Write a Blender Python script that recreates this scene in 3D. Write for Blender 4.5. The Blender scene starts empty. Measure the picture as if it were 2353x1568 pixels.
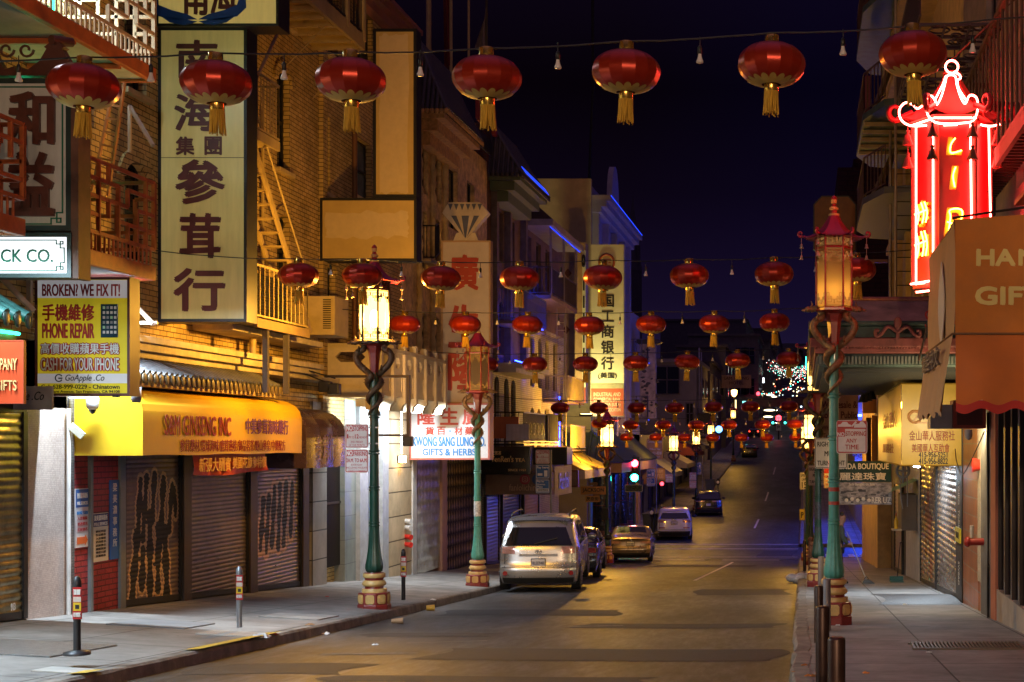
import bpy, math, random
from mathutils import Vector, Matrix
R = math.radians; PI = math.pi
rnd = random.Random(7)
S = bpy.context.scene; COL = S.collection
F, CX, CY = 3300.0, 1850.0, 1020.0   # focal length and principal point measured on a 2353 px wide photo

# ---------------------------------------------------------------- camera
cam = bpy.data.cameras.new('camera'); camo = bpy.data.objects.new('camera', cam); COL.objects.link(camo)
cam.sensor_width = 36; cam.lens = 36*F/2353
cam.shift_x = (1176.5-CX)/2353; cam.shift_y = (CY-784)/2353
cam.clip_start = .1; cam.clip_end = 3000
camo.location = (0, 0, 0); camo.rotation_euler = (R(90), 0, 0)
S.camera = camo
# ---------------------------------------------------------------- sky
wd = bpy.data.worlds.new('World'); S.world = wd; wd.use_nodes = True
nt = wd.node_tree; nt.nodes.clear()
def nd(tree, t, **k):
    n = tree.nodes.new(t)
    for a, b in k.items(): setattr(n, a, b)
    return n
wo = nd(nt, 'ShaderNodeOutputWorld'); bg = nd(nt, 'ShaderNodeBackground'); tc = nd(nt, 'ShaderNodeTexCoord')
sx = nd(nt, 'ShaderNodeSeparateXYZ'); rp = nd(nt, 'ShaderNodeValToRGB'); rx = nd(nt, 'ShaderNodeValToRGB'); ad = nd(nt, 'ShaderNodeMixRGB', blend_type='ADD')
nt.links.new(tc.outputs['Generated'], sx.inputs[0]); nt.links.new(sx.outputs['Z'], rp.inputs[0])
mr = nd(nt, 'ShaderNodeMath', operation='MULTIPLY_ADD'); mr.inputs[1].default_value = 2.5; mr.inputs[2].default_value = .55
nt.links.new(sx.outputs['X'], mr.inputs[0]); nt.links.new(mr.outputs[0], rx.inputs[0])
def ramp(r, pts):
    while len(r.elements) > 1: r.elements.remove(r.elements[0])
    r.elements[0].position = pts[0][0]; r.elements[0].color = (*pts[0][1], 1)
    for p, c in pts[1:]:
        e = r.elements.new(p); e.color = (*c, 1)
ramp(rp.color_ramp, [(0, (.018, .0105, .042)), (.05, (.012, .007, .028)), (.10, (.0065, .0034, .016)), (.17, (.0032, .0014, .0058)), (.24, (.0017, .0006, .0021)), (.42, (.006, .003, .012)), (.62, (.02, .01, .035)), (.82, (.08, .045, .11)), (1, (.22, .12, .29))])
ramp(rx.color_ramp, [(.25, (0, 0, 0)), (.56, (.0, .0002, .004))])
ad.inputs[0].default_value = 1
nt.links.new(rp.outputs[0], ad.inputs[1]); nt.links.new(rx.outputs[0], ad.inputs[2])
nt.links.new(ad.outputs[0], bg.inputs[0]); nt.links.new(bg.outputs[0], wo.inputs[0]); bg.inputs[1].default_value = 1
# ---------------------------------------------------------------- exposure
S.view_settings.view_transform = 'Standard'; S.view_settings.look = 'None'; S.view_settings.exposure = 0; S.view_settings.gamma = 1
S.cycles.use_denoising = True; S.cycles.sample_clamp_indirect = 4; S.cycles.max_bounces = 6; S.cycles.diffuse_bounces = 3; S.cycles.glossy_bounces = 3
S.cycles.transparent_max_bounces = 12; S.cycles.caustics_reflective = False; S.cycles.caustics_refractive = False

# ---------------------------------------------------------------- helpers
def W(px, py, Y): return Vector(((px-CX)*Y/F, Y, (CY-py)*Y/F))
def fy(px, X): return X*F/(px-CX)
def zz(py, Y): return (CY-py)*Y/F
def xx(px, Y): return (px-CX)*Y/F
def FRONT(p): return Matrix(((1, 0, 0, p[0]), (0, 0, -1, p[1]), (0, 1, 0, p[2]), (0, 0, 0, 1)))
def EAST(p): return Matrix(((0, 0, 1, p[0]), (1, 0, 0, p[1]), (0, 1, 0, p[2]), (0, 0, 0, 1)))
def WEST(p): return Matrix(((0, 0, -1, p[0]), (-1, 0, 0, p[1]), (0, 1, 0, p[2]), (0, 0, 0, 1)))
def UP(p): return Matrix.Translation(Vector(p))

# ---------------------------------------------------------------- materials
MATS = {}
def M(name, col, rough=.65, metal=0, var=.18, vs=2.5, bump=0, bs=30, coat=0, emis=None, es=0, stretch=None, spec=.5, trans=0, coord='Object'):
    if name in MATS: return MATS[name]
    m = bpy.data.materials.new(name); m.use_nodes = True; t = m.node_tree; b = t.nodes['Principled BSDF']
    b.inputs['Roughness'].default_value = rough; b.inputs['Metallic'].default_value = metal
    b.inputs['Coat Weight'].default_value = coat; b.inputs['Specular IOR Level'].default_value = spec
    if trans: b.inputs['Transmission Weight'].default_value = trans
    b.inputs['Base Color'].default_value = (*col, 1)
    if emis: b.inputs['Emission Color'].default_value = (*emis, 1); b.inputs['Emission Strength'].default_value = es
    if var or bump:
        c = nd(t, 'ShaderNodeTexCoord'); mp = nd(t, 'ShaderNodeMapping')
        if stretch: mp.inputs['Scale'].default_value = stretch
        t.links.new(c.outputs[coord], mp.inputs[0])
    if var:
        n = nd(t, 'ShaderNodeTexNoise'); n.inputs['Scale'].default_value = vs; n.inputs['Detail'].default_value = 7; n.inputs['Roughness'].default_value = .65
        t.links.new(mp.outputs[0], n.inputs[0])
        r = nd(t, 'ShaderNodeValToRGB'); lo = tuple(max(0, x*(1-var)) for x in col); hi = tuple(min(1, x*(1+var)) for x in col)
        ramp(r.color_ramp, [(.32, lo), (.68, hi)]); t.links.new(n.outputs[0], r.inputs[0]); t.links.new(r.outputs[0], b.inputs['Base Color'])
        rr = nd(t, 'ShaderNodeMapRange'); rr.inputs[3].default_value = max(.03, rough-.1); rr.inputs[4].default_value = min(1, rough+.12)
        t.links.new(n.outputs[0], rr.inputs[0]); t.links.new(rr.outputs[0], b.inputs['Roughness'])
    if bump:
        n2 = nd(t, 'ShaderNodeTexNoise'); n2.inputs['Scale'].default_value = bs; n2.inputs['Detail'].default_value = 5
        t.links.new(mp.outputs[0], n2.inputs[0]); bp = nd(t, 'ShaderNodeBump'); bp.inputs['Strength'].default_value = bump; bp.inputs['Distance'].default_value = .02
        t.links.new(n2.outputs[0], bp.inputs['Height']); t.links.new(bp.outputs[0], b.inputs['Normal'])
    MATS[name] = m; return m
def E(name, col, st):
    if name in MATS: return MATS[name]
    m = bpy.data.materials.new(name); m.use_nodes = True; t = m.node_tree; t.nodes.clear()
    o = nd(t, 'ShaderNodeOutputMaterial'); e = nd(t, 'ShaderNodeEmission'); e.inputs[0].default_value = (*col, 1); e.inputs[1].default_value = st
    t.links.new(e.outputs[0], o.inputs[0]); MATS[name] = m; return m
def dim(m): m.cycles.emission_sampling = 'NONE'; return m      # too small or too many to be worth sampling as lights
def lamp(kind, parent, loc, power, col, size=.1, rot=None, sy=None, cone=None):      # the light a modelled lamp gives off
    d = bpy.data.lights.new('light', kind); d.energy = power; d.color = col
    if kind == 'AREA':
        d.size = size
        if sy: d.shape = 'RECTANGLE'; d.size_y = sy
        else: d.shape = 'DISK'
    else: d.shadow_soft_size = size
    if cone: d.spot_size = cone; d.spot_blend = .6
    o = bpy.data.objects.new('light', d); COL.objects.link(o); o.parent = parent; o.location = Vector(loc)-(off_of(parent) if parent else Vector((0, 0, 0)))
    if rot is not None: o.rotation_euler = rot
    return o
def aim(p, q): return (Vector(q)-Vector(p)).to_track_quat('-Z', 'Y').to_euler()
def GLOW(name, col, st):            # lit lamp glass: lets its bulb's light through and glows itself
    if name in MATS: return MATS[name]
    m = E(name, col, st); t = m.node_tree; o = [n for n in t.nodes if n.type == 'OUTPUT_MATERIAL'][0]; e = [n for n in t.nodes if n.type == 'EMISSION'][0]
    a = nd(t, 'ShaderNodeAddShader'); tr = nd(t, 'ShaderNodeBsdfTransparent'); tr.inputs[0].default_value = (.93, .9, .84, 1)
    t.links.new(e.outputs[0], a.inputs[0]); t.links.new(tr.outputs[0], a.inputs[1]); t.links.new(a.outputs[0], o.inputs[0]); return dim(m)
def MILK(name, col, k=.75):         # unlit frosted glass
    if name in MATS: return MATS[name]
    m = E(name, col, 1); t = m.node_tree; t.nodes.clear(); o = nd(t, 'ShaderNodeOutputMaterial'); mx = nd(t, 'ShaderNodeMixShader'); d = nd(t, 'ShaderNodeBsdfDiffuse'); tr = nd(t, 'ShaderNodeBsdfTranslucent')
    d.inputs[0].default_value = (*col, 1); tr.inputs[0].default_value = (*col, 1); mx.inputs[0].default_value = k
    t.links.new(d.outputs[0], mx.inputs[1]); t.links.new(tr.outputs[0], mx.inputs[2]); t.links.new(mx.outputs[0], o.inputs[0]); return m
def BR(name, c1, c2, mort, bw=.22, bh=.075, ms=.012, rough=.8, bump=.6, off=.5, ground=False, spec=.3, sc=1, nz=.35, squash=1):   # bricks, tiles, paving joints
    if name in MATS: return MATS[name]
    m = bpy.data.materials.new(name); m.use_nodes = True; t = m.node_tree; b = t.nodes['Principled BSDF']
    b.inputs['Roughness'].default_value = rough; b.inputs['Specular IOR Level'].default_value = spec
    c = nd(t, 'ShaderNodeNewGeometry'); s = nd(t, 'ShaderNodeSeparateXYZ'); cb = nd(t, 'ShaderNodeCombineXYZ'); t.links.new(c.outputs['Position'], s.inputs[0])
    if ground: t.links.new(s.outputs['X'], cb.inputs[0]); t.links.new(s.outputs['Y'], cb.inputs[1])
    else:
        a = nd(t, 'ShaderNodeMath', operation='ADD'); t.links.new(s.outputs['X'], a.inputs[0]); t.links.new(s.outputs['Y'], a.inputs[1])
        t.links.new(a.outputs[0], cb.inputs[0]); t.links.new(s.outputs['Z'], cb.inputs[1])
    k = nd(t, 'ShaderNodeTexBrick'); k.offset = off; k.squash = squash
    for i, v in ((1, c1), (2, c2), (3, mort)): k.inputs[i].default_value = (*v, 1)
    k.inputs['Scale'].default_value = sc; k.inputs['Mortar Size'].default_value = ms; k.inputs['Brick Width'].default_value = bw; k.inputs['Row Height'].default_value = bh; k.inputs['Mortar Smooth'].default_value = .2; k.inputs['Bias'].default_value = 0
    t.links.new(cb.outputs[0], k.inputs[0])
    n = nd(t, 'ShaderNodeTexNoise'); n.inputs['Scale'].default_value = 1.3; n.inputs['Detail'].default_value = 8; n.inputs['Roughness'].default_value = .7; t.links.new(c.outputs['Position'], n.inputs[0])
    r = nd(t, 'ShaderNodeValToRGB'); ramp(r.color_ramp, [(.3, (1-nz,)*3), (.7, (1+nz*.3,)*3)]); t.links.new(n.outputs[0], r.inputs[0])
    mu = nd(t, 'ShaderNodeMixRGB', blend_type='MULTIPLY'); mu.inputs[0].default_value = 1; t.links.new(k.outputs[0], mu.inputs[1]); t.links.new(r.outputs[0], mu.inputs[2]); t.links.new(mu.outputs[0], b.inputs['Base Color'])
    if ground:                                       # gum spots and stains
        for sc_, th, dk in ((2.6, .075, .45), (.8, .16, .72)):
            vo = nd(t, 'ShaderNodeTexVoronoi'); vo.inputs['Scale'].default_value = sc_; wz = nd(t, 'ShaderNodeMixRGB', blend_type='ADD'); wz.inputs[0].default_value = .25; t.links.new(c.outputs['Position'], wz.inputs[1]); t.links.new(n.outputs['Color'], wz.inputs[2]); t.links.new(wz.outputs[0], vo.inputs[0])
            rs_ = nd(t, 'ShaderNodeValToRGB'); ramp(rs_.color_ramp, [(th*.6, (dk,)*3), (th, (1,)*3)]); t.links.new(vo.outputs['Distance'], rs_.inputs[0])
            mm = nd(t, 'ShaderNodeMixRGB', blend_type='MULTIPLY'); mm.inputs[0].default_value = 1; t.links.new(mu.outputs[0], mm.inputs[1]); t.links.new(rs_.outputs[0], mm.inputs[2]); t.links.new(mm.outputs[0], b.inputs['Base Color']); mu = mm
    n2 = nd(t, 'ShaderNodeTexNoise'); n2.inputs['Scale'].default_value = 40; t.links.new(c.outputs['Position'], n2.inputs[0])
    sb = nd(t, 'ShaderNodeMath', operation='MULTIPLY_ADD'); sb.inputs[1].default_value = -1.0; t.links.new(k.outputs['Fac'], sb.inputs[0]); ml = nd(t, 'ShaderNodeMath', operation='MULTIPLY'); ml.inputs[1].default_value = .5; t.links.new(n2.outputs[0], ml.inputs[0]); t.links.new(ml.outputs[0], sb.inputs[2])
    bp = nd(t, 'ShaderNodeBump'); bp.inputs['Strength'].default_value = bump; bp.inputs['Distance'].default_value = .012; t.links.new(sb.outputs[0], bp.inputs['Height']); t.links.new(bp.outputs[0], b.inputs['Normal'])
    MATS[name] = m; return m

# ---------------------------------------------------------------- mesh builder
def off_of(o):
    v = Vector((0, 0, 0))
    while o is not None: v += o.location; o = o.parent
    return v
def tag(o, label=None, cat=None, group=None, kind=None):
    for k, v in (('label', label), ('category', cat), ('group', group), ('kind', kind)):
        if v: o[k] = v
    return o
def thing(name, label, cat, loc=(0, 0, 0), group=None):
    o = bpy.data.objects.new(name, None); COL.objects.link(o); o.location = loc; o.empty_display_size = .2
    return tag(o, label, cat, group)
def copy_tree(o, parent=None):
    c = o.copy(); COL.objects.link(c); c.parent = parent
    for ch in [x for x in o.children]: copy_tree(ch, c)
    return c
class MB:
    def __init__(s): s.v = []; s.f = []; s.sm = []
    def add(s, vs, fs, sm=False):
        n = len(s.v); s.v += [Vector(p) for p in vs]; s.f += [[i+n for i in f] for f in fs]; s.sm += [sm]*len(fs); return s
    def box(s, x0, x1, y0, y1, z0, z1):
        return s.add([(x, y, z) for z in (z0, z1) for x, y in ((x0, y0), (x1, y0), (x1, y1), (x0, y1))], [(3, 2, 1, 0), (4, 5, 6, 7), (0, 1, 5, 4), (1, 2, 6, 5), (2, 3, 7, 6), (3, 0, 4, 7)])
    def fbox(s, p0, q0, p1, q1, Y, d=.05):       # a box standing at depth Y, from photo measurements
        return s.box(xx(p0, Y), xx(p1, Y), Y, Y+d, zz(q1, Y), zz(q0, Y))
    def beam(s, p, q, w, h=None, up=(0, 0, 1)):
        p = Vector(p); q = Vector(q); h = h or w; d = (q-p).normalized(); u = Vector(up)
        if abs(d.dot(u)) > .98: u = Vector((1, 0, 0))
        a = d.cross(u).normalized(); b = a.cross(d)
        vs = [e+a*(i*w/2)+b*(j*h/2) for e in (p, q) for i, j in ((-1, -1), (1, -1), (1, 1), (-1, 1))]
        return s.add(vs, [(3, 2, 1, 0), (4, 5, 6, 7), (0, 1, 5, 4), (1, 2, 6, 5), (2, 3, 7, 6), (3, 0, 4, 7)])
    def tube(s, pts, r, n=8, closed=False, flat=1):
        pts = [Vector(p) for p in pts]; m = len(pts); rs = r if isinstance(r, (list, tuple)) else [r]*m; vs = []; pa = None
        for i, p in enumerate(pts):
            if closed: d = pts[(i+1) % m]-pts[i-1]
            else: d = pts[min(i+1, m-1)]-pts[max(i-1, 0)]
            d = d.normalized() if d.length > 1e-9 else Vector((0, 0, 1))
            if pa is None:
                u = Vector((0, 0, 1)) if abs(d.z) < .9 else Vector((1, 0, 0)); pa = d.cross(u).normalized()
            else:
                pa = pa-d*pa.dot(d); pa = pa.normalized() if pa.length > 1e-6 else d.orthogonal().normalized()
            b = d.cross(pa)
            vs += [p+pa*(rs[i]*math.cos(2*PI*k/n))+b*(rs[i]*flat*math.sin(2*PI*k/n)) for k in range(n)]
        fs = []
        for i in range(m if closed else m-1):
            j = (i+1) % m
            fs += [(i*n+k, i*n+(k+1) % n, j*n+(k+1) % n, j*n+k) for k in range(n)]
        s.add(vs, fs, True)
        if not closed: s.add([vs[k] for k in range(n)], [tuple(reversed(range(n)))]); s.add([vs[(m-1)*n+k] for k in range(n)], [tuple(range(n))])
        return s
    def lathe(s, prof, n=20, c=(0, 0, 0), sm=True, flute=0, nf=0, a0=0):
        c = Vector(c); vs = []
        for r, z in prof:
            for k in range(n):
                a = a0+2*PI*k/n; q = r*(1+flute*math.cos(nf*a)) if flute else r
                vs.append(c+Vector((q*math.cos(a), q*math.sin(a), z)))
        fs = [(i*n+k, i*n+(k+1) % n, (i+1)*n+(k+1) % n, (i+1)*n+k) for i in range(len(prof)-1) for k in range(n)]
        s.add(vs, fs, sm)
        if prof[0][0] > 1e-4: s.add(vs[:n], [tuple(reversed(range(n)))])
        if prof[-1][0] > 1e-4: s.add(vs[-n:], [tuple(range(n))])
        return s
    def prism(s, poly, d, mt, d0=0):
        n = len(poly); area = sum(poly[i][0]*poly[(i+1) % n][1]-poly[(i+1) % n][0]*poly[i][1] for i in range(n))
        if area < 0: poly = poly[::-1]
        vs = [mt @ Vector((x, y, d0)) for x, y in poly]+[mt @ Vector((x, y, d0+d)) for x, y in poly]
        return s.add(vs, [tuple(reversed(range(n))), tuple(range(n, 2*n))]+[(i, (i+1) % n, n+(i+1) % n, n+i) for i in range(n)])
    def grid(s, fn, nu, nv, sm=True, flip=False):
        vs = [fn(i/nu, j/nv) for j in range(nv+1) for i in range(nu+1)]; w = nu+1
        fs = [(j*w+i, j*w+i+1, (j+1)*w+i+1, (j+1)*w+i) for j in range(nv) for i in range(nu)]
        if flip: fs = [f[::-1] for f in fs]
        return s.add(vs, fs, sm)
    def ball(s, c, rx, ry=None, rz=None, n=12, m=8):
        ry = ry or rx; rz = rz or rx; c = Vector(c)
        vs = [c+Vector((rx*math.sin(PI*j/m)*math.cos(2*PI*i/n), ry*math.sin(PI*j/m)*math.sin(2*PI*i/n), -rz*math.cos(PI*j/m))) for j in range(m+1) for i in range(n)]
        return s.add(vs, [(j*n+i, j*n+(i+1) % n, (j+1)*n+(i+1) % n, (j+1)*n+i) for j in range(m) for i in range(n)], True)
    def xf(s, mt): s.v = [mt @ p for p in s.v]; return s
    def mesh(s, name, off=None):
        me = bpy.data.meshes.new(name); o = off or Vector((0, 0, 0))
        me.from_pydata([p-o for p in s.v], [], s.f); me.polygons.foreach_set('use_smooth', s.sm); me.validate(); me.update(); return me
    def part(s, name, mat, parent, bevel=0, label=None):
        o = bpy.data.objects.new(name, s.mesh(name, off_of(parent))); o.data.materials.append(mat); COL.objects.link(o); o.parent = parent
        if bevel: s.bev(o, bevel)
        if label: o['label'] = label
        return o
    def parts(s, name, mat, parent, bevel=0):      # every connected piece becomes a part of its own
        p = list(range(len(s.v)))
        def find(i):
            while p[i] != i: p[i] = p[p[i]]; i = p[i]
            return i
        for f in s.f:
            for k in f[1:]: p[find(k)] = find(f[0])
        seen = {}
        for fi, f in enumerate(s.f):           # pieces that touch through equal corners belong together
            for k in f: q = tuple(round(c, 4) for c in s.v[k]); j = seen.setdefault(q, k); p[find(k)] = find(j)
        grp = {}
        for fi, f in enumerate(s.f): grp.setdefault(find(f[0]), []).append(fi)
        out = []
        for fl in grp.values():
            m = MB(); ix = {}
            for fi in fl: m.f.append([ix.setdefault(k, len(ix)) for k in s.f[fi]]); m.sm.append(s.sm[fi])
            m.v = [s.v[k] for k in ix]; out.append(m.part(name, mat, parent, bevel))
        return out
    def bev(s, o, w):
        b = o.modifiers.new('bevel', 'BEVEL'); b.width = w; b.segments = 2; b.limit_method = 'ANGLE'; b.angle_limit = R(40)
    def solo(s, name, mat, label=None, cat=None, group=None, kind=None, bevel=0):
        lo = Vector(tuple(min(p[i] for p in s.v) for i in range(3))); hi = Vector(tuple(max(p[i] for p in s.v) for i in range(3)))
        c = Vector(((lo.x+hi.x)/2, (lo.y+hi.y)/2, lo.z)) if kind != 'structure' else Vector((0, 0, 0))
        o = bpy.data.objects.new(name, s.mesh(name, c)); o.data.materials.append(mat); COL.objects.link(o); o.location = c
        if bevel: s.bev(o, bevel)
        return tag(o, label, cat, group, kind)
_tc = {}
def glyphs(s, bold, ext, res=3):
    k = (s, bold, ext)
    if k not in _tc:
        c = bpy.data.curves.new('t', 'FONT'); c.body = s; c.offset = bold; c.extrude = .5; c.resolution_u = res; c.space_line = 1.05; c.align_x = 'CENTER'
        o = bpy.data.objects.new('t', c); me = bpy.data.meshes.new_from_object(o)
        vs = [Vector(v.co) for v in me.vertices]; fs = [list(p.vertices) for p in me.polygons]
        bpy.data.objects.remove(o); bpy.data.curves.remove(c); bpy.data.meshes.remove(me)
        _tc[k] = (vs, fs)
    return _tc[k]
def letters(mb, s, mt, w, h, bold=.0, d=.006, shear=0):      # a text block stretched to w by h, centred on frame mt, standing d proud
    vs, fs = glyphs(s, 0, 1)
    if not vs: return mb
    x0 = min(v.x for v in vs); x1 = max(v.x for v in vs); y0 = min(v.y for v in vs); y1 = max(v.y for v in vs)
    if w is None: w = h*(x1-x0)/(y1-y0)
    if h is None: h = w*(y1-y0)/(x1-x0)
    nl = s.count('\n')+1; k = bold*h/nl*.8; kx = k
    for i, (ox, oy) in enumerate(((0, 0), (1, .6), (-1, -.6), (-.6, 1), (.6, -1)) if bold else ((0, 0),)):
        out = []; dd = d+i*.0005
        for v in vs:
            a = ((v.x-x0)/(x1-x0)-.5)*(w-2*kx)+ox*kx; b = ((v.y-y0)/(y1-y0)-.5)*(h-2*k)+oy*k; out.append(mt @ Vector((a+b*shear, b, dd if v.z > 0 else .0005+i*.0002)))
        mb.add(out, fs)
    return mb
def flet(mb, s, p0, q0, p1, q1, Y, bold=.0, d=.006, shear=0):  # text on a board at depth Y, facing the camera side
    return letters(mb, s, FRONT(W((p0+p1)/2, (q0+q1)/2, Y)), (p1-p0)*Y/F, (q1-q0)*Y/F, bold, d, shear)
def lerp(a, b, t): return a+(b-a)*t
def smooth_path(pts, k=6):
    P = [Vector(p) for p in pts]; out = []
    for i in range(len(P)-1):
        p0 = P[max(i-1, 0)]; p1 = P[i]; p2 = P[i+1]; p3 = P[min(i+2, len(P)-1)]
        for j in range(k):
            t = j/k; out.append(.5*((2*p1)+(-p0+p2)*t+(2*p0-5*p1+4*p2-p3)*t*t+(-p0+3*p1-3*p2+p3)*t**3))
    return out+[P[-1]]
def interp(tab, y):
    if y <= tab[0][0]: return tab[0][1]
    for (a, b), (c, d) in zip(tab, tab[1:]):
        if y <= c: return b+(d-b)*(y-a)/(c-a)
    return tab[-1][1]
# road level along the street, kerb lines
PROF = [(-40, .68), (0, -1.6), (62, -5.13), (70, -5.38), (79, -5.32), (99, -5.0), (120, -4.15), (165, -1.6), (200, .5), (240, 1.2), (330, 8.6), (450, 19), (520, 25)]
def g(Y):
    return (interp(PROF, Y-2)+2*interp(PROF, Y)+interp(PROF, Y+2))/4
KL = [(-40, -6.8), (12, -6.95), (22, -7.1), (32, -7.35), (45, -7.9), (62, -8.3), (75, -8.3), (100, -8.05), (165, -7.9), (600, -9)]
KR = [(-40, -.1), (12, -.13), (43, -.2), (63, -.25), (75, -.3), (165, -.3), (600, 2)]
kl = lambda y: interp(KL, y)
kr = lambda y: interp(KR, y)
XL, XR = -10.5, 3.0
def gl(Y, x): return g(Y)+.14+.19*max(0, min(1, (kl(Y)-x)/3.3))      # level of the left pavement
def gr(Y, x=0): return g(Y)+.13
# ================================================================ ground, road, pavements
def road_mat():
    m = bpy.data.materials.new('asphalt'); m.use_nodes = True; t = m.node_tree; b = t.nodes['Principled BSDF']
    c = nd(t, 'ShaderNodeTexCoord'); n = nd(t, 'ShaderNodeTexNoise'); n.inputs['Scale'].default_value = .35; n.inputs['Detail'].default_value = 9; n.inputs['Roughness'].default_value = .7
    mp = nd(t, 'ShaderNodeMapping'); mp.inputs['Scale'].default_value = (1.6, .5, 1); t.links.new(c.outputs['Object'], mp.inputs[0]); t.links.new(mp.outputs[0], n.inputs[0])
    r = nd(t, 'ShaderNodeValToRGB'); ramp(r.color_ramp, [(.36, (.020, .0215, .025)), (.5, (.036, .0385, .043)), (.62, (.060, .0635, .07))]); t.links.new(n.outputs[0], r.inputs[0])
    v = nd(t, 'ShaderNodeTexNoise'); v.inputs['Scale'].default_value = 34; v.inputs['Detail'].default_value = 8; v.inputs['Roughness'].default_value = .8; t.links.new(c.outputs['Object'], v.inputs[0])
    r2 = nd(t, 'ShaderNodeValToRGB'); ramp(r2.color_ramp, [(.35, (.5, .5, .5)), (.6, (1.1, 1.1, 1.1)), (.7, (2.6, 2.6, 2.6))]); t.links.new(v.outputs[0], r2.inputs[0])
    w3 = nd(t, 'ShaderNodeTexNoise'); w3.inputs['Scale'].default_value = 5; w3.inputs['Detail'].default_value = 6; w3.inputs['Roughness'].default_value = .75; m3 = nd(t, 'ShaderNodeMapping'); m3.inputs['Scale'].default_value = (1.7, .28, 1); t.links.new(c.outputs['Object'], m3.inputs[0]); t.links.new(m3.outputs[0], w3.inputs[0])
    r3 = nd(t, 'ShaderNodeValToRGB'); ramp(r3.color_ramp, [(.40, (.5, .5, .5)), (.5, (1, 1, 1)), (.6, (1.75, 1.74, 1.72))]); t.links.new(w3.outputs[0], r3.inputs[0])
    m4 = nd(t, 'ShaderNodeMixRGB', blend_type='MULTIPLY'); m4.inputs[0].default_value = 1; t.links.new(r.outputs[0], m4.inputs[1]); t.links.new(r3.outputs[0], m4.inputs[2])
    mu = nd(t, 'ShaderNodeMixRGB', blend_type='MULTIPLY'); mu.inputs[0].default_value = .8; t.links.new(m4.outputs[0], mu.inputs[1]); t.links.new(r2.outputs[0], mu.inputs[2])
    # tar-filled cracks
    vo = nd(t, 'ShaderNodeTexVoronoi', feature='DISTANCE_TO_EDGE'); vo.inputs['Scale'].default_value = .28; wn = nd(t, 'ShaderNodeTexNoise'); wn.inputs['Scale'].default_value = 1.2; wn.inputs['Detail'].default_value = 6
    t.links.new(c.outputs['Object'], wn.inputs[0]); am = nd(t, 'ShaderNodeMixRGB', blend_type='ADD'); am.inputs[0].default_value = .7; t.links.new(c.outputs['Object'], am.inputs[1]); t.links.new(wn.outputs['Color'], am.inputs[2]); t.links.new(am.outputs[0], vo.inputs[0])
    rc = nd(t, 'ShaderNodeValToRGB'); ramp(rc.color_ramp, [(.0, (.35,)*3), (.006, (.55,)*3), (.012, (1,)*3)]); t.links.new(vo.outputs['Distance'], rc.inputs[0])
    mu2 = nd(t, 'ShaderNodeMixRGB', blend_type='MULTIPLY'); mu2.inputs[0].default_value = 1; t.links.new(mu.outputs[0], mu2.inputs[1]); t.links.new(rc.outputs[0], mu2.inputs[2]); t.links.new(mu2.outputs[0], b.inputs['Base Color'])
    rr = nd(t, 'ShaderNodeMapRange'); rr.inputs[3].default_value = .62; rr.inputs[4].default_value = .38; t.links.new(n.outputs[0], rr.inputs[0]); t.links.new(rr.outputs[0], b.inputs['Roughness'])
    bp = nd(t, 'ShaderNodeBump'); bp.inputs['Strength'].default_value = .35; bp.inputs['Distance'].default_value = .01; t.links.new(v.outputs[0], bp.inputs['Height']); t.links.new(bp.outputs[0], b.inputs['Normal'])
    return m
ASPH = road_mat()
CONC = BR('pavement concrete', (.255, .24, .225), (.30, .285, .27), (.06, .055, .05), bw=1.45, bh=1.7, ms=.012, rough=.7, bump=.5, off=0, ground=True, nz=.5)
KERB = M('kerb stone', (.19, .17, .15), .75, var=.5, vs=3, bump=.6, bs=12)
ys = [-40+1*i for i in range(120)]+[80+5*i for i in range(105)]
def strip(name, xa, xb, za, zb, ys, mat, nx=1, kind='structure'):
    b = MB(); n = len(ys)
    b.grid(lambda u, v: (lambda y: Vector((lerp(xa(y), xb(y), u), y, lerp(za(y), zb(y), u))))(ys[round(v*(n-1))]), nx, n-1)
    return b.solo(name, mat, kind=kind)
strip('road', lambda y: kl(y)-.05, lambda y: kr(y)+.05, g, g, ys, ASPH, 6)
# wide ground under everything, reaching to the horizon
b = MB(); xs = [-700, -200, -60, -30, -12, -6, 0, 6, 30, 60, 200, 700]; yy = ys+[700, 1000, 1600]
b.grid(lambda u, v: (lambda x, y: Vector((x, y, g(min(y, 520))-.25-max(0, y-520)*.01)))(xs[round(u*(len(xs)-1))], yy[round(v*(len(yy)-1))]), len(xs)-1, len(yy)-1)
b.solo('ground', M('bare ground', (.05, .048, .045), .9), kind='structure')
# cross street
JY0, JY1 = 63.5, 74.5
b = MB(); b.grid(lambda u, v: (lambda x, y: Vector((x, y, g(y)-.012)))(lerp(-45, kl(68)-.03, u), lerp(JY0, JY1, v)), 12, 6); b.grid(lambda u, v: (lambda x, y: Vector((x, y, g(y)-.012)))(lerp(kr(68)+.03, 45, u), lerp(JY0, JY1, v)), 12, 6)
b.solo('cross_street', ASPH, kind='structure')
BY0, BY1 = 205, 232
b = MB()
for a, c in ((-70, -8.5), (0.3, 70)): b.grid(lambda u, v: Vector((lerp(a, c, u), lerp(BY0, BY1, v), g(lerp(BY0, BY1, v))-.012)), 6, 8)
b.solo('far_cross_street', ASPH, kind='structure')
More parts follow.
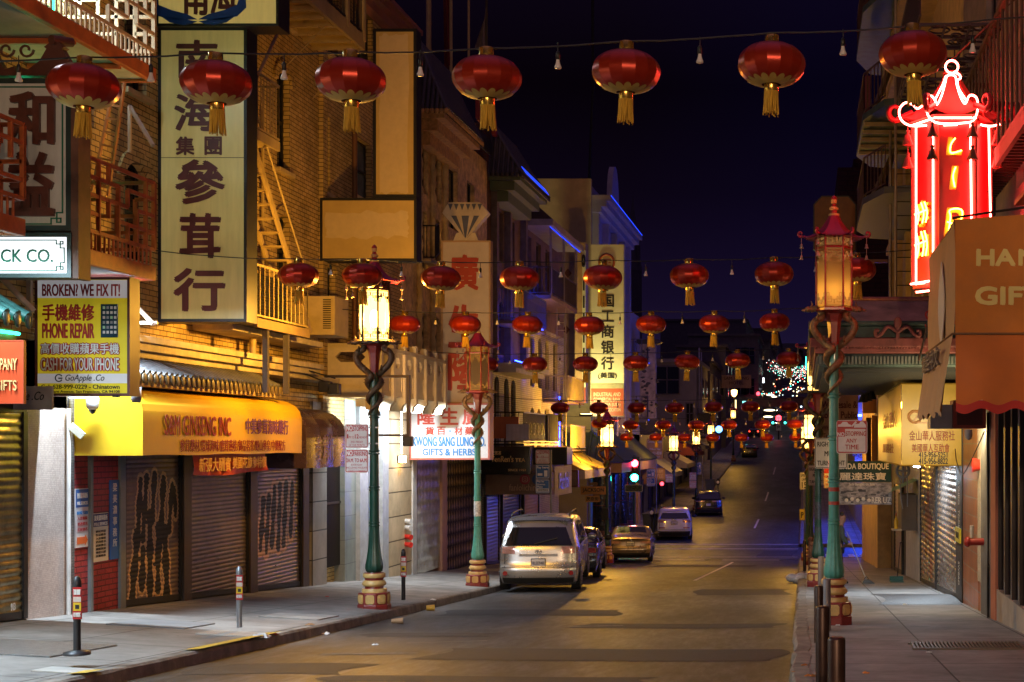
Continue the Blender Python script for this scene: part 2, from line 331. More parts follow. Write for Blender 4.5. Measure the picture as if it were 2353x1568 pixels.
# pavements and kerbs in three blocks
def rng(a, c, st): n = max(2, round((c-a)/st)); return [a+(c-a)*i/n for i in range(n+1)]
for a, c in ((-40, JY0), (JY1, BY0), (BY1, 520)):
    yl = rng(a, c, .5 if c < 100 else 4)
    b = MB(); n_ = len(yl)
    b.grid(lambda u, v: (lambda y: (lambda x: Vector((x, y, gl(y, x))))(lerp(kl(y)-6, kl(y)-.17, u)))(yl[round(v*(n_-1))]), 20, n_-1)
    b.solo('pavement', CONC, kind='structure')
    strip('pavement', lambda y: kr(y)+.17, lambda y: 7, gr, gr, yl, CONC, 3)
    for sd, kf, gf in ((-1, kl, lambda y: gl(y, kl(y))), (1, kr, gr)):
        b = MB(); yk = rng(a, c, .45 if c < 70 else 4); r2 = random.Random(int(a)+sd)
        jit = [r2.uniform(-.025, .025) if c < 70 else 0 for _ in yk]
        def sec(y, j):
            x = kf(y)+j; z = gf(y)
            return [(x+sd*.19, y, z-.06), (x+sd*.19, y, z+.006), (x+sd*.03, y, z+.006+j*.4), (x+sd*.006, y, z-.02), (x-sd*.015, y, z-.2)]
        vs = [p for y, j in zip(yk, jit) for p in sec(y, j)]
        b.add(vs, [((i*5+k, i*5+k+1, i*5+k+6, i*5+k+5) if sd < 0 else (i*5+k+5, i*5+k+6, i*5+k+1, i*5+k)) for i in range(len(yk)-1) for k in range(4)])
        b.solo('kerb', KERB, kind='structure')
# block ends of kerbs at the cross street
b = MB()
for x0, x1, y in ((-40, kl(63)-.1, JY0), (kr(63)+.1, 40, JY0), (-40, kl(75)-.1, JY1), (kr(75)+.1, 40, JY1)):
    b.box(x0, x1, y-.08 if y == JY0 else y-.1, y+.1 if y == JY0 else y+.08, g(y)-.1, g(y)+.16)
b.solo('kerb', KERB, kind='structure')
# worn yellow paint on the left kerb
YEL = M('worn yellow kerb paint', (.55, .36, .05), .7, var=.6, vs=9, bump=.3)
b = MB()
for a, c in ((16.6, 19.3), (13.9, 14.25)):
    yk = rng(a, c, .3); b.grid(lambda u, v: (lambda y: Vector((kl(y)+.028-u*.2, y, gl(y, kl(y))+.036-.012*u)))(yk[round(v*(len(yk)-1))]), 1, len(yk)-1)
b.solo('kerb_paint', YEL, kind='structure')
# road markings
WHT = M('worn white road paint', (.62, .60, .56), .7, var=.35, vs=6)
FAD = M('faded road paint', (.2, .19, .175), .75, var=.6, vs=4)
b = MB()
def lay(x0, y0, x1, y1, w, lift=.006, n=6, bb=None):
    bb = bb or b; d = Vector((x1-x0, y1-y0, 0)).normalized(); p = Vector((-d.y, d.x, 0))*w/2
    bb.grid(lambda u, v: (lambda q: Vector((q.x, q.y, g(q.y)+lift)))(Vector((lerp(x0, x1, v), lerp(y0, y1, v), 0))+p*(1-2*u)), 1, n)
lay(-3.2, 41.6, -3.12, 62, .11)
for y in (64.2, 67.0, 73.2, 76.2): lay(-8.1, y, -.35, y-.1, .3, n=2)
lay(-3.1, 88, -3.1, 97, .12); lay(-3.1, 112, -3.1, 121, .12); lay(-3.1, 140, -3.1, 150, .12)
for y in (200, 203.5, 234, 238): lay(-8, y, 0, y, .5, n=2)
for i in range(7): lay(.55+i*.55, 66.2+.0*i, .55+i*.55, 69.5, .28, n=2)
b.solo('road_marking', WHT, kind='structure')
b = MB(); lay(-6.0, 17.8, -4.85, 18.0, .16, .005); lay(-4.3, 22.5, -2.9, 22.9, .1, .005); lay(-5.4, 19.5, -4.4, 19.9, .07, .005)
b.solo('faded_marking', FAD, kind='structure')
# darker repair patches in the asphalt
PAT = M('asphalt patch', (.026, .0265, .028), .62, var=.55, vs=5, bump=.5, bs=90)
b = MB()
for x0, x1, y0, y1 in ((-4.6, -.3, 17.0, 18.6), (-6.7, -5.0, 15.4, 16.6), (-5.0, -1.6, 14.6, 15.2), (-6.6, -3.4, 25.4, 27.2), (-3.6, -.4, 22.4, 23.4), (-6.4, -4.6, 20.6, 21.3), (-2.6, -.4, 33, 36), (-6.0, -2.0, 55, 58), (-2.2, -.5, 66, 72)):
    r2 = random.Random(int(x0*10+y0)); n = 10
    b.grid(lambda u, v: (lambda x, y: Vector((x, y, g(y)+.004)))(lerp(x0, x1, u)+.12*math.sin(5*v+y0), lerp(y0, y1, v)+.1*math.sin(4*u+x0)), n, n)
b.solo('asphalt_patch', PAT, kind='structure')
# utility covers
IRON = M('cast iron', (.07, .065, .06), .45, .8, var=.3, vs=20, bump=.5, bs=60)
def cover(px, py, r, label):
    Y = 20.0
    for _ in range(40): Y = -(g(Y))*F/(py-CY)
    x = xx(px, Y); b = MB(); b.lathe([(r, 0), (r, .012), (r-.03, .014), (r-.04, .01), (0.001, .012)], 28, (x, Y, g(Y)+.004)); b.solo('manhole_cover', IRON, label, 'manhole cover')
cover(1640, 1287, .42, 'round iron manhole cover beside the white lane line')
cover(1812, 1288, .42, 'round iron manhole cover close to the right kerb')
# pavement access covers, patches of pale concrete
PLATE = M('diamond steel plate', (.24, .245, .25), .42, .6, var=.3, vs=12, bump=.8, bs=110)
def lpatch(name, x0, x1, y0, y1, mat, label, cat, h=.014, f=None):
    b = MB(); f = f or gl
    b.add([(x, y, f(y, x)+k*h+.002) for k in (0, 1) for x, y in ((x0, y0), (x1, y0), (x1, y1), (x0, y1))], [(3, 2, 1, 0), (4, 5, 6, 7), (0, 1, 5, 4), (1, 2, 6, 5), (2, 3, 7, 6), (3, 0, 4, 7)])
    return b.solo(name, mat, label, cat)
lpatch('pavement_hatch', -9.9, -8.0, 15.2, 16.7, PLATE, 'diamond-pattern steel hatch behind the nearest left meter post', 'hatch')
lpatch('access_cover', -9.35, -8.3, 19.2, 20.2, M('dark cover', (.17, .17, .175), .6), 'dark oblong access cover in the lit left pavement', 'cover')
lpatch('access_cover', -7.9, -7.2, 18.6, 19.2, M('pale cover', (.42, .4, .37), .7), 'pale concrete cover at the foot of the silver meter post', 'cover')
lpatch('access_cover', -7.55, -7.1, 14.0, 14.4, M('pale cover', (.42, .4, .37), .7), 'pale square cover near the left kerb below the red-signed post', 'cover')
lpatch('access_cover', -8.3, -7.4, 21.8, 22.8, M('grooved cover', (.28, .26, .24), .7, var=.4), 'pale grooved access cover in front of the big green lamp post', 'cover')
RAMP = M('tar ramp', (.035, .035, .037), .5, var=.4, vs=5, bump=.7, bs=40)
b = MB(); b.grid(lambda u, v: (lambda x, y: Vector((x, y, gr(y)+.004+.10*max(0, u-.25)*math.sin(PI*min(1, v*1.02)) )))(lerp(1.35+.25*math.sin(3*v), 2.93, u), lerp(26.6, 30.8, v)), 10, 10)
b.solo('asphalt_ramp', RAMP, 'black asphalt ramp on the right pavement before the roller shutter', 'ramp')
GRT = M('grate steel', (.16, .13, .10), .5, .5)
b = MB()
for i in range(30): b.box(1.3+i*.045, 1.32+i*.045, 17.0, 17.75, gr(17.3)+.003-.02, gr(17.3)+.02)
b.box(1.27, 2.66, 16.96, 17.0, gr(17)-.02, gr(17)+.022); b.box(1.27, 2.66, 17.75, 17.79, gr(17.8)-.02, gr(17.8)+.022)
b.solo('pavement_grate', GRT, 'ribbed metal pavement grate at the bottom right', 'grate')
# litter
LIT = [M('white paper', (.75, .74, .72), .8), M('red paper', (.5, .05, .03), .7), M('brown paper', (.35, .2, .1), .8), M('orange peel', (.7, .25, .04), .7)]
def litter(px, py, s, mi, name, label, left=True, cat='litter', group=None, up=.0):
    Y = 20.0
    for _ in range(60):
        x = xx(px, Y); z = g(Y) if kl(Y) < x < kr(Y) else (gl(Y, x) if x < -3 else gr(Y)); Y = .5*Y+.5*(-(z)*F/(py-CY))
    x = xx(px, Y); z = g(Y) if kl(Y) < x < kr(Y) else (gl(Y, x) if x < -3 else gr(Y)); r2 = random.Random(int(px*7+py))
    b = MB(); n = 5
    h = {(i, j): r2.uniform(.0, .5)*s for i in range(n) for j in range(n)}
    b.grid(lambda u, v: Vector((x+(u-.5)*s*2.2+r2.uniform(-.2, .2)*s, Y+(v-.5)*s*1.6+r2.uniform(-.2, .2)*s, z+.006+h[(round(u*(n-1)), round(v*(n-1)))]*(1 if .1 < u < .9 and .1 < v < .9 else .15))), n-1, n-1, False)
    o = b.solo(name, LIT[mi], label, cat, group); md = o.modifiers.new('thick', 'SOLIDIFY'); md.thickness = .004
litter(600, 1473, .11, 0, 'crumpled_wrapper', 'large crumpled white wrapper in the gutter by the yellow kerb')
litter(627, 1466, .06, 1, 'crumpled_wrapper', 'red wrapper scrap in the left gutter')
litter(744, 1441, .07, 0, 'crumpled_paper', 'white paper scraps by the kerb before the green lamp')
litter(567, 1343, .05, 0, 'paper_scrap', 'small white scrap near the first roller shutter')
litter(712, 1437, .05, 2, 'paper_scrap', 'brown scrap at the kerb before the green lamp')
litter(752, 1372, .03, 1, 'paper_scrap', 'tiny red scrap on the shaded left pavement')
litter(995, 1392, .05, 0, 'paper_scrap', 'white scrap in the gutter beyond the green lamp')
litter(862, 1483, .04, 0, 'paper_scrap', 'lone pale scrap out on the left part of the road')
for i, (px, py, s, mi) in enumerate(((2080, 1390, .04, 0), (1990, 1548, .03, 3), (1925, 1438, .03, 0), (2135, 1500, .03, 0), (1862, 1555, .05, 3), (1848, 1530, .03, 3), (1823, 1545, .02, 2))):
    litter(px, py, s, mi, 'paper_scrap', 'small loose scrap on the right-hand pavement or gutter', group='scraps on the right pavement')
b = MB(); c = Vector((-6.62, 23.3, g(23.3)+.05)); b.tube([c+Vector((-.09, 0, 0)), c+Vector((.09, .03, 0))], [.036, .05], 12); b.solo('paper_cup', LIT[2], 'brown paper cup lying in the gutter below the green lamp', 'cup')
b = MB(); c = Vector((-7.05, 27.0, g(27)+.05)); b.tube([c+Vector((-.07, 0, 0)), c+Vector((.07, .05, 0))], [.05, .06], 12); b.solo('paper_cup', M('yellow cup', (.7, .4, .05), .5), 'yellow cup lying at the foot of the left kerb', 'cup')
# refuse sack by the right kerb
b = MB(); r2 = random.Random(3)
for i in range(7): b.ball((-.35+.13*i+r2.uniform(-.03, .03), 40.0+r2.uniform(-.12, .12), g(40)+.12+r2.uniform(0, .05)), .15+r2.uniform(0, .05), .16, .13, 10, 7)
b.solo('refuse_sack', M('clear plastic sack', (.62, .62, .66), .3, var=.4, vs=8, bump=.8, bs=15), 'limp pale plastic refuse sack lying by the right kerb', 'sack')
# ================================================================ dragon lamp posts
GRN = M('turquoise enamel', (.075, .30, .24), .32, var=.22, vs=6, coat=.3)
MAR = M('maroon enamel', (.22, .025, .02), .3, var=.2, vs=6, coat=.3)
CRM = M('cream enamel', (.62, .40, .14), .35, var=.2, vs=9, coat=.2)
DRG = M('aged bronze dragon', (.22, .13, .06), .42, .35, var=.5, vs=14, bump=.6, bs=45)
LRED = M('lamp red enamel', (.33, .02, .025), .3, var=.15, coat=.3)
LROOF = M('lamp roof red', (.30, .015, .05), .38, var=.2, coat=.2)
FRET = M('gilded fretwork', (.34, .24, .09), .4, .5)
FDRK = M('silhouette fretwork', (.035, .025, .015), .5, .3)  # fretwork of lit lanterns: backlit silhouette put into the colour
BELL = M('grey bell', (.35, .27, .24), .5)
LITG = GLOW('lit lamp glass', (1, .62, .16), 2.6)
LITG2 = GLOW('dim lit lamp glass', (1, .58, .16), .55)
MILKG = MILK('frosted lamp glass', (.52, .42, .28), .8)
BULB = GLOW('sodium bulb', (1, .52, .06), 30)
BULBW = GLOW('weak bulb', (1, .50, .10), 9)
def hexpt(r, k, z): a = PI/3*k; return Vector((r*math.cos(a), r*math.sin(a), z))
def dragon_lamp(label, lit, glass, frmat, bulb, loc, group='dragon lamp posts along the kerbs'):
    T = thing('street_lamp', label, 'street lamp', (0, 0, 0), group)
    O8 = PI/8
    b = MB(); b.lathe([(.285, 0), (.285, .13), (.27, .135), (.27, .33), (.25, .345)], 8, a0=O8, sm=False); b.part('plinth', MAR, T, .008)
    b = MB()
    for k in range(8):
        a = PI/4*k+PI/4+0; c = Vector((math.cos(a), math.sin(a), 0)); p = c*.25; u = Vector((-c.y, c.x, 0)); mt = Matrix(((u.x, 0, c.x, p.x), (u.y, 0, c.y, p.y), (0, 1, 0, .235), (0, 0, 0, 1)))
        q = [(-.075, -.05), (-.05, -.078), (.05, -.078), (.075, -.05), (.075, .05), (.05, .078), (-.05, .078), (-.075, .05)]
        b.prism(q, .012, mt, -.002); b.prism([(x*.7, y*.7) for x, y in q], .012, mt, .008)
    b.parts('base_panel', CRM, T)
    b = MB(); b.lathe([(.21, .345), (.21, .40), (.2, .41)], 28); b.lathe([(.165, .45), (.2, .47), (.205, .50), (.18, .54), (.165, .555)], 28); b.lathe([(.18, .60), (.19, .615), (.19, .66), (.18, .675)], 28); b.part('base_ring', CRM, T)
    b = MB(); b.lathe([(.2, .345), (.16, .41), (.155, .45), (.155, .555), (.165, .6), (.17, .675), (.15, .69)], 24); b.part('base_core', MAR, T)
    b = MB(); b.lathe([(.10, .685), (.135, .71), (.15, .76), (.148, .82), (.128, .92), (.108, 1.06), (.093, 1.22), (.083, 1.40), (.08, 1.49)], 48, flute=.045, nf=12); b.lathe([(.115, .672), (.125, .69), (.11, .70)], 24); b.part('fluted_foot', GRN, T)
    b = MB(); b.lathe([(.08, 1.48), (.079, 2.0), (.073, 3.0), (.066, 4.0), (.06, 4.2)], 20)
    for z in (1.5, 2.12, 2.75, 3.38):
        for dz in (0, .05): b.lathe([(.078, z+dz-.016), (.094, z+dz-.008), (.094, z+dz+.008), (.078, z+dz+.016)], 20)
    b.part('pole', GRN, T)
    # two entwined dragons
    for s in (0, 1):
        pts = []; n = 46
        for i in range(n+1):
            t = i/n; zz_ = 3.42+.78*t; a = s*PI+PI*.1+t*2*PI*1.35; r = .095+.02*t
            pts.append(Vector((r*math.cos(a), r*math.sin(a), zz_)))
        ae = s*PI   # bends out to the side, loops up, ends in a head under the lantern
        dirx = Vector((math.cos(ae), math.sin(ae), 0))
        pts = [p for p in pts if p.z < 4.14]
        out = [dirx*.15+Vector((0, 0, 4.2)), dirx*.25+Vector((0, -.02, 4.3)), dirx*.31+Vector((0, -.03, 4.42)), dirx*.27+Vector((0, -.03, 4.52)), dirx*.18+Vector((0, -.02, 4.57)), dirx*.19+Vector((0, 0, 4.65)), dirx*.26+Vector((0, 0, 4.70)), dirx*.35+Vector((0, 0, 4.68))]
        path = smooth_path(pts[::4]+out, 4); m = len(path)
        rad = [.014+.042*min(1, i/(m*.35)) if i < m*.8 else .056-.012*((i/m-.8)/.2) for i in range(m)]
        b = MB(); b.tube(path, rad, 9)
        tl = [Vector((dirx.x*(.09+.02*math.cos(k)), -.09, 3.42-.012*k)) for k in range(6)]
        h = path[-1]; b.ball(h+dirx*.03+Vector((0, 0, .01)), .055, .04, .045, 10, 7); b.ball(h+dirx*.09+Vector((0, 0, -.005)), .045, .026, .022, 8, 6)
        b.tube([h+Vector((0, .02, .03)), h-dirx*.03+Vector((0, .03, .09)), h-dirx*.01+Vector((0, .03, .13))], [.014, .01, .003], 6); b.tube([h+Vector((0, -.02, .03)), h-dirx*.03+Vector((0, -.03, .09)), h-dirx*.01+Vector((0, -.03, .13))], [.014, .01, .003], 6)
        for i in range(6, m-3, 3):      # dorsal fins and legs
            p = path[i]; o = Vector((p.x, p.y, 0)); o = o.normalized() if o.length > .01 else dirx
            b.tube([p+o*rad[i]*.7, p+o*(rad[i]+.022)+Vector((0, 0, .01))], [.012, .002], 5)
        for q, dq in ((.62, (-.05, .02)), (.80, (.03, -.06))):
            p = path[int(m*q)]; b.tube([p, p+Vector((dirx.x*dq[0], -.06, -.02)), p+Vector((dirx.x*dq[0]*.5, -.07, .07))], [.03, .022, .012], 7)
        b.part('dragon', DRG, T)
    b = MB(); b.lathe([(.062, 4.12), (.075, 4.2), (.09, 4.36), (.105, 4.5), (.14, 4.62), (.22, 4.655)], 6, sm=False); b.part('lantern_stem', MAR, T)
    # lantern cage
    b = MB(); b.lathe([(.27, 4.655), (.29, 4.665), (.29, 4.70), (.265, 4.715)], 6, sm=False); b.lathe([(.275, 5.585), (.28, 5.60), (.275, 5.615)], 6, sm=False); b.lathe([(.27, 5.75), (.28, 5.765), (.2, 5.78)], 6, sm=False)
    for k in range(6): p = hexpt(.262, k, 0); b.tube([p+Vector((0, 0, 4.70)), p+Vector((0, 0, 5.78))], .017, 6)
    b.part('lantern_frame', LRED if not lit else frmat, T)
    for k in range(6):
        p, q = hexpt(.25, k, 0), hexpt(.25, k+1, 0); b = MB(); b.add([p+Vector((0, 0, 4.715)), q+Vector((0, 0, 4.715)), q+Vector((0, 0, 5.59)), p+Vector((0, 0, 5.59))], [(0, 1, 2, 3)]); b.part('glass_panel', glass, T)
    b = MB()
    for k in range(6):
        p, q = hexpt(.256, k, 0), hexpt(.256, k+1, 0); u = q-p; L = u.length
        def bar(x0, z0, x1, z1, w=.009): b.beam(p+u*x0+Vector((0, 0, z0)), p+u*x1+Vector((0, 0, z1)), w, w)
        for zb, sg in ((4.72, 1), (5.585, -1)):
            for m in (0, 1):
                X = lambda x: x if not m else 1-x
                for sgm in ((.08, .02, .08, .2), (.08, .2, .2, .2), (.2, .2, .2, .1), (.2, .1, .14, .1), (.14, .1, .14, .15), (.08, .06, .34, .06), (.34, .06, .34, .14), (.34, .14, .27, .14), (.27, .14, .27, .1), (.34, .1, .48, .1), (.48, .1, .48, .04)):
                    bar(X(sgm[0]), zb+sg*sgm[1], X(sgm[2]), zb+sg*sgm[3])
            bar(.05, zb+sg*.012, .95, zb+sg*.012, .012)
        r2 = random.Random(k)
        for i in range(9):                                       # carved frieze
            x = .1+.1*i; bar(x-.05, 5.625+.1*r2.random(), x+.06, 5.63+.11*r2.random(), .016); bar(x, 5.62, x+.03*r2.uniform(-1, 1), 5.745, .014)
        bar(.06, 5.63, .94, 5.63, .014)
    b.part('fretwork', frmat, T)
    # pagoda roof
    def roof(u, v):
        a = 2*PI*u; k6 = abs(((a/(PI/3)) % 1)-.5)*2      # 1 at the corners
        c = k6**3; rr = lerp(.40+.085*c, .075, v**.55)*(1+(.018*math.cos(60*a) if v < .8 else 0)*(1-v))
        z = 5.74+.35*v**1.35+.035*c*(1-v)**2-(.012*math.cos(60*a) if v < .05 else 0)
        return Vector((rr*math.cos(a), rr*math.sin(a), z))
    b = MB(); b.grid(roof, 120, 9); b.lathe([(.40, 5.745), (.2, 5.765), (.05, 5.77)], 24)
    for k in range(6):
        d = hexpt(1, k, 0); c0 = d*.47+Vector((0, 0, 5.775)); pts = [c0-d*.04]
        for i in range(15): a = -PI/2+i*PI*1.75/14; r = .042-.0018*i; pts.append(d*.50+d*(r*math.cos(a))+Vector((0, 0, 5.815+r*math.sin(a))))
        b.tube(pts, [.014]+[.021-.0007*i for i in range(15)], 7)
    b.part('roof', LROOF, T)
    b = MB(); b.lathe([(.075, 6.075), (.082, 6.085), (.082, 6.11), (.055, 6.12)], 18); b.lathe([(.045, 6.165), (.07, 6.18), (.07, 6.205), (.045, 6.22)], 18); b.lathe([(.035, 6.265), (.045, 6.275), (.045, 6.315), (.04, 6.325)], 18); b.part('finial_ring', CRM, T)
    b = MB(); b.lathe([(.05, 6.12), (.045, 6.165)], 16); b.lathe([(.042, 6.22), (.03, 6.265)], 16); b.lathe([(.048, 6.325), (.045, 6.345), (.03, 6.37), (.001, 6.395)], 16); b.part('finial', LRED, T)
    for k in (3, 5, 4, 0):
        d = hexpt(.485, k, 0); b = MB()
        b.tube([d+Vector((0, 0, 5.78)), d+Vector((0, 0, 5.43))], .004, 5)
        for z in (5.63, 5.46): b.lathe([(.034, z-.03), (.03, z-.022), (.02, z-.01), (.016, z+.03), (.001, z+.036)], 12, (d.x, d.y, 0))
        b.part('bell', BELL, T)
    if bulb: b = MB(); b.ball((0, 0, 5.1 if lit else 4.93), .075 if lit else .055, .075 if lit else .055, .16 if lit else .06, 12, 8); b.part('bulb', bulb, T)
    if bulb: lamp('POINT', T, (0, 0, 5.1 if lit else 4.95), 1250 if lit else 2.6, (1, .5, .06), .09)
    T.location = loc; return T
lampL = dragon_lamp('big dragon lamp post in shade-darkened green, brightly lit, at the left kerb before the yellow awning', True, LITG, FDRK, BULB, (-7.5, 25, gl(25, -7.5)-.06))
dk = M('shaded green enamel', (.008, .05, .032), .3, var=.25, vs=6, coat=.3)  # the turquoise enamel again, backlit shade painted in as a darker colour
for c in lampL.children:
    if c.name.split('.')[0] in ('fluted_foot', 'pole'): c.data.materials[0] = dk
    if c.name.startswith('dragon'): c.data.materials[0] = M('shaded bronze dragon', (.09, .055, .028), .42, .35, var=.5, vs=14, bump=.6, bs=45)  # bronze also darkened in colour for the backlit side
lamp2 = dragon_lamp('unlit turquoise dragon lamp post in front of the white and red shop sign', False, MILKG, FRET, None, (-7.8, 34.2, gl(34.2, -7.8)-.06))
lampR = dragon_lamp('unlit turquoise dragon lamp post with sweeper behind it, on the right pavement', False, MILKG, FRET, BULBW, (.43, 21.4, gr(21.4)))
def relamp(src, loc, label, power=520, col=(1, .52, .06)):
    c = copy_tree(src); c.location = loc; c['label'] = label
    for k in c.children:
        if k.type == 'LIGHT': k.data = k.data.copy(); k.data.energy = power; k.data.color = col
    return c
relamp(lampL, (-8.0, 58, gl(58, -8.0)-.05), 'brightly lit dragon lamp post between the corner awning and the traffic light', 1300)
relamp(lampL, (-7.78, 85, g(85)+.1), 'lit dragon lamp post beyond the traffic light, left of the blue-poled one')
relamp(lampL, (-7.8, 103, g(103)+.1), 'lit dragon lamp with a blue-lit pole, beyond the white car')
relamp(lampL, (-7.8, 119, g(119)+.1), 'small lit dragon lamp with pale pole, past the dark car')
relamp(lampL, (-7.85, 157, g(157)+.1), 'farthest lit dragon lamp on the left kerb, under the round street light')
relamp(lampL, (.31, 34.6, gr(34.6)), 'lit dragon lamp half hidden behind the near right lamp post')
relamp(lampL, (.22, 53.5, gr(53.5)), 'lit dragon lamp on the right kerb whose yellow lantern hangs below the canopy corner')
relamp(lampL, (.10, 60, gr(60)), 'lit dragon lamp on the right kerb seen as a bright sliver behind another')
for i, (x, y) in enumerate(((.8, -3.0), (-7.6, -7), (.6, -12))):      # the row goes on behind the camera
    relamp(lampL, (x, y, gl(y, x) if x < -3 else gr(y)), 'lit dragon lamp post outside the picture on the near street', 2500 if x > 0 else 900, (1, .70, .49))

# ================================================================ red lanterns on cables
def satin():
    m = M('red lantern satin', (.36, .024, .008), .30, .5, var=.03, vs=2); return m
SAT = satin(); GOLD = M('gold foil', (.75, .48, .10), .22, .95, var=.2, vs=30); LACE = M('gold lace print', (.52, .33, .08), .5, .3); TAS = M('yellow tassel thread', (.58, .33, .03), .75, var=.3, vs=30, stretch=(3, 3, .3))
def make_lantern():
    T = thing('red_lantern', 'x', 'lantern', (0, 0, 0), 'red lanterns strung across the street')
    prof = lambda t: (.316*math.cos(t)**.82 if math.cos(t) > 0 else 0, .195*math.sin(t))
    N = 16; t0, t1 = -1.36, 1.36; b = MB()
    for k in range(N):
        a0, a1 = 2*PI*k/N, 2*PI*(k+1)/N
        def fn(u, v):
            r, z = prof(lerp(t0, t1, v)); p = Vector((r*math.cos(a0), r*math.sin(a0), z)); q = Vector((r*math.cos(a1), r*math.sin(a1), z)); am = (a0+a1)/2
            return p.lerp(q, u)+Vector((math.cos(am), math.sin(am), 0))*(.0008*math.sin(PI*u))
        b.grid(fn, 1, 18)
    b.part('shade', SAT, T)
    b = MB()
    for k in range(16):      # scalloped gilt print round the bottom and the top
        for s in (-1, 1):
            def fn(u, v):
                x = 2*u-1; t = s*lerp(1.36, (1.05-.24*(1-x*x)) if s < 0 else 1.15-.05*(1-x*x), v)
                r, z = prof(t); a = 2*PI*(k+u)/16; r = r*1.004; return Vector(((r+.0035)*math.cos(a), (r+.0035)*math.sin(a), z))
            if s < 0 or True: b.grid(fn, 6, 3, flip=(s < 0) is False)
    b.part('gilt_print', LACE, T)
    b = MB(); b.lathe([(.066, .185), (.066, .27), (.06, .275)], 20); b.part('top_collar', GOLD, T)
    b = MB(); b.lathe([(.062, -.255), (.066, -.25), (.066, -.185)], 20); b.part('bottom_collar', GOLD, T)
    b = MB(); r2 = random.Random(5)
    for k in range(26):
        a = 2*PI*k/26; p = Vector((.058*math.cos(a), .058*math.sin(a), -.25)); s = Vector((r2.uniform(-.012, .012), r2.uniform(-.012, .012), 0)); b.tube([p, p*1.02+s*.4+Vector((0, 0, -.11)), Vector((p.x*1.08, p.y*1.08, -.45-r2.uniform(0, .03)))+s], [.0085, .009, .007], 5)
    b.part('tassel', TAS, T)
    return T
ROWS = [(13.2, [(193, 199), (497, 191), (806, 185), (1119, 179), (1439, 165), (1773, 149), (2098, 125)], 'nearest'),
        (23.1, [(686, 633), (832, 634), (1013, 640), (1194, 640), (1385, 638), (1584, 634), (1779, 630), (1969, 621)], 'second'),
        (29.7, [(930, 746), (1070, 747), (1212, 747), (1354, 749), (1496, 746), (1641, 745), (1780, 741)], 'third'),
        (35.8, [(1116, 838), (1229, 838), (1345, 837), (1461, 835), (1579, 832), (1695, 829), (1812, 826)], 'fourth'),
        (48.3, [(1287, 938), (1376, 938), (1463, 938), (1550, 938), (1639, 936), (1724, 935), (1813, 934)], 'fifth'),
        (56.0, [(1377, 974), (1449, 977), (1524, 977), (1600, 977), (1675, 977), (1752, 976), (1826, 975)], 'sixth'),
        (65.0, [(1440, 1005), (1508, 1005), (1573, 1006), (1638, 1006), (1704, 1006), (1762, 1006), (1829, 1005)], 'farthest')]
ORD = ['leftmost', 'second from left', 'third from left', 'fourth from left', 'fifth from left', 'sixth from left', 'seventh from left', 'rightmost']
proto = make_lantern(); first = True
CAB = M('black cable', (.012, .011, .011), .5, var=0); SOCK = M('black bulb socket', (.012, .012, .012), .4, var=0); BWHT = M('frosted bulb', (.72, .66, .62), .3, var=.1)
def make_bulb():
    T = thing('string_bulb', 'x', 'light bulb', (0, 0, 0), 'bulbs hanging between the lanterns')
    b = MB(); b.tube([(0, 0, 0), (.004, 0, -.05), (0, 0, -.08)], .005, 5); b.lathe([(.001, -.075), (.014, -.085), (.019, -.10), (.019, -.155), (.012, -.16)], 12); b.part('socket', SOCK, T)
    b = MB(); b.lathe([(.014, -.155), (.017, -.18), (.024, -.205), (.033, -.225), (.032, -.238), (.001, -.242)], 14); b.part('glass_bulb', BWHT, T)
    return T
bproto = make_bulb(); bfirst = True
for ri, (Y, pts, rn) in enumerate(ROWS):
    tops = []
    for i, (px, py) in enumerate(pts):
        o = proto if first else copy_tree(proto); first = False
        c = W(px, py, Y+rnd.uniform(-.08, .08)); o.location = c; o.rotation_euler = (rnd.uniform(-.04, .04), rnd.uniform(-.03, .03), rnd.uniform(0, 1)); 
        o['label'] = 'red satin lantern, %s on the %s cable of lanterns' % (ORD[-1] if i == len(pts)-1 else ORD[i], rn)
        tops.append(Vector((c.x, Y, c.z+.275)))
    z0 = tops[0].z+(tops[0].x-XL)*.02+.1; z1 = tops[-1].z+(XR-tops[-1].x)*.08+.06
    ends = [Vector((XL-.05, Y, z0 if ri else zz(137, Y)))]+tops+[Vector((XR+.05, Y, z1))]
    path = []; bulbs = []
    for a, c in zip(ends, ends[1:]):
        L = (c-a).length; n = 8
        for j in range(n): t = j/n; path.append(a.lerp(c, t)+Vector((0, 0, -(.012 if ri == 0 else .02)*L*4*t*(1-t)+rnd.uniform(-.004, .004))))
        bulbs.append(a.lerp(c, .5)+Vector((0, 0, -.02*L)))
    path.append(ends[-1])
    b = MB(); b.tube(path, .0085 if ri < 3 else .01, 6); b.solo('lantern_cable', CAB, 'thin black cable carrying the %s row of lanterns across the street' % rn, 'cable', 'cables carrying the lanterns')
    if ri == 0: bulbs = [W(px, py, Y)+Vector((0, 0, .02)) for px, py in ((43, 133), (347, 133), (653, 128), (966, 120), (1282, 103), (1608, 90), (1937, 72), (2235, 66))]
    else: bulbs = bulbs[1:-1]+([bulbs[-1]] if ri in (1,) else [])
    for i, p in enumerate(bulbs):
        o = bproto if bfirst else copy_tree(bproto); bfirst = False; o.location = p; o.rotation_euler.z = rnd.uniform(0, 6)
        o['label'] = 'small white unlit bulb, %s of those hanging on the %s lantern cable' % (ORD[min(i, 7)] if i < len(bulbs)-1 else 'rightmost', rn)
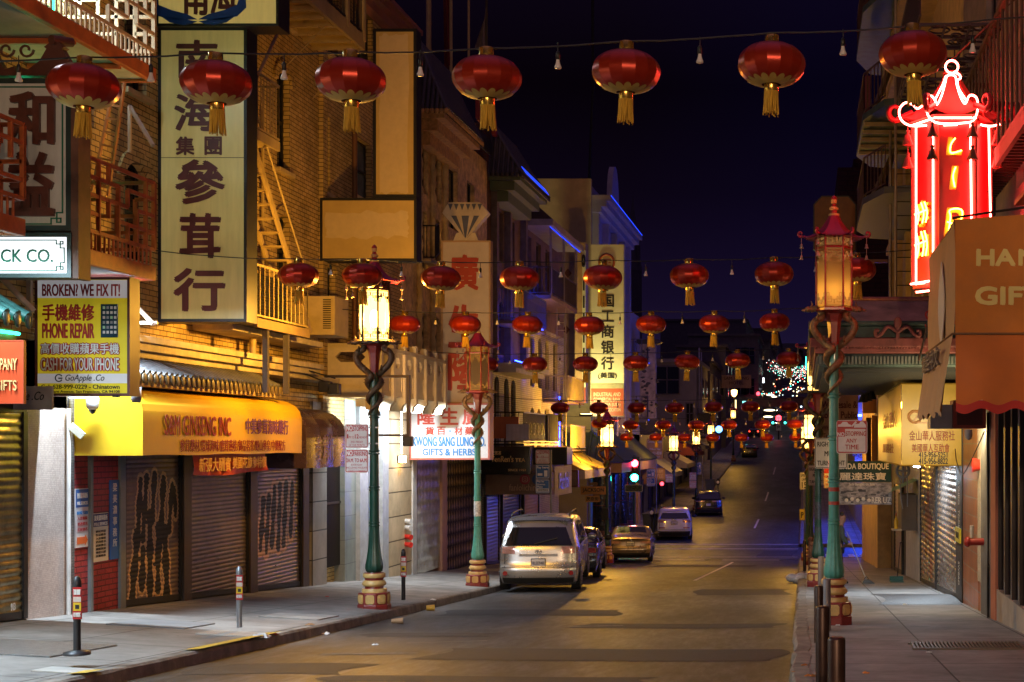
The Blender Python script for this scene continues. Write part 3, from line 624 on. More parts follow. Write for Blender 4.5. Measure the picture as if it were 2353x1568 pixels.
# ================================================================ building kit
GLASS = M('dark window glass', (.012, .014, .018), .07, var=0, spec=.9)
GLASSB = M('sky-tinted window glass', (.10, .14, .17), .2, var=.3, vs=2, spec=.8)  # sky light painted into the pane as a paler, bluer base colour
BLK = M('black painted steel', (.014, .013, .013), .45, .2, var=.2, vs=9)
BOARD = M('grey timber', (.16, .13, .10), .8, var=.3, vs=6)
def facade(parent, X, side, y0, y1, z0, z1, holes, mat, depth=7.0, rec=.22, name='wall', zb0=None):
    b = MB(); ysr = sorted({y0, y1, *[h[0] for h in holes], *[h[1] for h in holes]}); zsr = sorted({z0, z1, *[h[2] for h in holes], *[h[3] for h in holes]})
    X2 = X-side*rec
    def quad(vs, flip): b.add(vs, [(3, 2, 1, 0) if flip else (0, 1, 2, 3)])
    for ya, yb in zip(ysr, ysr[1:]):
        for za, zb in zip(zsr, zsr[1:]):
            cy, cz = (ya+yb)/2, (za+zb)/2
            if any(h[0] < cy < h[1] and h[2] < cz < h[3] for h in holes): continue
            quad([(X, ya, za), (X, yb, za), (X, yb, zb), (X, ya, zb)], side < 0)
    for ya, yb, za, zb in [h[:4] for h in holes]:
        for p, q in (((ya, za), (yb, za)), ((yb, za), (yb, zb)), ((yb, zb), (ya, zb)), ((ya, zb), (ya, za))):
            quad([(X, p[0], p[1]), (X2, p[0], p[1]), (X2, q[0], q[1]), (X, q[0], q[1])], side < 0)
    for h in holes:
        if len(h) > 4 and h[4]:                      # arched head: spandrels filled in
            ya, yb, za, zb = h[:4]; r = (yb-ya)/2; k = h[4]; n = 8; mt = Matrix(((0, 0, side, X-side*.1), (1, 0, 0, 0), (0, 1, 0, 0), (0, 0, 0, 1)))
            for s in (-1, 1):
                cx = (ya+yb)/2; pts = [(cx+s*r, zb)]+[(cx+s*r*math.cos(PI/2*i/n), zb-k+k*math.sin(PI/2*i/n)) for i in range(n+1)]
                b.prism(pts, .098, mt)
    b.box(min(X2, X2-side*depth), max(X2, X2-side*depth), y0, y1, zb0 if zb0 is not None else z0, z1)
    for y, f in ((y0, False), (y1, True)): quad([(X, y, z0), (X2, y, z0), (X2, y, z1), (X, y, z1)], (side < 0) != f)
    quad([(X, y0, z0), (X2, y0, z0), (X2, y1, z0), (X, y1, z0)], side > 0); quad([(X, y0, z1), (X2, y0, z1), (X2, y1, z1), (X, y1, z1)], side < 0)
    return b.part(name, mat, parent)
def window(parent, X, side, ya, yb, za, zb, fm=None, glass=None, rec=.16, mid=True, split=False, blind=None):
    fm = fm or BLK; x = X-side*rec; b = MB(); w = .05
    for a, c, d, e in ((ya, ya+w, za, zb), (yb-w, yb, za, zb), (ya, yb, za, za+w), (ya, yb, zb-w, zb))+(((ya, yb, (za+zb)/2-.03, (za+zb)/2+.03),) if mid else ())+((((ya+yb)/2-.025, (ya+yb)/2+.025, za, zb),) if split else ()):
        b.box(x-.03, x+.03, a, c, d, e)
    o = b.part('window', fm, parent)
    b = MB(); b.box(x-.012, x-.006, ya+.01, yb-.01, za+.01, zb-.01) if side > 0 else b.box(x+.006, x+.012, ya+.01, yb-.01, za+.01, zb-.01); b.part('pane', glass or GLASS, o); return o
def sill(parent, X, side, ya, yb, z, mat, h=.09, d=.1):
    b = MB(); a, c = sorted((X-side*.02, X+side*d)); b.box(a, c, ya-.08, yb+.08, z-h, z); return b.part('sill', mat, parent, .01)
def arch(parent, X, side, ya, yb, zs, k, mat, t=.2, proud=.05):
    b = MB(); n = 12; cx = (ya+yb)/2; r = (yb-ya)/2; mt = Matrix(((0, 0, side, X-side*.02), (1, 0, 0, 0), (0, 1, 0, 0), (0, 0, 0, 1)))
    for i in range(n):
        a0, a1 = PI*(i+.04)/n, PI*(i+.96)/n
        b.prism([(cx+rr*math.cos(a), zs+kk*math.sin(a)) for rr, kk, a in ((r+.005, k+.005, a0), (r+t, k+t, a0), (r+t, k+t, a1), (r+.005, k+.005, a1))], proud+.02, mt)
    return b.part('brick_arch', mat, parent)
def shutter(name, X, side, y0, y1, z0f, z1, mats, label, shape=None, pitch=.075, nu=44, amp=.014, group=None, parent=None, cat='roller shutter'):
    # corrugated roller shutter; shape(u,z) picks a painted colour for each small cell
    b = MB(); zb = min(z0f(y0), z0f(y1)); n = int((z1-zb)/pitch*6); mi = []
    def pt(i, j):
        u = i/nu; y = lerp(y0, y1, u); z = lerp(max(zb, z0f(y)), z1, j/n); return Vector((X+side*amp*abs(math.sin(PI*z/pitch))**.6, y, z))
    b.grid(lambda u, v: pt(round(u*nu), round(v*n)), nu, n, True, side < 0)
    o = b.part(name, mats[0], parent) if parent else b.solo(name, mats[0], label, cat, group)
    if shape:
        for m in mats[1:]: o.data.materials.append(m)
        for j in range(n):
            for i in range(nu): o.data.polygons[j*nu+i].material_index = shape((i+.5)/nu, (j+.5)/n)
    b = MB(); hs = .05
    for y in (y0, y1): b.box(X-.05, X+.05, y-hs, y+hs, zb, z1)
    b.parts('guide_rail', BLK, o)
    b = MB(); 
    b.add([(X+side*e-.0, y, z0f(y)+h) for y in (y0+.05, y1-.05) for e, h in ((-.03, .0), (.035, .0), (.035, .10), (-.03, .10))], [(0, 1, 2, 3), (7, 6, 5, 4), (0, 4, 5, 1), (1, 5, 6, 2), (2, 6, 7, 3), (3, 7, 4, 0)]); b.part('bottom_bar', BLK, o)
    return o
def scroll(b, p, q, r=.012, side=1, drop=.5):     # wrought iron bracket with curls, from the wall p to the outer edge q
    p, q = Vector(p), Vector(q); b.tube([p, q], r, 6); d = q-p
    for t, s, rr in ((.12, 1, .13), (.38, 1, .11), (.66, 1, .09), (.86, 1, .06), (.2, -1, .09)):
        c = p+d*t+Vector((-.0, 0, s*rr*1.2)); b.tube([c+Vector((math.cos(a*.55+1)*(rr*(1-a/16)), 0, math.sin(a*.55+1)*(rr*(1-a/16)))) for a in range(13)], r*.7, 5)
def railing(b, pts, h, n_per_m=8, r=.009, rr=.02):
    for p, q in zip(pts, pts[1:]):
        p, q = Vector(p), Vector(q); u = Vector((0, 0, 1)); L = (q-p).length
        b.beam(p+u*h, q+u*h, rr*2); b.beam(p+u*.08, q+u*.08, rr*1.6)
        k = max(2, int(L*n_per_m))
        for i in range(k+1): a = p.lerp(q, i/k); b.tube([a+u*.08, a+u*h], r, 5)
def lattice(b, p, q, z0, z1, w=.05, d=.06, seed=1):   # chinese fret panel between two plan points
    p, q = Vector((p[0], p[1], 0)), Vector((q[0], q[1], 0)); L = (q-p).length; nx = max(3, round(L/.27)); nz = max(3, round((z1-z0)/.24)); r2 = random.Random(seed)
    P = lambda i, j: p.lerp(q, i/nx)+Vector((0, 0, lerp(z0, z1, j/nz)))
    for i in range(nx+1):
        for j in range(nz):
            if i in (0, nx) or r2.random() < .66: b.beam(P(i, j), P(i, j+1), w, d)
    for j in range(nz+1):
        for i in range(nx):
            if j in (0, nz) or r2.random() < .70: b.beam(P(i, j), P(i+1, j), w, d)
# ================================================================ left side: corner building with the orange balconies
ORG = M('orange trim paint', (.52, .13, .03), .5, var=.25, vs=5)
CRW = M('cream painted lattice', (.60, .42, .24), .55, var=.2)
PLW = M('white plaster', (.55, .54, .52), .8, var=.2)
TUBEW = dim(E('fluorescent tube', (.80, .90, 1), 22)); LEDG = E('green led strip', (.02, 1, .38), 12); NEONG = E('green neon', (.03, 1, .5), 9)
MOS = BR('pink mosaic', (.50, .40, .36), (.62, .52, .47), (.40, .33, .30), bw=.028, bh=.026, ms=.002, rough=.55, bump=.3, off=0, nz=.35)
MOSD = BR('dark mosaic', (.12, .11, .11), (.2, .19, .18), (.06, .06, .06), bw=.04, bh=.04, ms=.004, rough=.45, bump=.3, off=0)
YBR = BR('yellow brick', (.50, .34, .12), (.62, .44, .18), (.15, .10, .045), bw=.25, bh=.088, ms=.009, rough=.85, bump=.9, nz=.45)
A = thing('corner_building', 'pale building at the far left with orange fretwork balconies', 'building', (-12, 14, gl(14, -11)))
facade(A, XL, 1, 6, 20.55, .5, 13, [(13.2, 14.4, 3.0, 4.7), (16.6, 17.6, 3.0, 4.7), (18.6, 19.4, 2.75, 4.6), (16.0, 17.2, 5.9, 7.8), (18.4, 19.4, 5.9, 7.8)], YBR, zb0=-3.5)
for a in ((13.2, 14.4, 3.0, 4.7), (16.6, 17.6, 3.0, 4.7), (18.6, 19.4, 2.75, 4.6), (16.0, 17.2, 5.9, 7.8), (18.4, 19.4, 5.9, 7.8)): window(A, XL, 1, *a, fm=CRW, split=True)
b = MB(); b.box(-11, XL, 19.36, 20.42, -2.6, 1.4); b.part('mosaic_pier', MOS, A)
b = MB(); b.box(-11, XL+.03, 20.43, 20.58, -2.6, 1.2); b.part('dark_pier', MOSD, A)
b = MB(); b.tube([(XL+.06, 20.36, -2.45), (XL+.06, 20.36, .5)], .03, 10); b.parts('drainpipe', M('white pipe', (.7, .68, .66), .5), A)
b = MB(); b.box(-11, XL+.02, 6, 19.34, .42, .62); b.part('lintel', BLK, A)
def balcony(Y0, Y1, zf, zr, xo, seed, mats, label_soffit=None):
    b = MB(); b.box(XL, xo-.03, Y0, Y1-.01, zf-.12, zf-.02); o = b.part('balcony_floor', PLW, A)
    b = MB(); b.box(xo-.06, xo+.03, Y0, Y1, zf-.16, zf+.04); b.box(XL, xo-.06, Y1-.08, Y1+.01, zf-.16, zf+.04); b.part('balcony_fascia', ORG, A, .01)
    b = MB(); lattice(b, (xo, Y0), (xo, Y1), zf+.28, zr, .035, .05, seed); lattice(b, (XL, Y1-.02), (xo, Y1-.02), zf+.28, zr, .035, .05, seed+3)
    for a in range(int((Y1-Y0)/.12)): b.tube([(xo, Y0+a*.12, zf+.03), (xo, Y0+a*.12, zf+.3)], .016, 5)
    b.part('balcony_lattice', mats, A)
balcony(9, 20.3, 5.26, 6.75, -9.2, 5, CRW); balcony(9, 16.9, 2.6, 3.75, -9.2, 11, ORG); balcony(17.9, 20.3, 2.46, 3.68, -9.2, 9, ORG)
b = MB()
for i, y in enumerate((18.2, 19.4)): b.beam((XL, y, 5.10), (-9.25, y, 5.10), .05, .07)
b.part('joist', ORG, A)
for x, y, z, L, mt_ in ((-9.6, 15.3, 2.42, 1.2, 190), (-10.3, 18.9, 6.55, 1.3, 70), (-10.3, 16.2, 6.6, 1.2, 70), (-9.25, 11.2, 2.42, 1.6, 620)):  # last tube is out of view, added to whiten the near pavement
    T = thing('tube_light', 'white fluorescent tube light mounted on the orange-balconied building', 'tube light', (x, y, z), 'fluorescent tubes of the balconied building')
    b = MB(); b.box(x-.05, x+.05, y-.05, y+L+.05, z+.02, z+.08); b.part('housing', PLW, T); b = MB(); b.tube([(x, y, z), (x, y+L, z)], .022, 8); b.part('tube', TUBEW, T); lamp('AREA', T, (x, y+L/2, z-.04), mt_, (.68, .86, 1), .06, (0, 0, 0), L)
T = thing('tube_light', 'white fluorescent tube across the balcony underside just before the yellow awning', 'tube light', (-9.85, 20.1, 2.26), 'fluorescent tubes of the balconied building'); b = MB(); b.box(-10.35, -9.35, 19.88, 20.02, 2.27, 2.34); b.part('housing', PLW, T); b = MB(); b.tube([(-10.3, 19.95, 2.24), (-9.4, 19.95, 2.24)], .03, 8); b.part('tube', TUBEW, T); lamp('AREA', T, (-9.85, 19.95, 2.2), 520, (.70, .87, 1), .9, (0, 0, 0), .06)
b = MB(); b.box(XL+.01, XL+.05, 20.0, 20.06, 5.9, 7.4); b.solo('led_strip', LEDG, 'upright green LED strip behind the upper cream fretwork balcony', 'light strip')
b = MB(); b.box(XL+.01, XL+.05, 19.2, 19.26, 3.9, 4.75); b.solo('led_strip', LEDG, 'unseen green LED strip added to light the balcony underside green', 'light strip')  # strip added out of sight to cast green on the balcony underside
# orange ladder leaning between the balconies, with a thin brace
LADM = M('orange fire ladder', (.46, .19, .07), .55, var=.25)
b = MB(); p0, p1 = W(212, 440, 20.9), W(268, 165, 20.9); q0, q1 = W(248, 450, 20.6), W(290, 165, 20.6)
for p, q in ((p0, p1), (q0, q1)): b.beam(p, q, .05, .03)
for i in range(9): t = .06+.11*i; b.beam(p0.lerp(p1, t), q0.lerp(q1, t), .028)
b.solo('fire_ladder', LADM, 'orange steel ladder leaning up to the cream fretwork balcony', 'ladder')
b = MB(); b.beam(W(298, 245, 21.6), W(352, 335, 20.9), .045); b.beam(W(298, 245, 21.6), W(298, 350, 21.6), .045); b.solo('sign_bracket', M('pale steel bracket', (.45, .36, .28), .5, .3), 'pale steel strut on the brick beside the orange ladder', 'bracket')
b = MB(); b.beam(W(300, 690, 21.2), W(352, 745, 20.8), .045); b.beam(W(300, 742, 21), W(362, 742, 21), .045); b.solo('sign_bracket', M('pale steel bracket', (.45, .36, .28), .5, .3), 'pale steel strut behind the repair sign below the tall yellowed sign', 'bracket')
b = MB(); b.beam(W(68, 640, 19.3), W(68, 745, 19.3), .06); b.solo('sign_bracket', M('pale steel bracket', (.45, .36, .28), .5, .3), 'upright pale post left of the repair sign', 'bracket')
b = MB(); b.beam(W(5, 640, 18.6), W(77, 715, 18.9), .06); b.solo('sign_bracket', M('pale steel bracket', (.45, .36, .28), .5, .3), 'slanting pale strut over the teal tiled eave', 'bracket')
# rolling door with the house number 913
STEEL = M('galvanised shutter', (.14, .125, .105), .42, .7, var=.4, vs=5)
PURP = M('mauve shutter', (.15, .105, .098), .4, .35, var=.3, vs=5)
gz = lambda y: gl(y, XL)+.02
o = shutter('roller_shutter', XL-.02, 1, 13.5, 19.3, gz, .43, [M('olive gold shutter', (.23, .19, .10), .33, .75, var=.5, vs=4)], 'dull brassy roller shutter numbered 913 at the far left', pitch=.11, nu=30, amp=.028)
b = MB(); letters(b, '913', EAST((XL+.03, 18.98, gz(18.9)+.17)), .1, .1, .01); b.part('house_number', M('white lettering', (.8, .78, .74), .6, var=.05), o)
# teal tiled eave with green neon
TILE = M('teal glazed tile', (.05, .16, .145), .3, var=.4, vs=8)
T = thing('tiled_eave', 'short teal tiled eave with a green neon line at the far left edge', 'eave', W(20, 760, 18.6))
b = MB(); b.add([(XL, 14.1, 2.0), (XL, 18.0, 2.0), (-9.75, 18.0, 1.55), (-9.75, 14.1, 1.55)], [(0, 1, 2, 3), (3, 2, 1, 0)])
for i in range(16): y = 14.1+.25*i; b.tube([(XL, y, 2.03), (-10.1, y, 1.83), (-9.72, y, 1.6), (-9.66, y, 1.57)], .075, 8)
b.part('tiles', TILE, T); b = MB()
for i in range(16): b.ball((-9.65, 14.1+.25*i, 1.52), .02, .085, .1, 8, 6)
b.part('tile_end', M('dark tile end', (.04, .07, .06), .4), T)
b = MB(); b.tube([(-9.8, 14, 1.37), (-9.8, 17.9, 1.37)], .02, 8); b.part('neon_tube', NEONG, T)
b = MB(); b.box(XL, -9.85, 14, 17.95, 1.25, 1.42); b.part('soffit', ORG, T)
# ================================================================ left side signs at the near end
WHL = M('white lettering', (.8, .78, .74), .6, var=.05)
BRN = M('brown raised lettering', (.14, .045, .03), .45, var=.25, vs=8); BRN2 = M('brown painted lettering', (.095, .018, .018), .5, var=.2, vs=5)
REDL = M('red lettering', (.42, .02, .02), .5, var=.12); GRNL = M('green lettering', (.0, .16, .08), .5, var=.1); BLKL = M('black lettering', (.015, .014, .013), .5, var=.1); BLUL = M('blue lettering', (.03, .22, .55), .5, var=.1)
def meander(b, p0, q0, p1, q1, Y, w=4, s=18, d=.008):       # key-pattern corners on a board
    def ln(a, c, e, f): b.fbox(min(a, e)-w/2, min(c, f)-w/2, max(a, e)+w/2, max(c, f)+w/2, Y-d, d)
    ln(p0+2*s, q0, p1-2*s, q0); ln(p0+2*s, q1, p1-2*s, q1); ln(p0, q0+2*s, p0, q1-2*s); ln(p1, q0+2*s, p1, q1-2*s)
    for px, sx_ in ((p0, 1), (p1, -1)):
        for py, sy in ((q0, 1), (q1, -1)):
            P = lambda i, j: (px+sx_*i*s, py+sy*j*s)
            for a, c in (((2, 0), (2, 1)), ((2, 1), (1, 1)), ((1, 1), (1, .3)), ((0, 2), (1, 2)), ((1, 2), (1, 1)), ((.3, 1), (1, 1)), ((.3, 1), (.3, .3)), ((.3, .3), (1, .3))): ln(*P(*a), *P(*c))
def blade(name, label, p0, q0, p1, q1, Y, fm, face, d=.28, rim=6, cat='sign', inset=.012):
    T = thing(name, label, cat, W((p0+p1)/2, q1, Y))
    b = MB(); r = rim*Y/F; x0, x1, z0, z1 = xx(p0, Y), xx(p1, Y), zz(q1, Y), zz(q0, Y)
    b.box(x0+.001, x1-.001, Y+inset, Y+d, z0+.001, z1-.001)
    for a in ((x0, x1, z0, z0+r), (x0, x1, z1-r, z1), (x0, x0+r, z0+r, z1-r), (x1-r, x1, z0+r, z1-r)): b.box(a[0], a[1], Y, Y+d-.004, a[2], a[3])
    b.part('frame', fm, T); b = MB(); b.box(x0+r, x1-r, Y+inset-.006, Y+inset+.002, z0+r, z1-r); b.part('face', face, T); return T
WSF = M('weathered white sign face', (.52, .48, .40), .45, var=.14, vs=3, stretch=(2, 1, .5), emis=(.45, .38, .28), es=.08)  # weak emission makes up for missing front light on the face
DGF = M('dark teal sign frame', (.035, .06, .055), .4, .2)
Y = 17.5
T = blade('shop_sign', 'tall white hanging sign with raised brown characters under a brown pagoda crest', -170, 180, 163, 530, Y, DGF, WSF, .32, 12)
b = MB()
for ch, q0, q1 in (('和', 212, 340), ('益', 350, 498)): flet(b, ch, 22, q0, 128, q1, Y-.004, .035, .05)
b.part('lettering', BRN, T); b = MB(); meander(b, -150, 200, 143, 515, Y, 3, 13); b.part('border', GRNL, T)
b = MB(); b.box(xx(163, Y), xx(180, Y), Y, Y+.3, zz(640, Y), zz(178, Y)); b.part('edge_post', M('rusty sign post', (.16, .07, .04), .6, var=.4), T)
b = MB()
for x0, x1, yb in ((-120, 30, 170), (28, 205, 170)):
    m = (x0+x1)/2; pl = [(x0, yb), (x0+6, yb-22), (x0+28, yb-14), (m-34, yb-34), (m-18, yb-62), (m-24, yb-66), (m, yb-84), (m+24, yb-66), (m+18, yb-62), (m+34, yb-34), (x1-28, yb-14), (x1-6, yb-22), (x1, yb)]
    b.prism([((x-CX)*Y/F, (CY-y)*Y/F) for x, y in pl], .12, Matrix(((1, 0, 0, 0), (0, 0, -1, Y+.2), (0, 1, 0, 0), (0, 0, 0, 1))))
b.tube([W(118, 92, Y+.05), W(165, 98, Y+.3)], .06, 10)
for c in (15, 60): b.tube([W(c+18*math.cos(a*.5)*(1-a/20), 115+18*math.sin(a*.5)*(1-a/20), Y) for a in range(14)], .016, 6)
b.part('pagoda_crest', M('brown crest', (.13, .045, .03), .45, var=.3), T)
SGW = M('backlit white panel', (.8, .8, .8), .5, var=0, emis=(.86, .93, 1), es=1.25)
T = blade('lightbox_sign', 'small backlit white sign with green letters ending in CO.', -170, 535, 163, 638, Y-.02, DGF, SGW, .30, 10)
b = MB(); flet(b, 'ICK CO.', -6, 573, 122, 603, Y-.03, .02); b.part('lettering', GRNL, T); b = MB(); meander(b, -150, 552, 147, 622, Y-.02, 2.2, 9, .009); b.part('border', GRNL, T)
Y = 19.45
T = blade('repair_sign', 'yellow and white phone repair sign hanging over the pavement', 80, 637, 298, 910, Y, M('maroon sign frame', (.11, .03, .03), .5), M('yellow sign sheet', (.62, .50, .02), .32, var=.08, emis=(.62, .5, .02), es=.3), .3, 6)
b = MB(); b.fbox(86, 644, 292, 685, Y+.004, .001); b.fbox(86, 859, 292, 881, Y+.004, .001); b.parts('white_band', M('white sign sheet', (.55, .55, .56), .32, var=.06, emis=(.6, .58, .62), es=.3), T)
b = MB(); flet(b, 'BROKEN? WE FIX IT!', 97, 653, 276, 681, Y, .025); flet(b, '手機維修', 97, 699, 217, 738, Y, .03); flet(b, 'PHONE REPAIR', 97, 743, 217, 778, Y, .03); b.part('red_lettering', REDL, T)
b = MB()
for dx, dy in ((-2, 0), (2, 0), (0, -2), (0, 2)): flet(b, '高價收購蘋果手機', 94+dx, 789+dy, 274+dx, 814+dy, Y, .045, .004); flet(b, 'CASH FOR YOUR IPHONE', 94+dx, 823+dy, 274+dx, 852+dy, Y, .04, .004)
b.part('red_outline', REDL, T)
b = MB(); flet(b, '高價收購蘋果手機', 94, 789, 274, 814, Y, .012, .009); flet(b, 'CASH FOR YOUR IPHONE', 94, 823, 274, 852, Y, .012, .009); b.part('white_lettering', WHL, T)
b = MB(); flet(b, 'GoApple .Co', 150, 861, 240, 880, Y, 0, .006, .25); flet(b, 'Cel: 628-999-0229 - Chinatown', 95, 884, 275, 894, Y, .015); flet(b, '913 Grant Avenue, San Francisco, CA 94108', 95, 897, 275, 904, Y, .012)
b.tube([W(135+8*math.cos(a), 869+8*math.sin(a), Y) for a in [i*.35+.5 for i in range(16)]], .008, 5); b.fbox(134, 868, 143, 871, Y-.004, .006); b.part('black_lettering', BLKL, T)
b = MB(); pl = [(0, 0), (1, 0), (1, 1), (0, 1)]; b.fbox(231, 699, 271, 776, Y-.006, .012); b.part('phone_picture', M('phone picture', (.02, .06, .09), .2, var=.4, vs=4), T, .012)
cols = [(.4, .7, .45), (.7, .7, .7), (.65, .6, .6), (.3, .32, .36), (.1, .3, .6), (.6, .55, .3), (.55, .2, .25)]; rnd2 = random.Random(2)
for ci, c in enumerate(cols[:4]):
    b = MB()
    for i in range(4):
        for j in range(6):
            if (i*3+j*5+i*j) % 4 == ci: b.fbox(236+i*8.6, 704+j*11.3, 241.5+i*8.6, 710.5+j*11.3, Y-.009, .003)
    b.part('app_icons', M('icons%d' % ci, c, .4, var=.05), T)
b = MB(); b.fbox(258, 908, 272, 913, Y-.03, .04); b.part('hook', BLK, T)
Y = 17.0
T = blade('shop_sign', 'orange-red hanging sign whose gold letters end in MPANY and GIFTS', -130, 782, 54, 928, Y, M('orange sign frame', (.42, .05, .015), .5), M('orange sign face', (.50, .055, .012), .4, var=.12), .06, 2)
b = MB(); flet(b, 'COMPANY', -35, 824, 41, 851, Y, .01, .02); flet(b, '& GIFTS', -30, 874, 40, 898, Y, .01, .02); b.part('lettering', M('gold metal letters', (.75, .5, .2), .5, .4), T)
Y = 19.0
T = blade('shop_board', 'grey-mauve board with script letters below the orange hanging sign', -120, 888, 119, 942, Y, M('mauve board', (.32, .26, .26), .5), M('mauve board', (.32, .26, .26), .5), .05, 1)
b = MB(); flet(b, 'GoApple .Co', 0, 900, 101, 926, Y, 0, .006, .25); b.part('lettering', BLKL, T)
# the tall ginseng company sign
SGY = M('yellowed sign face', (.60, .52, .20), .3, var=.13, vs=2.2, stretch=(3, 1, .35), spec=.6, emis=(.5, .41, .12), es=.16)  # even faint glow put into the face to brighten it
Y = 23.3
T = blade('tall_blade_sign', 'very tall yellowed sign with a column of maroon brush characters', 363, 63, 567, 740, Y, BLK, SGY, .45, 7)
b = MB()
for ch, a, q0, c, q1 in (('南', 405, 92, 500, 180), ('海', 400, 215, 502, 302), ('集', 404, 314, 447, 357), ('團', 470, 314, 510, 357), ('參', 402, 366, 518, 470), ('茸', 412, 490, 508, 594), ('行', 398, 616, 518, 716)): flet(b, ch, a, q0, c, q1, Y, .035, .006)
b.part('lettering', BRN2, T); b = MB(); b.fbox(370, 362, 560, 363.2, Y+.003, .003); b.part('seam', BLK, T)
Y = 23.15
T = blade('shop_sign', 'sign at the top edge with blue waves and maroon characters on yellow', 358, -130, 640, 60, Y, BLK, M('cream yellow sign face', (.60, .48, .17), .35, var=.12, stretch=(3, 1, .4), emis=(.6, .46, .13), es=.35), .5, 6)  # face brightened by a glow of its own instead of lamp light
b = MB(); flet(b, '南海', 420, -60, 545, 36, Y, .03); b.part('lettering', BRN2, T)
b = MB(); Pz = lambda pts: [((x-CX)*Y/F, (CY-y)*Y/F) for x, y in pts]
mt = Matrix(((1, 0, 0, 0), (0, 0, -1, Y+.001), (0, 1, 0, 0), (0, 0, 0, 1)))
for sgn in (1, -1):
    X_ = lambda x: 455+sgn*(x-455)
    b.prism(Pz([(X_(457), 45), (X_(480), 33), (X_(515), 24), (X_(545), 12), (X_(552), -10), (X_(565), 0), (X_(566), 18), (X_(545), 38), (X_(510), 46), (X_(480), 46)]), .012, mt)
    b.prism(Pz([(X_(457), 50), (X_(490), 44), (X_(540), 38), (X_(520), 52), (X_(490), 58), (X_(470), 55)]), .012, mt)
b.part('wave_emblem', M('deep blue paint', (.005, .045, .26), .4, var=.1), T)
# ================================================================ left side: the long yellow brick building
B = thing('brick_building', 'long yellow brick building with arched windows above the ginseng shop', 'building', (-13, 29, gl(29, -12)))
H = [(22.15, 22.9, 2.86, 4.4, .28), (22.15, 22.9, 5.5, 7.3, .28), (24.3, 25.0, 2.86, 4.4, .28), (24.3, 25.0, 5.5, 7.3, .28), (28.55, 29.25, 3.2, 4.6, .26), (28.55, 29.25, 5.5, 7.5, .26), (31.35, 31.75, 5.5, 7.2), (31.35, 32.1, 3.1, 3.95, .2), (33.4, 34.75, 5.8, 7.2), (33.4, 34.4, 2.6, 3.9), (28.4, 29.4, 8.5, 10.4), (31.6, 32.3, 8.6, 10.2), (33.6, 34.9, 8.4, 10.3), (36.0, 36.8, 5.8, 7.2)]
facade(B, XL, 1, 20.56, 37.4, .15, 10.9, H, YBR, zb0=-3.4)
YT = M('yellowed stone trim', (.50, .38, .2), .7, var=.25)
for h in H:
    window(B, XL, 1, *h[:4], glass=GLASSB if h[0] > 31 and h[2] > 5 else GLASS, split=h[1]-h[0] > 1.1)
    sill(B, XL, 1, h[0], h[1], h[2], YT)
    if len(h) > 4: arch(B, XL, 1, h[0]-.03, h[1]+.03, h[3]-h[4], h[4], YBR)
b = MB(); b.box(XL-.1, XL+.10, 31.0, 31.28, .2, 10.8); b.box(XL-.1, XL+.08, 26.9, 27.2, 2.2, 10.8); b.parts('brick_pilaster', YBR, B)
b = MB(); b.box(XL, XL+.55, 30.9, 37.4, 10.62, 10.74); b.box(XL, XL+.42, 30.9, 37.4, 10.5, 10.62); b.box(XL, XL+.25, 30.9, 37.4, 10.3, 10.5); b.part('roof_cornice', M('red brown cornice', (.26, .09, .06), .6), B)
b = MB(); b.tube([(XL+.12, 33.1, 2.2), (XL+.12, 33.1, 9)], .06, 10); b.tube([(XL+.1, 34.9, 4.2), (XL+.1, 34.9, 9)], .03, 8); b.parts('drainpipe', M('brown iron pipe', (.19, .085, .04), .5, .3), B)
b = MB(); r2 = random.Random(4)
b.box(XL, XL+.62, 20.6, 29.5, 1.52, 1.62); b.box(XL, XL+.55, 20.6, 29.5, 1.40, 1.52); b.box(XL, XL+.45, 20.6, 31, 1.3, 1.4); b.box(XL, XL+.7, 24.6, 29.2, 1.95, 2.06)
b.part('shop_cornice', M('painted cornice', (.50, .42, .30), .6, var=.3), B, .01)
# tiled eave over the ginseng shop
ET = thing('tiled_eave', 'long dark grey tiled eave above the yellow awning', 'eave', (-10, 23, 1))
b = MB(); ys0, ys1 = 20.64, 26.2
b.add([(XL, ys0, 1.42), (XL, ys1, 1.42), (-9.62, ys1, .99), (-9.62, ys0, .99)], [(0, 1, 2, 3), (3, 2, 1, 0)])
n = 30
for i in range(n+1):
    y = lerp(ys0, ys1, i/n); b.tube([(XL, y, 1.45), (-10.2, y, 1.31), (-9.9, y, 1.16), (-9.6, y, 1.02)], .062, 8)
b.part('tiles', M('grey roof tile', (.085, .085, .09), .42, var=.4, vs=9), ET)
b = MB()
for i in range(n+1): b.ball((-9.58, lerp(ys0, ys1, i/n), .955), .02, .07, .085, 8, 6)
b.part('tile_end', M('bronze tile end', (.11, .08, .045), .5, var=.3), ET)
b = MB(); b.box(XL, -9.66, ys0, ys1, .84, .92); b.part('eave_board', YT, ET)
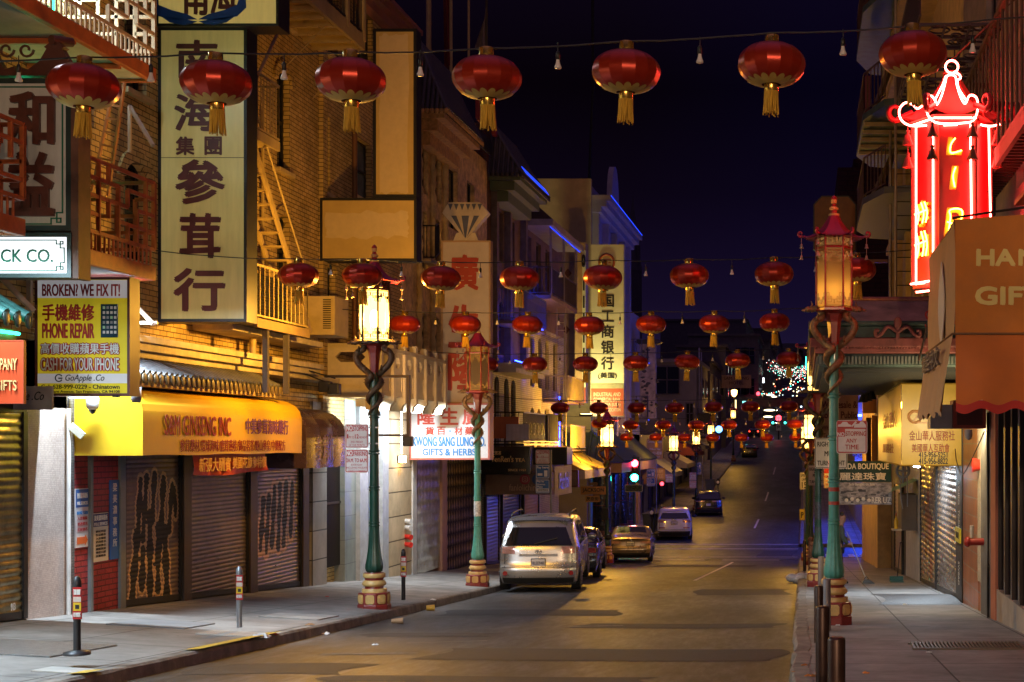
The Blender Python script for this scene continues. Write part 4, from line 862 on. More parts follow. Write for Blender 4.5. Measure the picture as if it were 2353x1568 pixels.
# yellow awning
def awning(name, label, x0, x1, y0, y1, prof, mat, ribs=0, cat='awning', valance=None):
    T = thing(name, label, cat, ((x0+x1)/2, (y0+y1)/2, prof[-1][1])); b = MB(); n = len(prof); ny = 26; r2 = random.Random(3)
    P = [Vector((lerp(x0, x1, t), 0, z)) for t, z in prof]
    def fn(u, v):
        f = v*(n-1); i = min(int(f), n-2); p = P[i].lerp(P[i+1], f-i); y = lerp(y0, y1, u); return Vector((p.x+.012*math.sin(9*u+5*v)*math.sin(PI*v)+(.02*abs(math.sin(PI*u*ribs)) if ribs else 0)*min(1, 3*v), y, p.z+(.008*math.sin(17*u) if v > .98 else 0)))
    b.grid(fn, ny*(3 if ribs else 1), 4*(n-1), True); b.part('canvas', mat, T)
    for y, nm in ((y0, 0), (y1, 1)):
        b = MB(); pl = [(p.x, y, p.z) for p in P]+[(x0, y, P[-1].z)]; k = len(pl); b.add(pl, [tuple(range(k)), tuple(reversed(range(k)))]); b.part('end_panel', mat, T)
    return T
YAW = M('yellow vinyl', (.62, .40, .015), .42, var=.07, vs=2, bump=.12, bs=4)
AW = awning('shop_awning', 'bright yellow curved awning lettered for a ginseng shop', XL, -9.5, 20.6, 27.1, [(0, .86), (.45, .84), (.72, .79), (.88, .71), (.97, .60), (1, .46), (1, -.17)], YAW)
b = MB(); xE = -9.485
letters(b, 'S&M GINSENG INC', EAST((xE, 22.5, .28)), 2.45, .31, .015, .006)
letters(b, '參茸藥材/環球海味/鹿茸燕桂/御品茗茶/野山參皇/中藥配方', EAST((xE, 24.0, -.03)), 4.4, .19, .0, .006); b.part('lettering', M('maroon lettering', (.26, .012, .012), .5), AW)
b = MB(); letters(b, '中美參茸海味藥行', EAST((xE, 25.35, .30)), 2.0, .27, .02, .006); b.part('lettering', M('purple lettering', (.16, .05, .26), .5, var=.1), AW)
BN = thing('cloth_banner', 'creased red cloth banner with gold characters hung below the yellow awning', 'banner', (-9.6, 24, -.5)); b = MB()
b.grid(lambda u, v: Vector((-9.62+.05*math.sin(11*u+3*v)*v, lerp(22.55, 25.6, u), -.15-v*(.34+.03*math.sin(4*u)))), 40, 6); b.part('cloth', M('red banner cloth', (.42, .045, .03), .55, var=.2, bump=.2, bs=6), BN)
b = MB(); letters(b, '新張大酬賓', EAST((-9.55, 23.25, -.335)), 1.25, .23, .02); letters(b, '美國花旗參特價', EAST((-9.55, 24.7, -.32)), 1.5, .2, .02); b.part('lettering', M('gold paint', (.65, .38, .08), .5), BN)
MAV = M('mauve vinyl', (.07, .04, .055), .25, var=.15, vs=2, spec=.7)
AW2 = awning('shop_awning', 'dark mauve glossy ribbed awning right of the yellow one', XL, -9.5, 27.35, 29.7, [(0, .74), (.45, .70), (.72, .62), (.88, .50), (.97, .36), (1, .15), (1, -.47)], MAV, 3)
b = MB(); letters(b, '参茸行', EAST((xE+.012, 28.4, -.08)), 1.2, .5, 0); b.part('faded_lettering', M('faded mauve print', (.25, .15, .17), .4), AW2)
# shop front: red brick, posters, shutters
RBR = BR('red painted brick', (.36, .035, .035), (.42, .05, .045), (.14, .02, .02), bw=.24, bh=.085, ms=.01, rough=.5, bump=.8, nz=.35)
b = MB(); b.box(XL-.3, XL, 20.6, 21.95, -2.9, .14); b.part('red_brick', RBR, B)
b = MB(); b.box(XL-.1, XL+.05, 21.02, 21.09, -2.6, .1); b.box(XL-.2, XL+.04, 21.95, 22.12, -2.7, .1); b.parts('steel_post', M('grey steel post', (.2, .22, .22), .5, .4), B)
for y0, y1 in ((24.2, 24.5), (27.1, 27.45), (29.95, 30.3)): b = MB(); b.box(XL-.3, XL+.04, y0, y1, -3.2, .14); b.part('shop_pier', M('dark brown pier', (.05, .032, .026), .5), B)
def capsules(cs, out):
    def f(u, v):
        d = min(math.hypot((u-(x0+(x1-x0)*max(0, min(1, (v-z0)/(z1-z0+1e-6)))))*1.0, max(z0-v, 0, v-z1)*1.2)-r*(1+.25*math.sin(31*v+9*x0)) for x0, z0, x1, z1, r in cs)
        return 1 if d < 0 else (2 if d < out else 0)
    return f
gr1 = capsules([(.16, .06, .24, .40, .055), (.24, .34, .30, .72, .042), (.32, .10, .34, .30, .05), (.34, .40, .40, .74, .04), (.46, .05, .46, .52, .05), (.5, .5, .54, .77, .04), (.6, .09, .60, .44, .045), (.64, .34, .70, .74, .045), (.76, .06, .72, .42, .055), (.80, .44, .86, .70, .04), (.28, .28, .5, .31, .035), (.54, .24, .76, .27, .035), (.22, .45, .4, .48, .03), (.92, .52, .9, .68, .03)], .026)
gr3 = capsules([(.12, .3, .18, .60, .045), (.24, .27, .30, .64, .04), (.36, .3, .42, .68, .045), (.5, .28, .54, .70, .04), (.62, .32, .68, .72, .045), (.78, .36, .82, .72, .04), (.2, .42, .5, .46, .03), (.5, .55, .8, .58, .03), (.15, .3, .4, .27, .03)], .035)
gr2 = lambda u, v: 2 if .15 < v < .3 and math.sin(u*26+2*math.sin(v*60))*math.sin(v*70+u*8) > .72 else 0
TAN = M('tan spray paint', (.52, .34, .18), .5, var=.2); SPB = M('black spray paint', (.008, .007, .007), .6); SHB = M('brown shutter', (.13, .095, .085), .38, .4, var=.3, vs=5)
shutter('roller_shutter', XL-.04, 1, 22.15, 24.18, gz, .12, [PURP, SPB, TAN], 'brown roller shutter sprayed with tall black drips, nearest the posters', gr1, nu=84)
shutter('roller_shutter', XL-.04, 1, 24.52, 27.08, gz, .12, [SHB, SPB, M('grey scrawl', (.06, .05, .05), .5)], 'plain brown middle roller shutter below the yellow awning', gr2)
shutter('roller_shutter', XL-.04, 1, 27.47, 29.93, gz, .0, [M('brown glossy shutter', (.15, .11, .098), .3, .45, var=.3), SPB, M('peach spray paint', (.46, .27, .16), .45)], 'glossy roller shutter with peach-outlined graffiti right of the plain one', gr3, nu=84)
def poster(y0, y1, z0, z1, face, label, lines, bar=None, X=XL, side=1, cat='poster', arrow=None):
    T = thing('wall_poster', label, cat, (X, (y0+y1)/2, z0)); fr = EAST if side > 0 else WEST; b = MB(); a, c = sorted((X+side*.002, X+side*.02)); b.box(a, c, y0, y1, z0, z1); b.part('sheet', face, T)
    if bar: b = MB(); a, c = sorted((X+side*.019, X+side*.023)); b.box(a, c, y0+.005, y1-.005, bar[0], bar[1]); b.part('header', bar[2], T)
    for s, z, w, h, m in lines: b = MB(); letters(b, s, fr((X+side*.024, (y0+y1)/2, z)), w, h, .015, .003); b.part('lettering', m, T)
    if arrow: b = MB(); zc, m = arrow; b.prism([(-.15, -.05), (.08, -.05), (.08, -.08), (.16, 0), (.08, .08), (.08, .05), (-.15, .05)], .004, fr((X+side*.022, (y0+y1)/2, zc))); b.part('arrow', m, T)
    return T
PAP = M('white poster paper', (.66, .64, .66), .6, var=.08); BLP = M('blue poster ink', (.02, .12, .42), .5, var=.1)
poster(20.63, 21.0, -1.5, -.65, PAP, 'narrow white poster with a blue top and a red arrow, left of the steel post', [('M&L SERVICES', -.86, .3, .05, WHL), ('梁美濃事務所', -.75, .3, .08, WHL), ('移民申請 生活擔保', -1.0, .32, .05, BLUL), ('入息報稅', -1.08, .28, .05, REDL), ('更改姓名', -1.16, .28, .05, REDL), ('房屋換名', -1.24, .28, .05, REDL)], (-.92, -.66, BLP), arrow=(-1.4, M('orange red ink', (.6, .12, .02), .5)))
poster(21.12, 21.6, -1.75, -1.03, M('cream poster paper', (.70, .66, .56), .6, var=.08), 'cream poster of black characters under a dark blue header', [('梁美濃事務所', -1.1, .4, .08, WHL), ('M & L SERVICES', -1.19, .4, .05, WHL)]+[(s, -1.3-.052*i, .3, .036, BLKL) for i, s in enumerate(('移民申請', '生活擔保', '入息報稅', '更改姓名', '房屋換名', '護照簽證', '地保公證', '各類填表'))], (-1.23, -1.04, M('navy ink', (.01, .02, .16), .5)))
poster(21.66, 21.93, -1.75, -.55, BLP, 'tall blue vertical banner beside the first roller shutter', [('梁', -.66, .13, .13, WHL), ('美', -.83, .13, .13, WHL), ('濃', -1.0, .13, .13, WHL), ('事', -1.17, .13, .13, WHL), ('務', -1.34, .13, .13, WHL), ('所', -1.5, .13, .12, WHL)])
# dome camera and small floodlight by the yellow awning end
T = thing('dome_camera', 'white dome security camera beside the end of the yellow awning', 'camera', (-10.15, 20.4, .55)); b = MB(); b.lathe([(.07, .12), (.085, .1), (.085, -.02), (.07, -.05), (.02, -.09)], 18, (-10.12, 20.4, .55)); b.box(-10.45, -10.12, 20.38, 20.42, .64, .70); b.part('housing', PLW, T); b = MB(); b.ball((-10.12, 20.4, .49), .05, .05, .07); b.part('dome', GLASS, T)
b = MB(); b.box(-.12, .12, -.02, .02, -.05, .05); b.xf(Matrix.Translation((-10.32, 20.35, .18)) @ Matrix.Rotation(R(40), 4, 'Y')); b.solo('slim_floodlight', M('flood housing', (.5, .48, .4), .4), 'slim tilted floodlight on the pier left of the yellow awning', 'floodlight')
b = MB(); b.lathe([(.001, .1), (.07, .1), (.07, -.08), (.05, -.12), (.001, -.12)], 16, (xx(313/1, 20.3), 20.3, zz(906, 20.3))); b.solo('camera_housing', M('grey camera', (.2, .2, .23), .4), 'grey round camera housing hanging at the corner of the repair sign', 'camera')
# fire escapes on the brick building
FEM = M('yellowed fire escape paint', (.38, .28, .13), .55, var=.2); 
T = thing('fire_escape', 'high fire-escape balcony with black bars at the top of the brick building', 'fire escape', (-10, 28, 8.4)); b = MB()
b.box(XL, -9.45, 24.3, 30.7, 8.52, 8.58); b.box(-9.5, -9.42, 24.3, 30.75, 8.42, 8.72); b.box(XL, -9.5, 30.66, 30.75, 8.42, 8.72)
for i in range(12): b.box(XL, -9.5, 24.5+.55*i, 24.62+.55*i, 8.40, 8.52)
b.part('platform', FEM, T); b = MB(); railing(b, [(XL, 30.7, 8.72), (-9.46, 30.7, 8.72), (-9.46, 24.3, 8.72)], 1.1, 11); b.part('railing', BLK, T)
b = MB()
for y in (30.7, 29.6, 27.4): b.box(-9.52, -9.40, y-.06, y+.06, 8.6, 9.95)
b.parts('post', FEM, T)
b = MB()
for y in (30.6, 28.6, 26.6, 25.0): scroll(b, (XL, y, 7.35), (-9.5, y, 8.38))
b.part('scroll_bracket', FEM, T)
T = thing('fire_escape', 'middle fire-escape balcony with long steel stair right of the tall sign', 'fire escape', (-10, 25, 5.4)); b = MB()
b.box(XL, -9.6, 24.6, 26.2, 5.4, 5.46); b.box(-9.64, -9.58, 24.6, 26.2, 5.33, 5.5); b.part('platform', FEM, T)
b = MB(); railing(b, [(XL, 26.2, 5.46), (-9.6, 26.2, 5.46), (-9.6, 24.6, 5.46)], 1.05, 7); b.part('railing', FEM, T)
b = MB(); 
for x in (-9.75, -10.15): b.beam((x, 25.3, 5.4), (x, 28.3, 2.2), .05, .12)
for i in range(14): t = (i+.5)/14; b.box(-10.15, -9.75, lerp(25.3, 28.3, t)-.1, lerp(25.3, 28.3, t)+.1, lerp(5.4, 2.2, t)-.015, lerp(5.4, 2.2, t)+.015)
b.tube([(-9.72, 25.0, 6.3), (-9.72, 28.2, 3.1)], .02, 6); b.tube([(-9.62, 26.2, 7.5), (-9.75, 24.6, 5.5)], .03, 6)
b.part('stair', FEM, T)
b = MB(); b.tube([(XL+.35, 26.4, 1.6), (XL+.35, 26.4, 8.4)], .06, 10); b.tube([(XL+.08, 27.6, 1.6), (XL+.08, 27.6, 6.4)], .03, 8)
for i in range(13): b.tube([(XL, 26.3, 2.3+.45*i), (XL+.3, 26.3, 2.3+.45*i)], .014, 5)
b.part('standpipe', FEM, T)
T = thing('fire_escape', 'lowest railed fire-escape platform with a black slatted crate', 'fire escape', (-10, 26.3, 2.1)); b = MB()
b.box(XL, -9.4, 24.6, 27.2, 2.07, 2.13); b.box(-9.45, -9.38, 24.6, 27.2, 2.0, 2.16); b.part('platform', M('brown platform', (.25, .17, .09), .6), T)
b = MB(); railing(b, [(XL, 27.18, 2.13), (-9.42, 27.18, 2.13), (-9.42, 24.6, 2.13)], .95, 5, .011); b.part('railing', FEM, T)
b = MB(); 
for i in range(16): b.box(-10.3, -9.62, 25.2, 26.7, 2.14+.055*i, 2.175+.055*i)
b.box(-10.27, -9.65, 25.23, 26.67, 2.14, 3.0); b.part('crate', BLK, T)
b = MB(); b.beam((-9.5, 25.3, 2.0), (-9.5, 25.3, .9), .09); b.beam((-9.5, 26.3, 2.0), (-9.5, 26.3, .9), .09); b.parts('post', M('dark grey post', (.06, .05, .045), .5), T)
T = thing('air_conditioner', 'boxy beige air conditioner on the brick wall', 'air conditioner', (-10.2, 29.9, 2.5)); b = MB(); x0, x1 = xx(729, 29.2), xx(771, 29.2)
b.box(XL, x1-.02, 29.2, 30.1, zz(770, 29.2), zz(680, 29.2)); b.part('casing', M('beige metal', (.46, .36, .2), .5), T, .015); b = MB()
for i in range(14): b.fbox(742, 688+5*i, 760, 690.5+5*i, 29.19, .012)
b.part('louvre', BLK, T)
T = thing('wall_floodlight', 'pair of black floodlights on thin arms beside the tiled eave', 'floodlight', (-9.6, 29, 1)); b = MB()
for px, py in ((748, 888), (768, 893)): p = W(px, py, 29.5); b.box(p.x-.12, p.x+.12, p.y-.1, p.y+.1, p.z-.12, p.z+.1)
b.parts('lamp_head', BLK, T, .02); b = MB(); b.tube([(XL+.1, 27.8, 1.65), W(770, 870, 29.5)], .015, 6); b.tube([(XL+.1, 27.2, 1.7), W(747, 878, 29.5)], .015, 6); b.parts('arm', BLK, T)
# ================================================================ left side: blank L-shaped sign, flags
BLM = M('sun-faded board', (.50, .36, .13), .5, var=.1, vs=2); PATCH = M('whitewash patch', (.56, .44, .25), .6, var=.07, vs=6)
def patch(T, pts, Y, mat, name='paint_patch'):
    b = MB(); b.prism([((x-CX)*Y/F, (CY-y)*Y/F) for x, y in pts], .004, Matrix(((1, 0, 0, 0), (0, 0, -1, Y), (0, 1, 0, 0), (0, 0, 0, 1)))); return b.part(name, mat, T)
def ragged(p0, q0, p1, q1, j, n=9, seed=1):
    r2 = random.Random(seed); o = []
    for i in range(n): o.append((lerp(p0, p1, i/n), q0+r2.uniform(-j, j)))
    for i in range(n): o.append((p1+r2.uniform(-j, j)*.6, lerp(q0, q1, i/n)))
    for i in range(n): o.append((lerp(p1, p0, i/n), q1+r2.uniform(-j, j)))
    for i in range(n): o.append((p0+r2.uniform(-j, j)*.6, lerp(q1, q0, i/n)))
    return o
Y = 31.0
T = blade('blank_sign', 'tall blank painted-over upright sign in a black frame', 857, 66, 957, 454, Y, BLK, BLM, .4, 7)
patch(T, ragged(871, 80, 938, 444, 4, 12, 2), Y+.004, PATCH)
T = blade('blank_sign', 'wide blank orange sign with a whitewashed patch, below the upright one', 735, 455, 957, 600, Y-.01, BLK, BLM, .42, 6)
patch(T, ragged(748, 487, 938, 528+18, 5, 12, 5), Y-.006, PATCH)
T = thing('empty_sign_mount', 'empty black rectangular sign frame with a small floodlight at its corner', 'sign frame', W(900, 1003, 29.6)); Yf = 29.6; b = MB()
for a in ((745, 862, 940, 868), (745, 998, 940, 1003), (934, 868, 940, 998)): b.fbox(*a, Yf, .12)
b.part('frame', M('dark bronze frame', (.04, .025, .018), .45, .4), T); b = MB(); b.fbox(924, 1003, 945, 1026, Yf, .2); b.parts('lamp_head', BLK, T, .02); lamp('SPOT', T, W(938, 1000, 30.0), 420, (1, .62, .32), .06, aim(W(938, 1000, 30.0), W(1068, 720, 38)), cone=R(38))  # spot added at the lamp head to brighten the herb sign
T = thing('rooftop_flags', 'rooftop flagpole with a dim hanging red flag', 'flag', W(1040, 238, 43)); Y = 43
b = MB(); b.tube([W(1036, 240, Y), W(1036, -60, Y)], .05, 8); b.part('pole', M('tan pole', (.42, .3, .16), .5), T); b = MB(); b.grid(lambda u, v: W(lerp(1036, 1016+8*v, u), lerp(-40, 150, v)+20*u, Y)+Vector((0, .1*math.sin(8*u+3*v), 0)), 8, 10); b.part('cloth', M('dim red flag', (.12, .012, .012), .8), T)
T = thing('rooftop_flags', 'rooftop flagpole with a thin pale triangular flag', 'flag', W(1115, 200, 46)); Y = 46
b = MB(); b.tube([W(1118, 205, Y), W(1118, -60, Y)], .04, 8); b.part('pole', M('dark pole', (.05, .04, .03), .5), T); b = MB(); b.grid(lambda u, v: W(lerp(1118, 1118-26*v, u), lerp(20, 115, v), Y)+Vector((0, .1*math.sin(8*u+3*v), 0)), 8, 10); b.part('cloth', M('dim pale flag', (.16, .12, .13), .8), T)
for px, yb, w, lab in ((985, 330, .11, 'thick bare tan pole on the roof, nearest the upright blank sign'), (1077, 200, .05, 'thin bare rooftop pole between the two flags')):
    b = MB(); b.tube([W(px, yb, 43), W(px, -60, 43)], w/1.4, 8); b.solo('roof_pole', M('tan pole', (.42, .3, .16), .5), lab, 'pole')
# ================================================================ white-lit shop with the cream concrete balcony
CRC = M('cream concrete', (.62, .52, .36), .7, var=.15, vs=3)
STN = BR('grey stone block', (.30, .28, .26), (.35, .33, .30), (.05, .05, .05), bw=2.5, bh=.62, ms=.014, rough=.6, off=0, bump=.5)
GRAN = BR('polished granite', (.25, .29, .27), (.30, .33, .31), (.14, .15, .15), bw=.62, bh=.55, ms=.006, rough=.25, off=0, bump=.1, spec=.6)
BEI = BR('beige banded pier', (.58, .44, .26), (.62, .48, .3), (.10, .07, .04), bw=6, bh=.62, ms=.016, rough=.7, off=0, bump=.6)
C = thing('canopied_shop', 'shop front under a cream concrete balcony lit by white floodlights', 'building', (-10, 34, gl(34, -10)))
b = MB(); b.box(-11.2, XL+.06, 30.45, 31.35, -3.3, .9); b.part('stone_pier', STN, C)
b = MB(); b.box(-11.5, XL-.25, 31.35, 32.7, -3.3, 1.0); b.part('recess_wall', M('shaded plaster', (.25, .25, .24), .7), C)  # recess shade put into a darker plaster colour
b = MB()
for i in range(26): b.box(XL-.12, XL-.08, 31.4+i*.05, 31.418+i*.05, -2.75, -.15)
b.box(XL-.14, XL-.06, 31.36, 32.68, -1.35, -1.3); b.part('barred_gate', BLK, C)
b = MB(); b.box(-11.4, XL+.02, 32.7, 35.75, -3.4, 1.0); b.part('granite_front', GRAN, C)
b = MB(); b.box(-11.4, XL+.12, 33.5, 34.1, -3.4, 1.0); b.box(-11.4, XL+.12, 35.3, 35.8, -3.4, 1.0); b.parts('granite_pillar', M('pale tile pillar', (.42, .43, .44), .3, var=.2, vs=5), C)
b = MB(); b.box(-11.4, XL+.06, 35.85, 38.1, -3.5, 1.0); b.part('banded_pier', BEI, C)
b = MB(); b.box(XL-.1, XL+.10, 38.1, 38.45, -3.5, 1.0); b.part('white_post', PLW, C)
b = MB()
for i, (h, o) in enumerate(((.0, .1), (.09, .16), (.18, .22))): b.box(XL-.2, XL+o, 30.5, 32.9, .05+h, .12+h)
b.part('stone_moulding', PLW, C)
# balcony parapet with hexagonal openings
xo = -9.35; z0, z1 = 1.02, 2.2; y0, y1 = 31.45, 37.2
b = MB(); b.box(XL, xo-.05, y0+.06, y1, 1.3, 1.42); b.part('balcony_slab', CRC, C)
b = MB(); x0 = XL; w = xo-x0; zc = 1.9
hx = [(-.33, 0), (-.22, .11), (.22, .11), (.33, 0), (.22, -.11), (-.22, -.11)]; cx = x0+w*.47
# front wall built round its slot
def holed(b, x0, x1, z0, z1, cx, zc, hx, mt, d):
    n = len(hx); out = [(x1, zc), (x1, z1), (cx, z1), (x0, z1), (x0, zc), (x0, z0), (cx, z0), (x1, z0)]
    hp = [(cx+a, zc+c) for a, c in hx]
    hp = hp[::-1]; L, R_ = hp.index(min(hp)), hp.index(max(hp))
    top = sorted([p for p in hp if p[1] > zc+.001]); bot = sorted([p for p in hp if p[1] < zc-.001])
    lft, rgt = min(hp), max(hp)
    b.prism([(x0, zc), lft]+top+[rgt, (x1, zc), (x1, z1), (x0, z1)], d, mt); b.prism([(x0, zc), (x0, z0), (x1, z0), (x1, zc), rgt]+bot[::-1]+[lft], d, mt)
FM = lambda Y: Matrix(((1, 0, 0, 0), (0, 0, -1, Y), (0, 1, 0, 0), (0, 0, 0, 1)))
EM = lambda X: Matrix(((0, 0, 1, X), (1, 0, 0, 0), (0, 1, 0, 0), (0, 0, 0, 1)))
holed(b, x0, xo, z0, z1-.1, cx, zc, hx, FM(y0+.1), .1); b.box(x0, xo+.03, y0-.03, y0+.13, z1-.1, z1)
n = 6
for i in range(n):
    ya, yb = lerp(y0+.1, y1, i/n), lerp(y0+.1, y1, (i+1)/n); r = .2
    holed(b, ya, yb, z0+.05, z1-.12, (ya+yb)/2, zc-.05, [(-r, 0), (-r/2, .13), (r/2, .13), (r, 0), (r/2, -.13), (-r/2, -.13)], EM(xo-.1), .1)
b.box(xo-.12, xo+.03, y0+.13, y1, z1-.12, z1-.04); b.part('parapet', CRC, C)
b = MB()
for i in range(n+1):
    y = lerp(y0+.15, y1, i/n); b.box(xo-.02, xo+.06, y-.09, y+.09, z0+.05, z1-.13); b.box(xo-.11, xo+.055, y-.085, y+.085, z1-.035, z1+.12); b.prism([(-.3, .0), (.06, 0), (.06, -.12), (-.02, -.2), (-.05, -.32), (-.3, -.32)], .16, Matrix(((1, 0, 0, xo), (0, 0, 1, y-.08), (0, 1, 0, z0+.05), (0, 0, 0, 1))))
b.parts('parapet_post', CRC, C)
b = MB()
for i in range(n):
    ya, yb = lerp(y0+.1, y1, i/n)+.16, lerp(y0+.1, y1, (i+1)/n)-.16
    for a, c, d, e in ((ya, yb, 1.16, 1.19), (ya, yb, 1.56, 1.59), (ya, ya+.03, 1.19, 1.56), (yb-.03, yb, 1.19, 1.56)): b.box(xo+.001, xo+.016, a, c, d, e)
b.fbox(756, 852, 850, 854, y0, .02); b.fbox(756, 896, 850, 898, y0, .02); b.part('panel_moulding', CRC, C)
FLW = dim(E('white floodlight face', (.84, .93, 1), 60))
def flood(x, y, z, tilt, label, r=.075):
    T = thing('floodlight', label, 'floodlight', (x, y, z), 'white floodlights under the cream balcony'); rot = Matrix.Translation((x, y, z)) @ Matrix.Rotation(tilt, 4, 'Y')
    b = MB(); b.lathe([(.03, .1), (r+.01, .02), (r+.015, 0), (r, -.003)], 16); b.tube([(0, 0, .1), (0, 0, .2)], .015, 6); b.xf(rot); b.part('housing', PLW, T)
    b = MB(); b.lathe([(r, -.004), (.001, -.005)], 16); b.xf(rot); b.part('lens', FLW, T); lamp('AREA', T, rot @ Vector((0, 0, -.02)), 95, (.84, .93, 1), .15, (0, tilt, 0))
for i, (x, y, t) in enumerate(((-9.6, 32.0, .35), (-9.6, 33.6, .3), (-9.6, 35.0, .25), (-9.6, 36.6, -.2))): flood(x, y, 1.02, t, 'white floodlight, %s of the row under the cream balcony' % ('nearest', 'second', 'third', 'farthest')[i])
b = MB(); b.box(-9.9, -9.55, 31.62, 31.9, .82, 1.0); b.xf(Matrix.Identity(4)); b.solo('flood_box', M('white lamp box', (.7, .7, .72), .4), 'boxy white floodlight casing below the balcony front', 'floodlight')
T = thing('wall_sconce', 'small glowing square wall lamp on the beige banded pier', 'wall lamp', (XL+.1, 36.9, -.4)); b = MB(); b.box(XL+.06, XL+.1, 36.75, 37.05, -.5, -.3); b.part('backplate', BLK, T); b = MB(); b.box(XL+.1, XL+.22, 36.78, 37.02, -.48, -.32); b.part('lamp_glass', E('warm lamp glass', (1, .62, .25), 50), T)
b = MB(); b.tube([(-10.2, 36.3, .9), (-10.2, 36.3, -.25)], .02, 8); b.solo('strip_light', E('white strip light', (.9, .95, 1), 14), 'thin upright white strip light before the beige pier', 'strip light')
T = thing('fire_hose_inlet', 'wall plate with two white and two red hose inlets beside the scissor gate', 'hose inlet', (XL+.15, 37.4, -3)); 
for z, m in ((-2.02, PLW), (-2.18, PLW), (-2.42, M('red enamel cap', (.6, .03, .02), .3)), (-2.62, M('red enamel cap', (.6, .03, .02), .3))):
    b = MB(); b.tube([(XL+.06, 37.5, z), (XL+.24, 37.4, z-.02)], [.06, .075], 12); b.part('inlet', m, T)
# scissor gates
SILV = M('steel gate', (.42, .40, .36), .35, .8, var=.2)
def scissor(y0, y1, z0, z1, mat, label, n=18, x=XL):
    T = thing('scissor_gate', label, 'gate', (x, (y0+y1)/2, z0)); b = MB()
    for i in range(n+1): y = lerp(y0, y1, i/n); b.box(x-.012, x+.012, y-.02, y+.02, z0, z1)
    b.part('upright', mat, T); b = MB()
    for i in range(0, n-1, 1):
        for k in range(5): za = lerp(z0, z1, k/5); zb = lerp(z0, z1, (k+1)/5); b.beam((x+.016, lerp(y0, y1, i/n), za), (x+.016, lerp(y0, y1, (i+2)/n), zb), .012)
    b.part('cross_bar', mat, T); b = MB(); b.box(x-.03, x+.03, y0, y1, z1, z1+.07); b.part('rail', BLK, T)
scissor(38.5, 41.2, gl(40, XL)+.03, -.3, SILV, 'pale steel scissor gate below the white herb-shop sign')
scissor(41.9, 46.4, gl(44, XL)+.03, -.3, BLK, 'black scissor gate behind the second lamp post', 22)
D = thing('herb_shop_building', 'carved building with a tiled roof edge behind the red and white herb sign', 'building', (-12, 42, gl(42, -12)))
b = MB(); b.box(-12, XL-.35, 38.4, 47, -3.8, .3); b.part('dark_interior', M('dark interior', (.03, .026, .024), .8), D)
b = MB(); b.box(XL-.35, XL+.08, 41.25, 41.8, -3.7, 0); b.part('pink_pier', M('pinkish pier', (.42, .25, .2), .6), D)
HC = [(39.2, 40.0, 4.4, 6.4, .3), (40.6, 41.4, 4.4, 6.4, .3), (39.2, 40.0, 6.9, 8.3, .3), (40.6, 41.4, 6.9, 8.3, .3), (42.3, 43.4, 3.4, 5.6), (42.3, 43.4, 6.4, 8.2), (44.6, 45.6, 6.2, 8.2), (44.6, 45.6, 2.4, 4.5), (39.2, 40.0, 1.3, 3.6, .3), (40.6, 41.4, 1.3, 3.6, .3)]
facade(D, XL, 1, 37.45, 47.4, .3, 9.3, HC, M('carved terracotta', (.56, .38, .18), .8, var=.45, vs=5, bump=1, bs=9), zb0=-3.8)
for h in HC: window(D, XL, 1, *h[:4], split=len(h) < 5)
b = MB()
for y in (38.9, 40.3, 41.7): b.tube([(XL+.06, y+.03*math.cos(k*.9), .5+.1*k) for k in range(84)], [.085+.018*math.sin(k*1.7) for k in range(84)], 8)
b.parts('twisted_column', M('carved column', (.42, .3, .16), .75, var=.3), D)
def pagoda_eave(T, X, xe, y0, y1, ze, zt, tile, under, endm, n=24, lift=.0, hip=.6):
    b = MB(); yt0, yt1 = y0+hip, y1-hip
    b.add([(X, yt0, zt), (X, yt1, zt), (xe, y1, ze), (xe, y0, ze), (X, y0, ze)], [(0, 1, 2, 3), (3, 2, 1, 0), (0, 3, 4), (4, 3, 0)])
    for i in range(n+1):
        y = lerp(y0, y1, i/n); t = max(yt0, min(yt1, y)); k = 1 if yt0 < y < yt1 else 0; e = Vector((xe, y, ze+.03)); tp = Vector((X, t, zt+.03)); b.tube([tp, tp.lerp(e, .5)-Vector((0, 0, .06)), e], .07, 6)
    for i in range(8): x = lerp(X, xe, i/7); b.tube([Vector((X, yt0, zt+.02)).lerp(Vector((xe, y0, ze+.02)), i/7), (x, y0-.02, ze+.02)], .06, 6)
    b.part('roof_tiles', tile, T)
    b = MB()
    for i in range(n+1): b.ball((xe+.02, lerp(y0, y1, i/n), ze-.02), .03, .08, .09, 7, 5)
    for i in range(8): b.ball((lerp(X, xe, i/7), y0-.03, ze-.02), .07, .03, .09, 7, 5)
    b.part('tile_end', endm, T)
    b = MB(); b.box(X, xe-.06, y0+.05, y1-.05, ze-.2, ze-.06); b.box(X, xe-.3, y0+.25, y1-.3, ze-.5, ze-.2); b.box(X, xe-.55, y0+.45, y1-.5, ze-.85, ze-.5); b.part('eave_underside', under, T)
OCH = M('ochre terracotta', (.46, .27, .10), .65, var=.4, vs=9); 
pagoda_eave(D, XL, -9.62, 38.5, 42.8, 8.95, 10.9, M('dark roof tile', (.06, .05, .045), .5, var=.3), OCH, OCH, 26)
T = thing('rooftop_letters', 'dark red rooftop letters on a frame above the tiled eave', 'sign', (-10.2, 45, 9.4)); b = MB(); letters(b, 'LA', EAST((-10.1, 45.3, 10.7)), 2.6, 1.5, .05, .12); b.part('lettering', M('dull red letters', (.25, .02, .02), .5), T); b = MB(); b.box(-10.3, -10.25, 43.6, 47, 9.4, 9.9); b.part('frame', BLK, T)
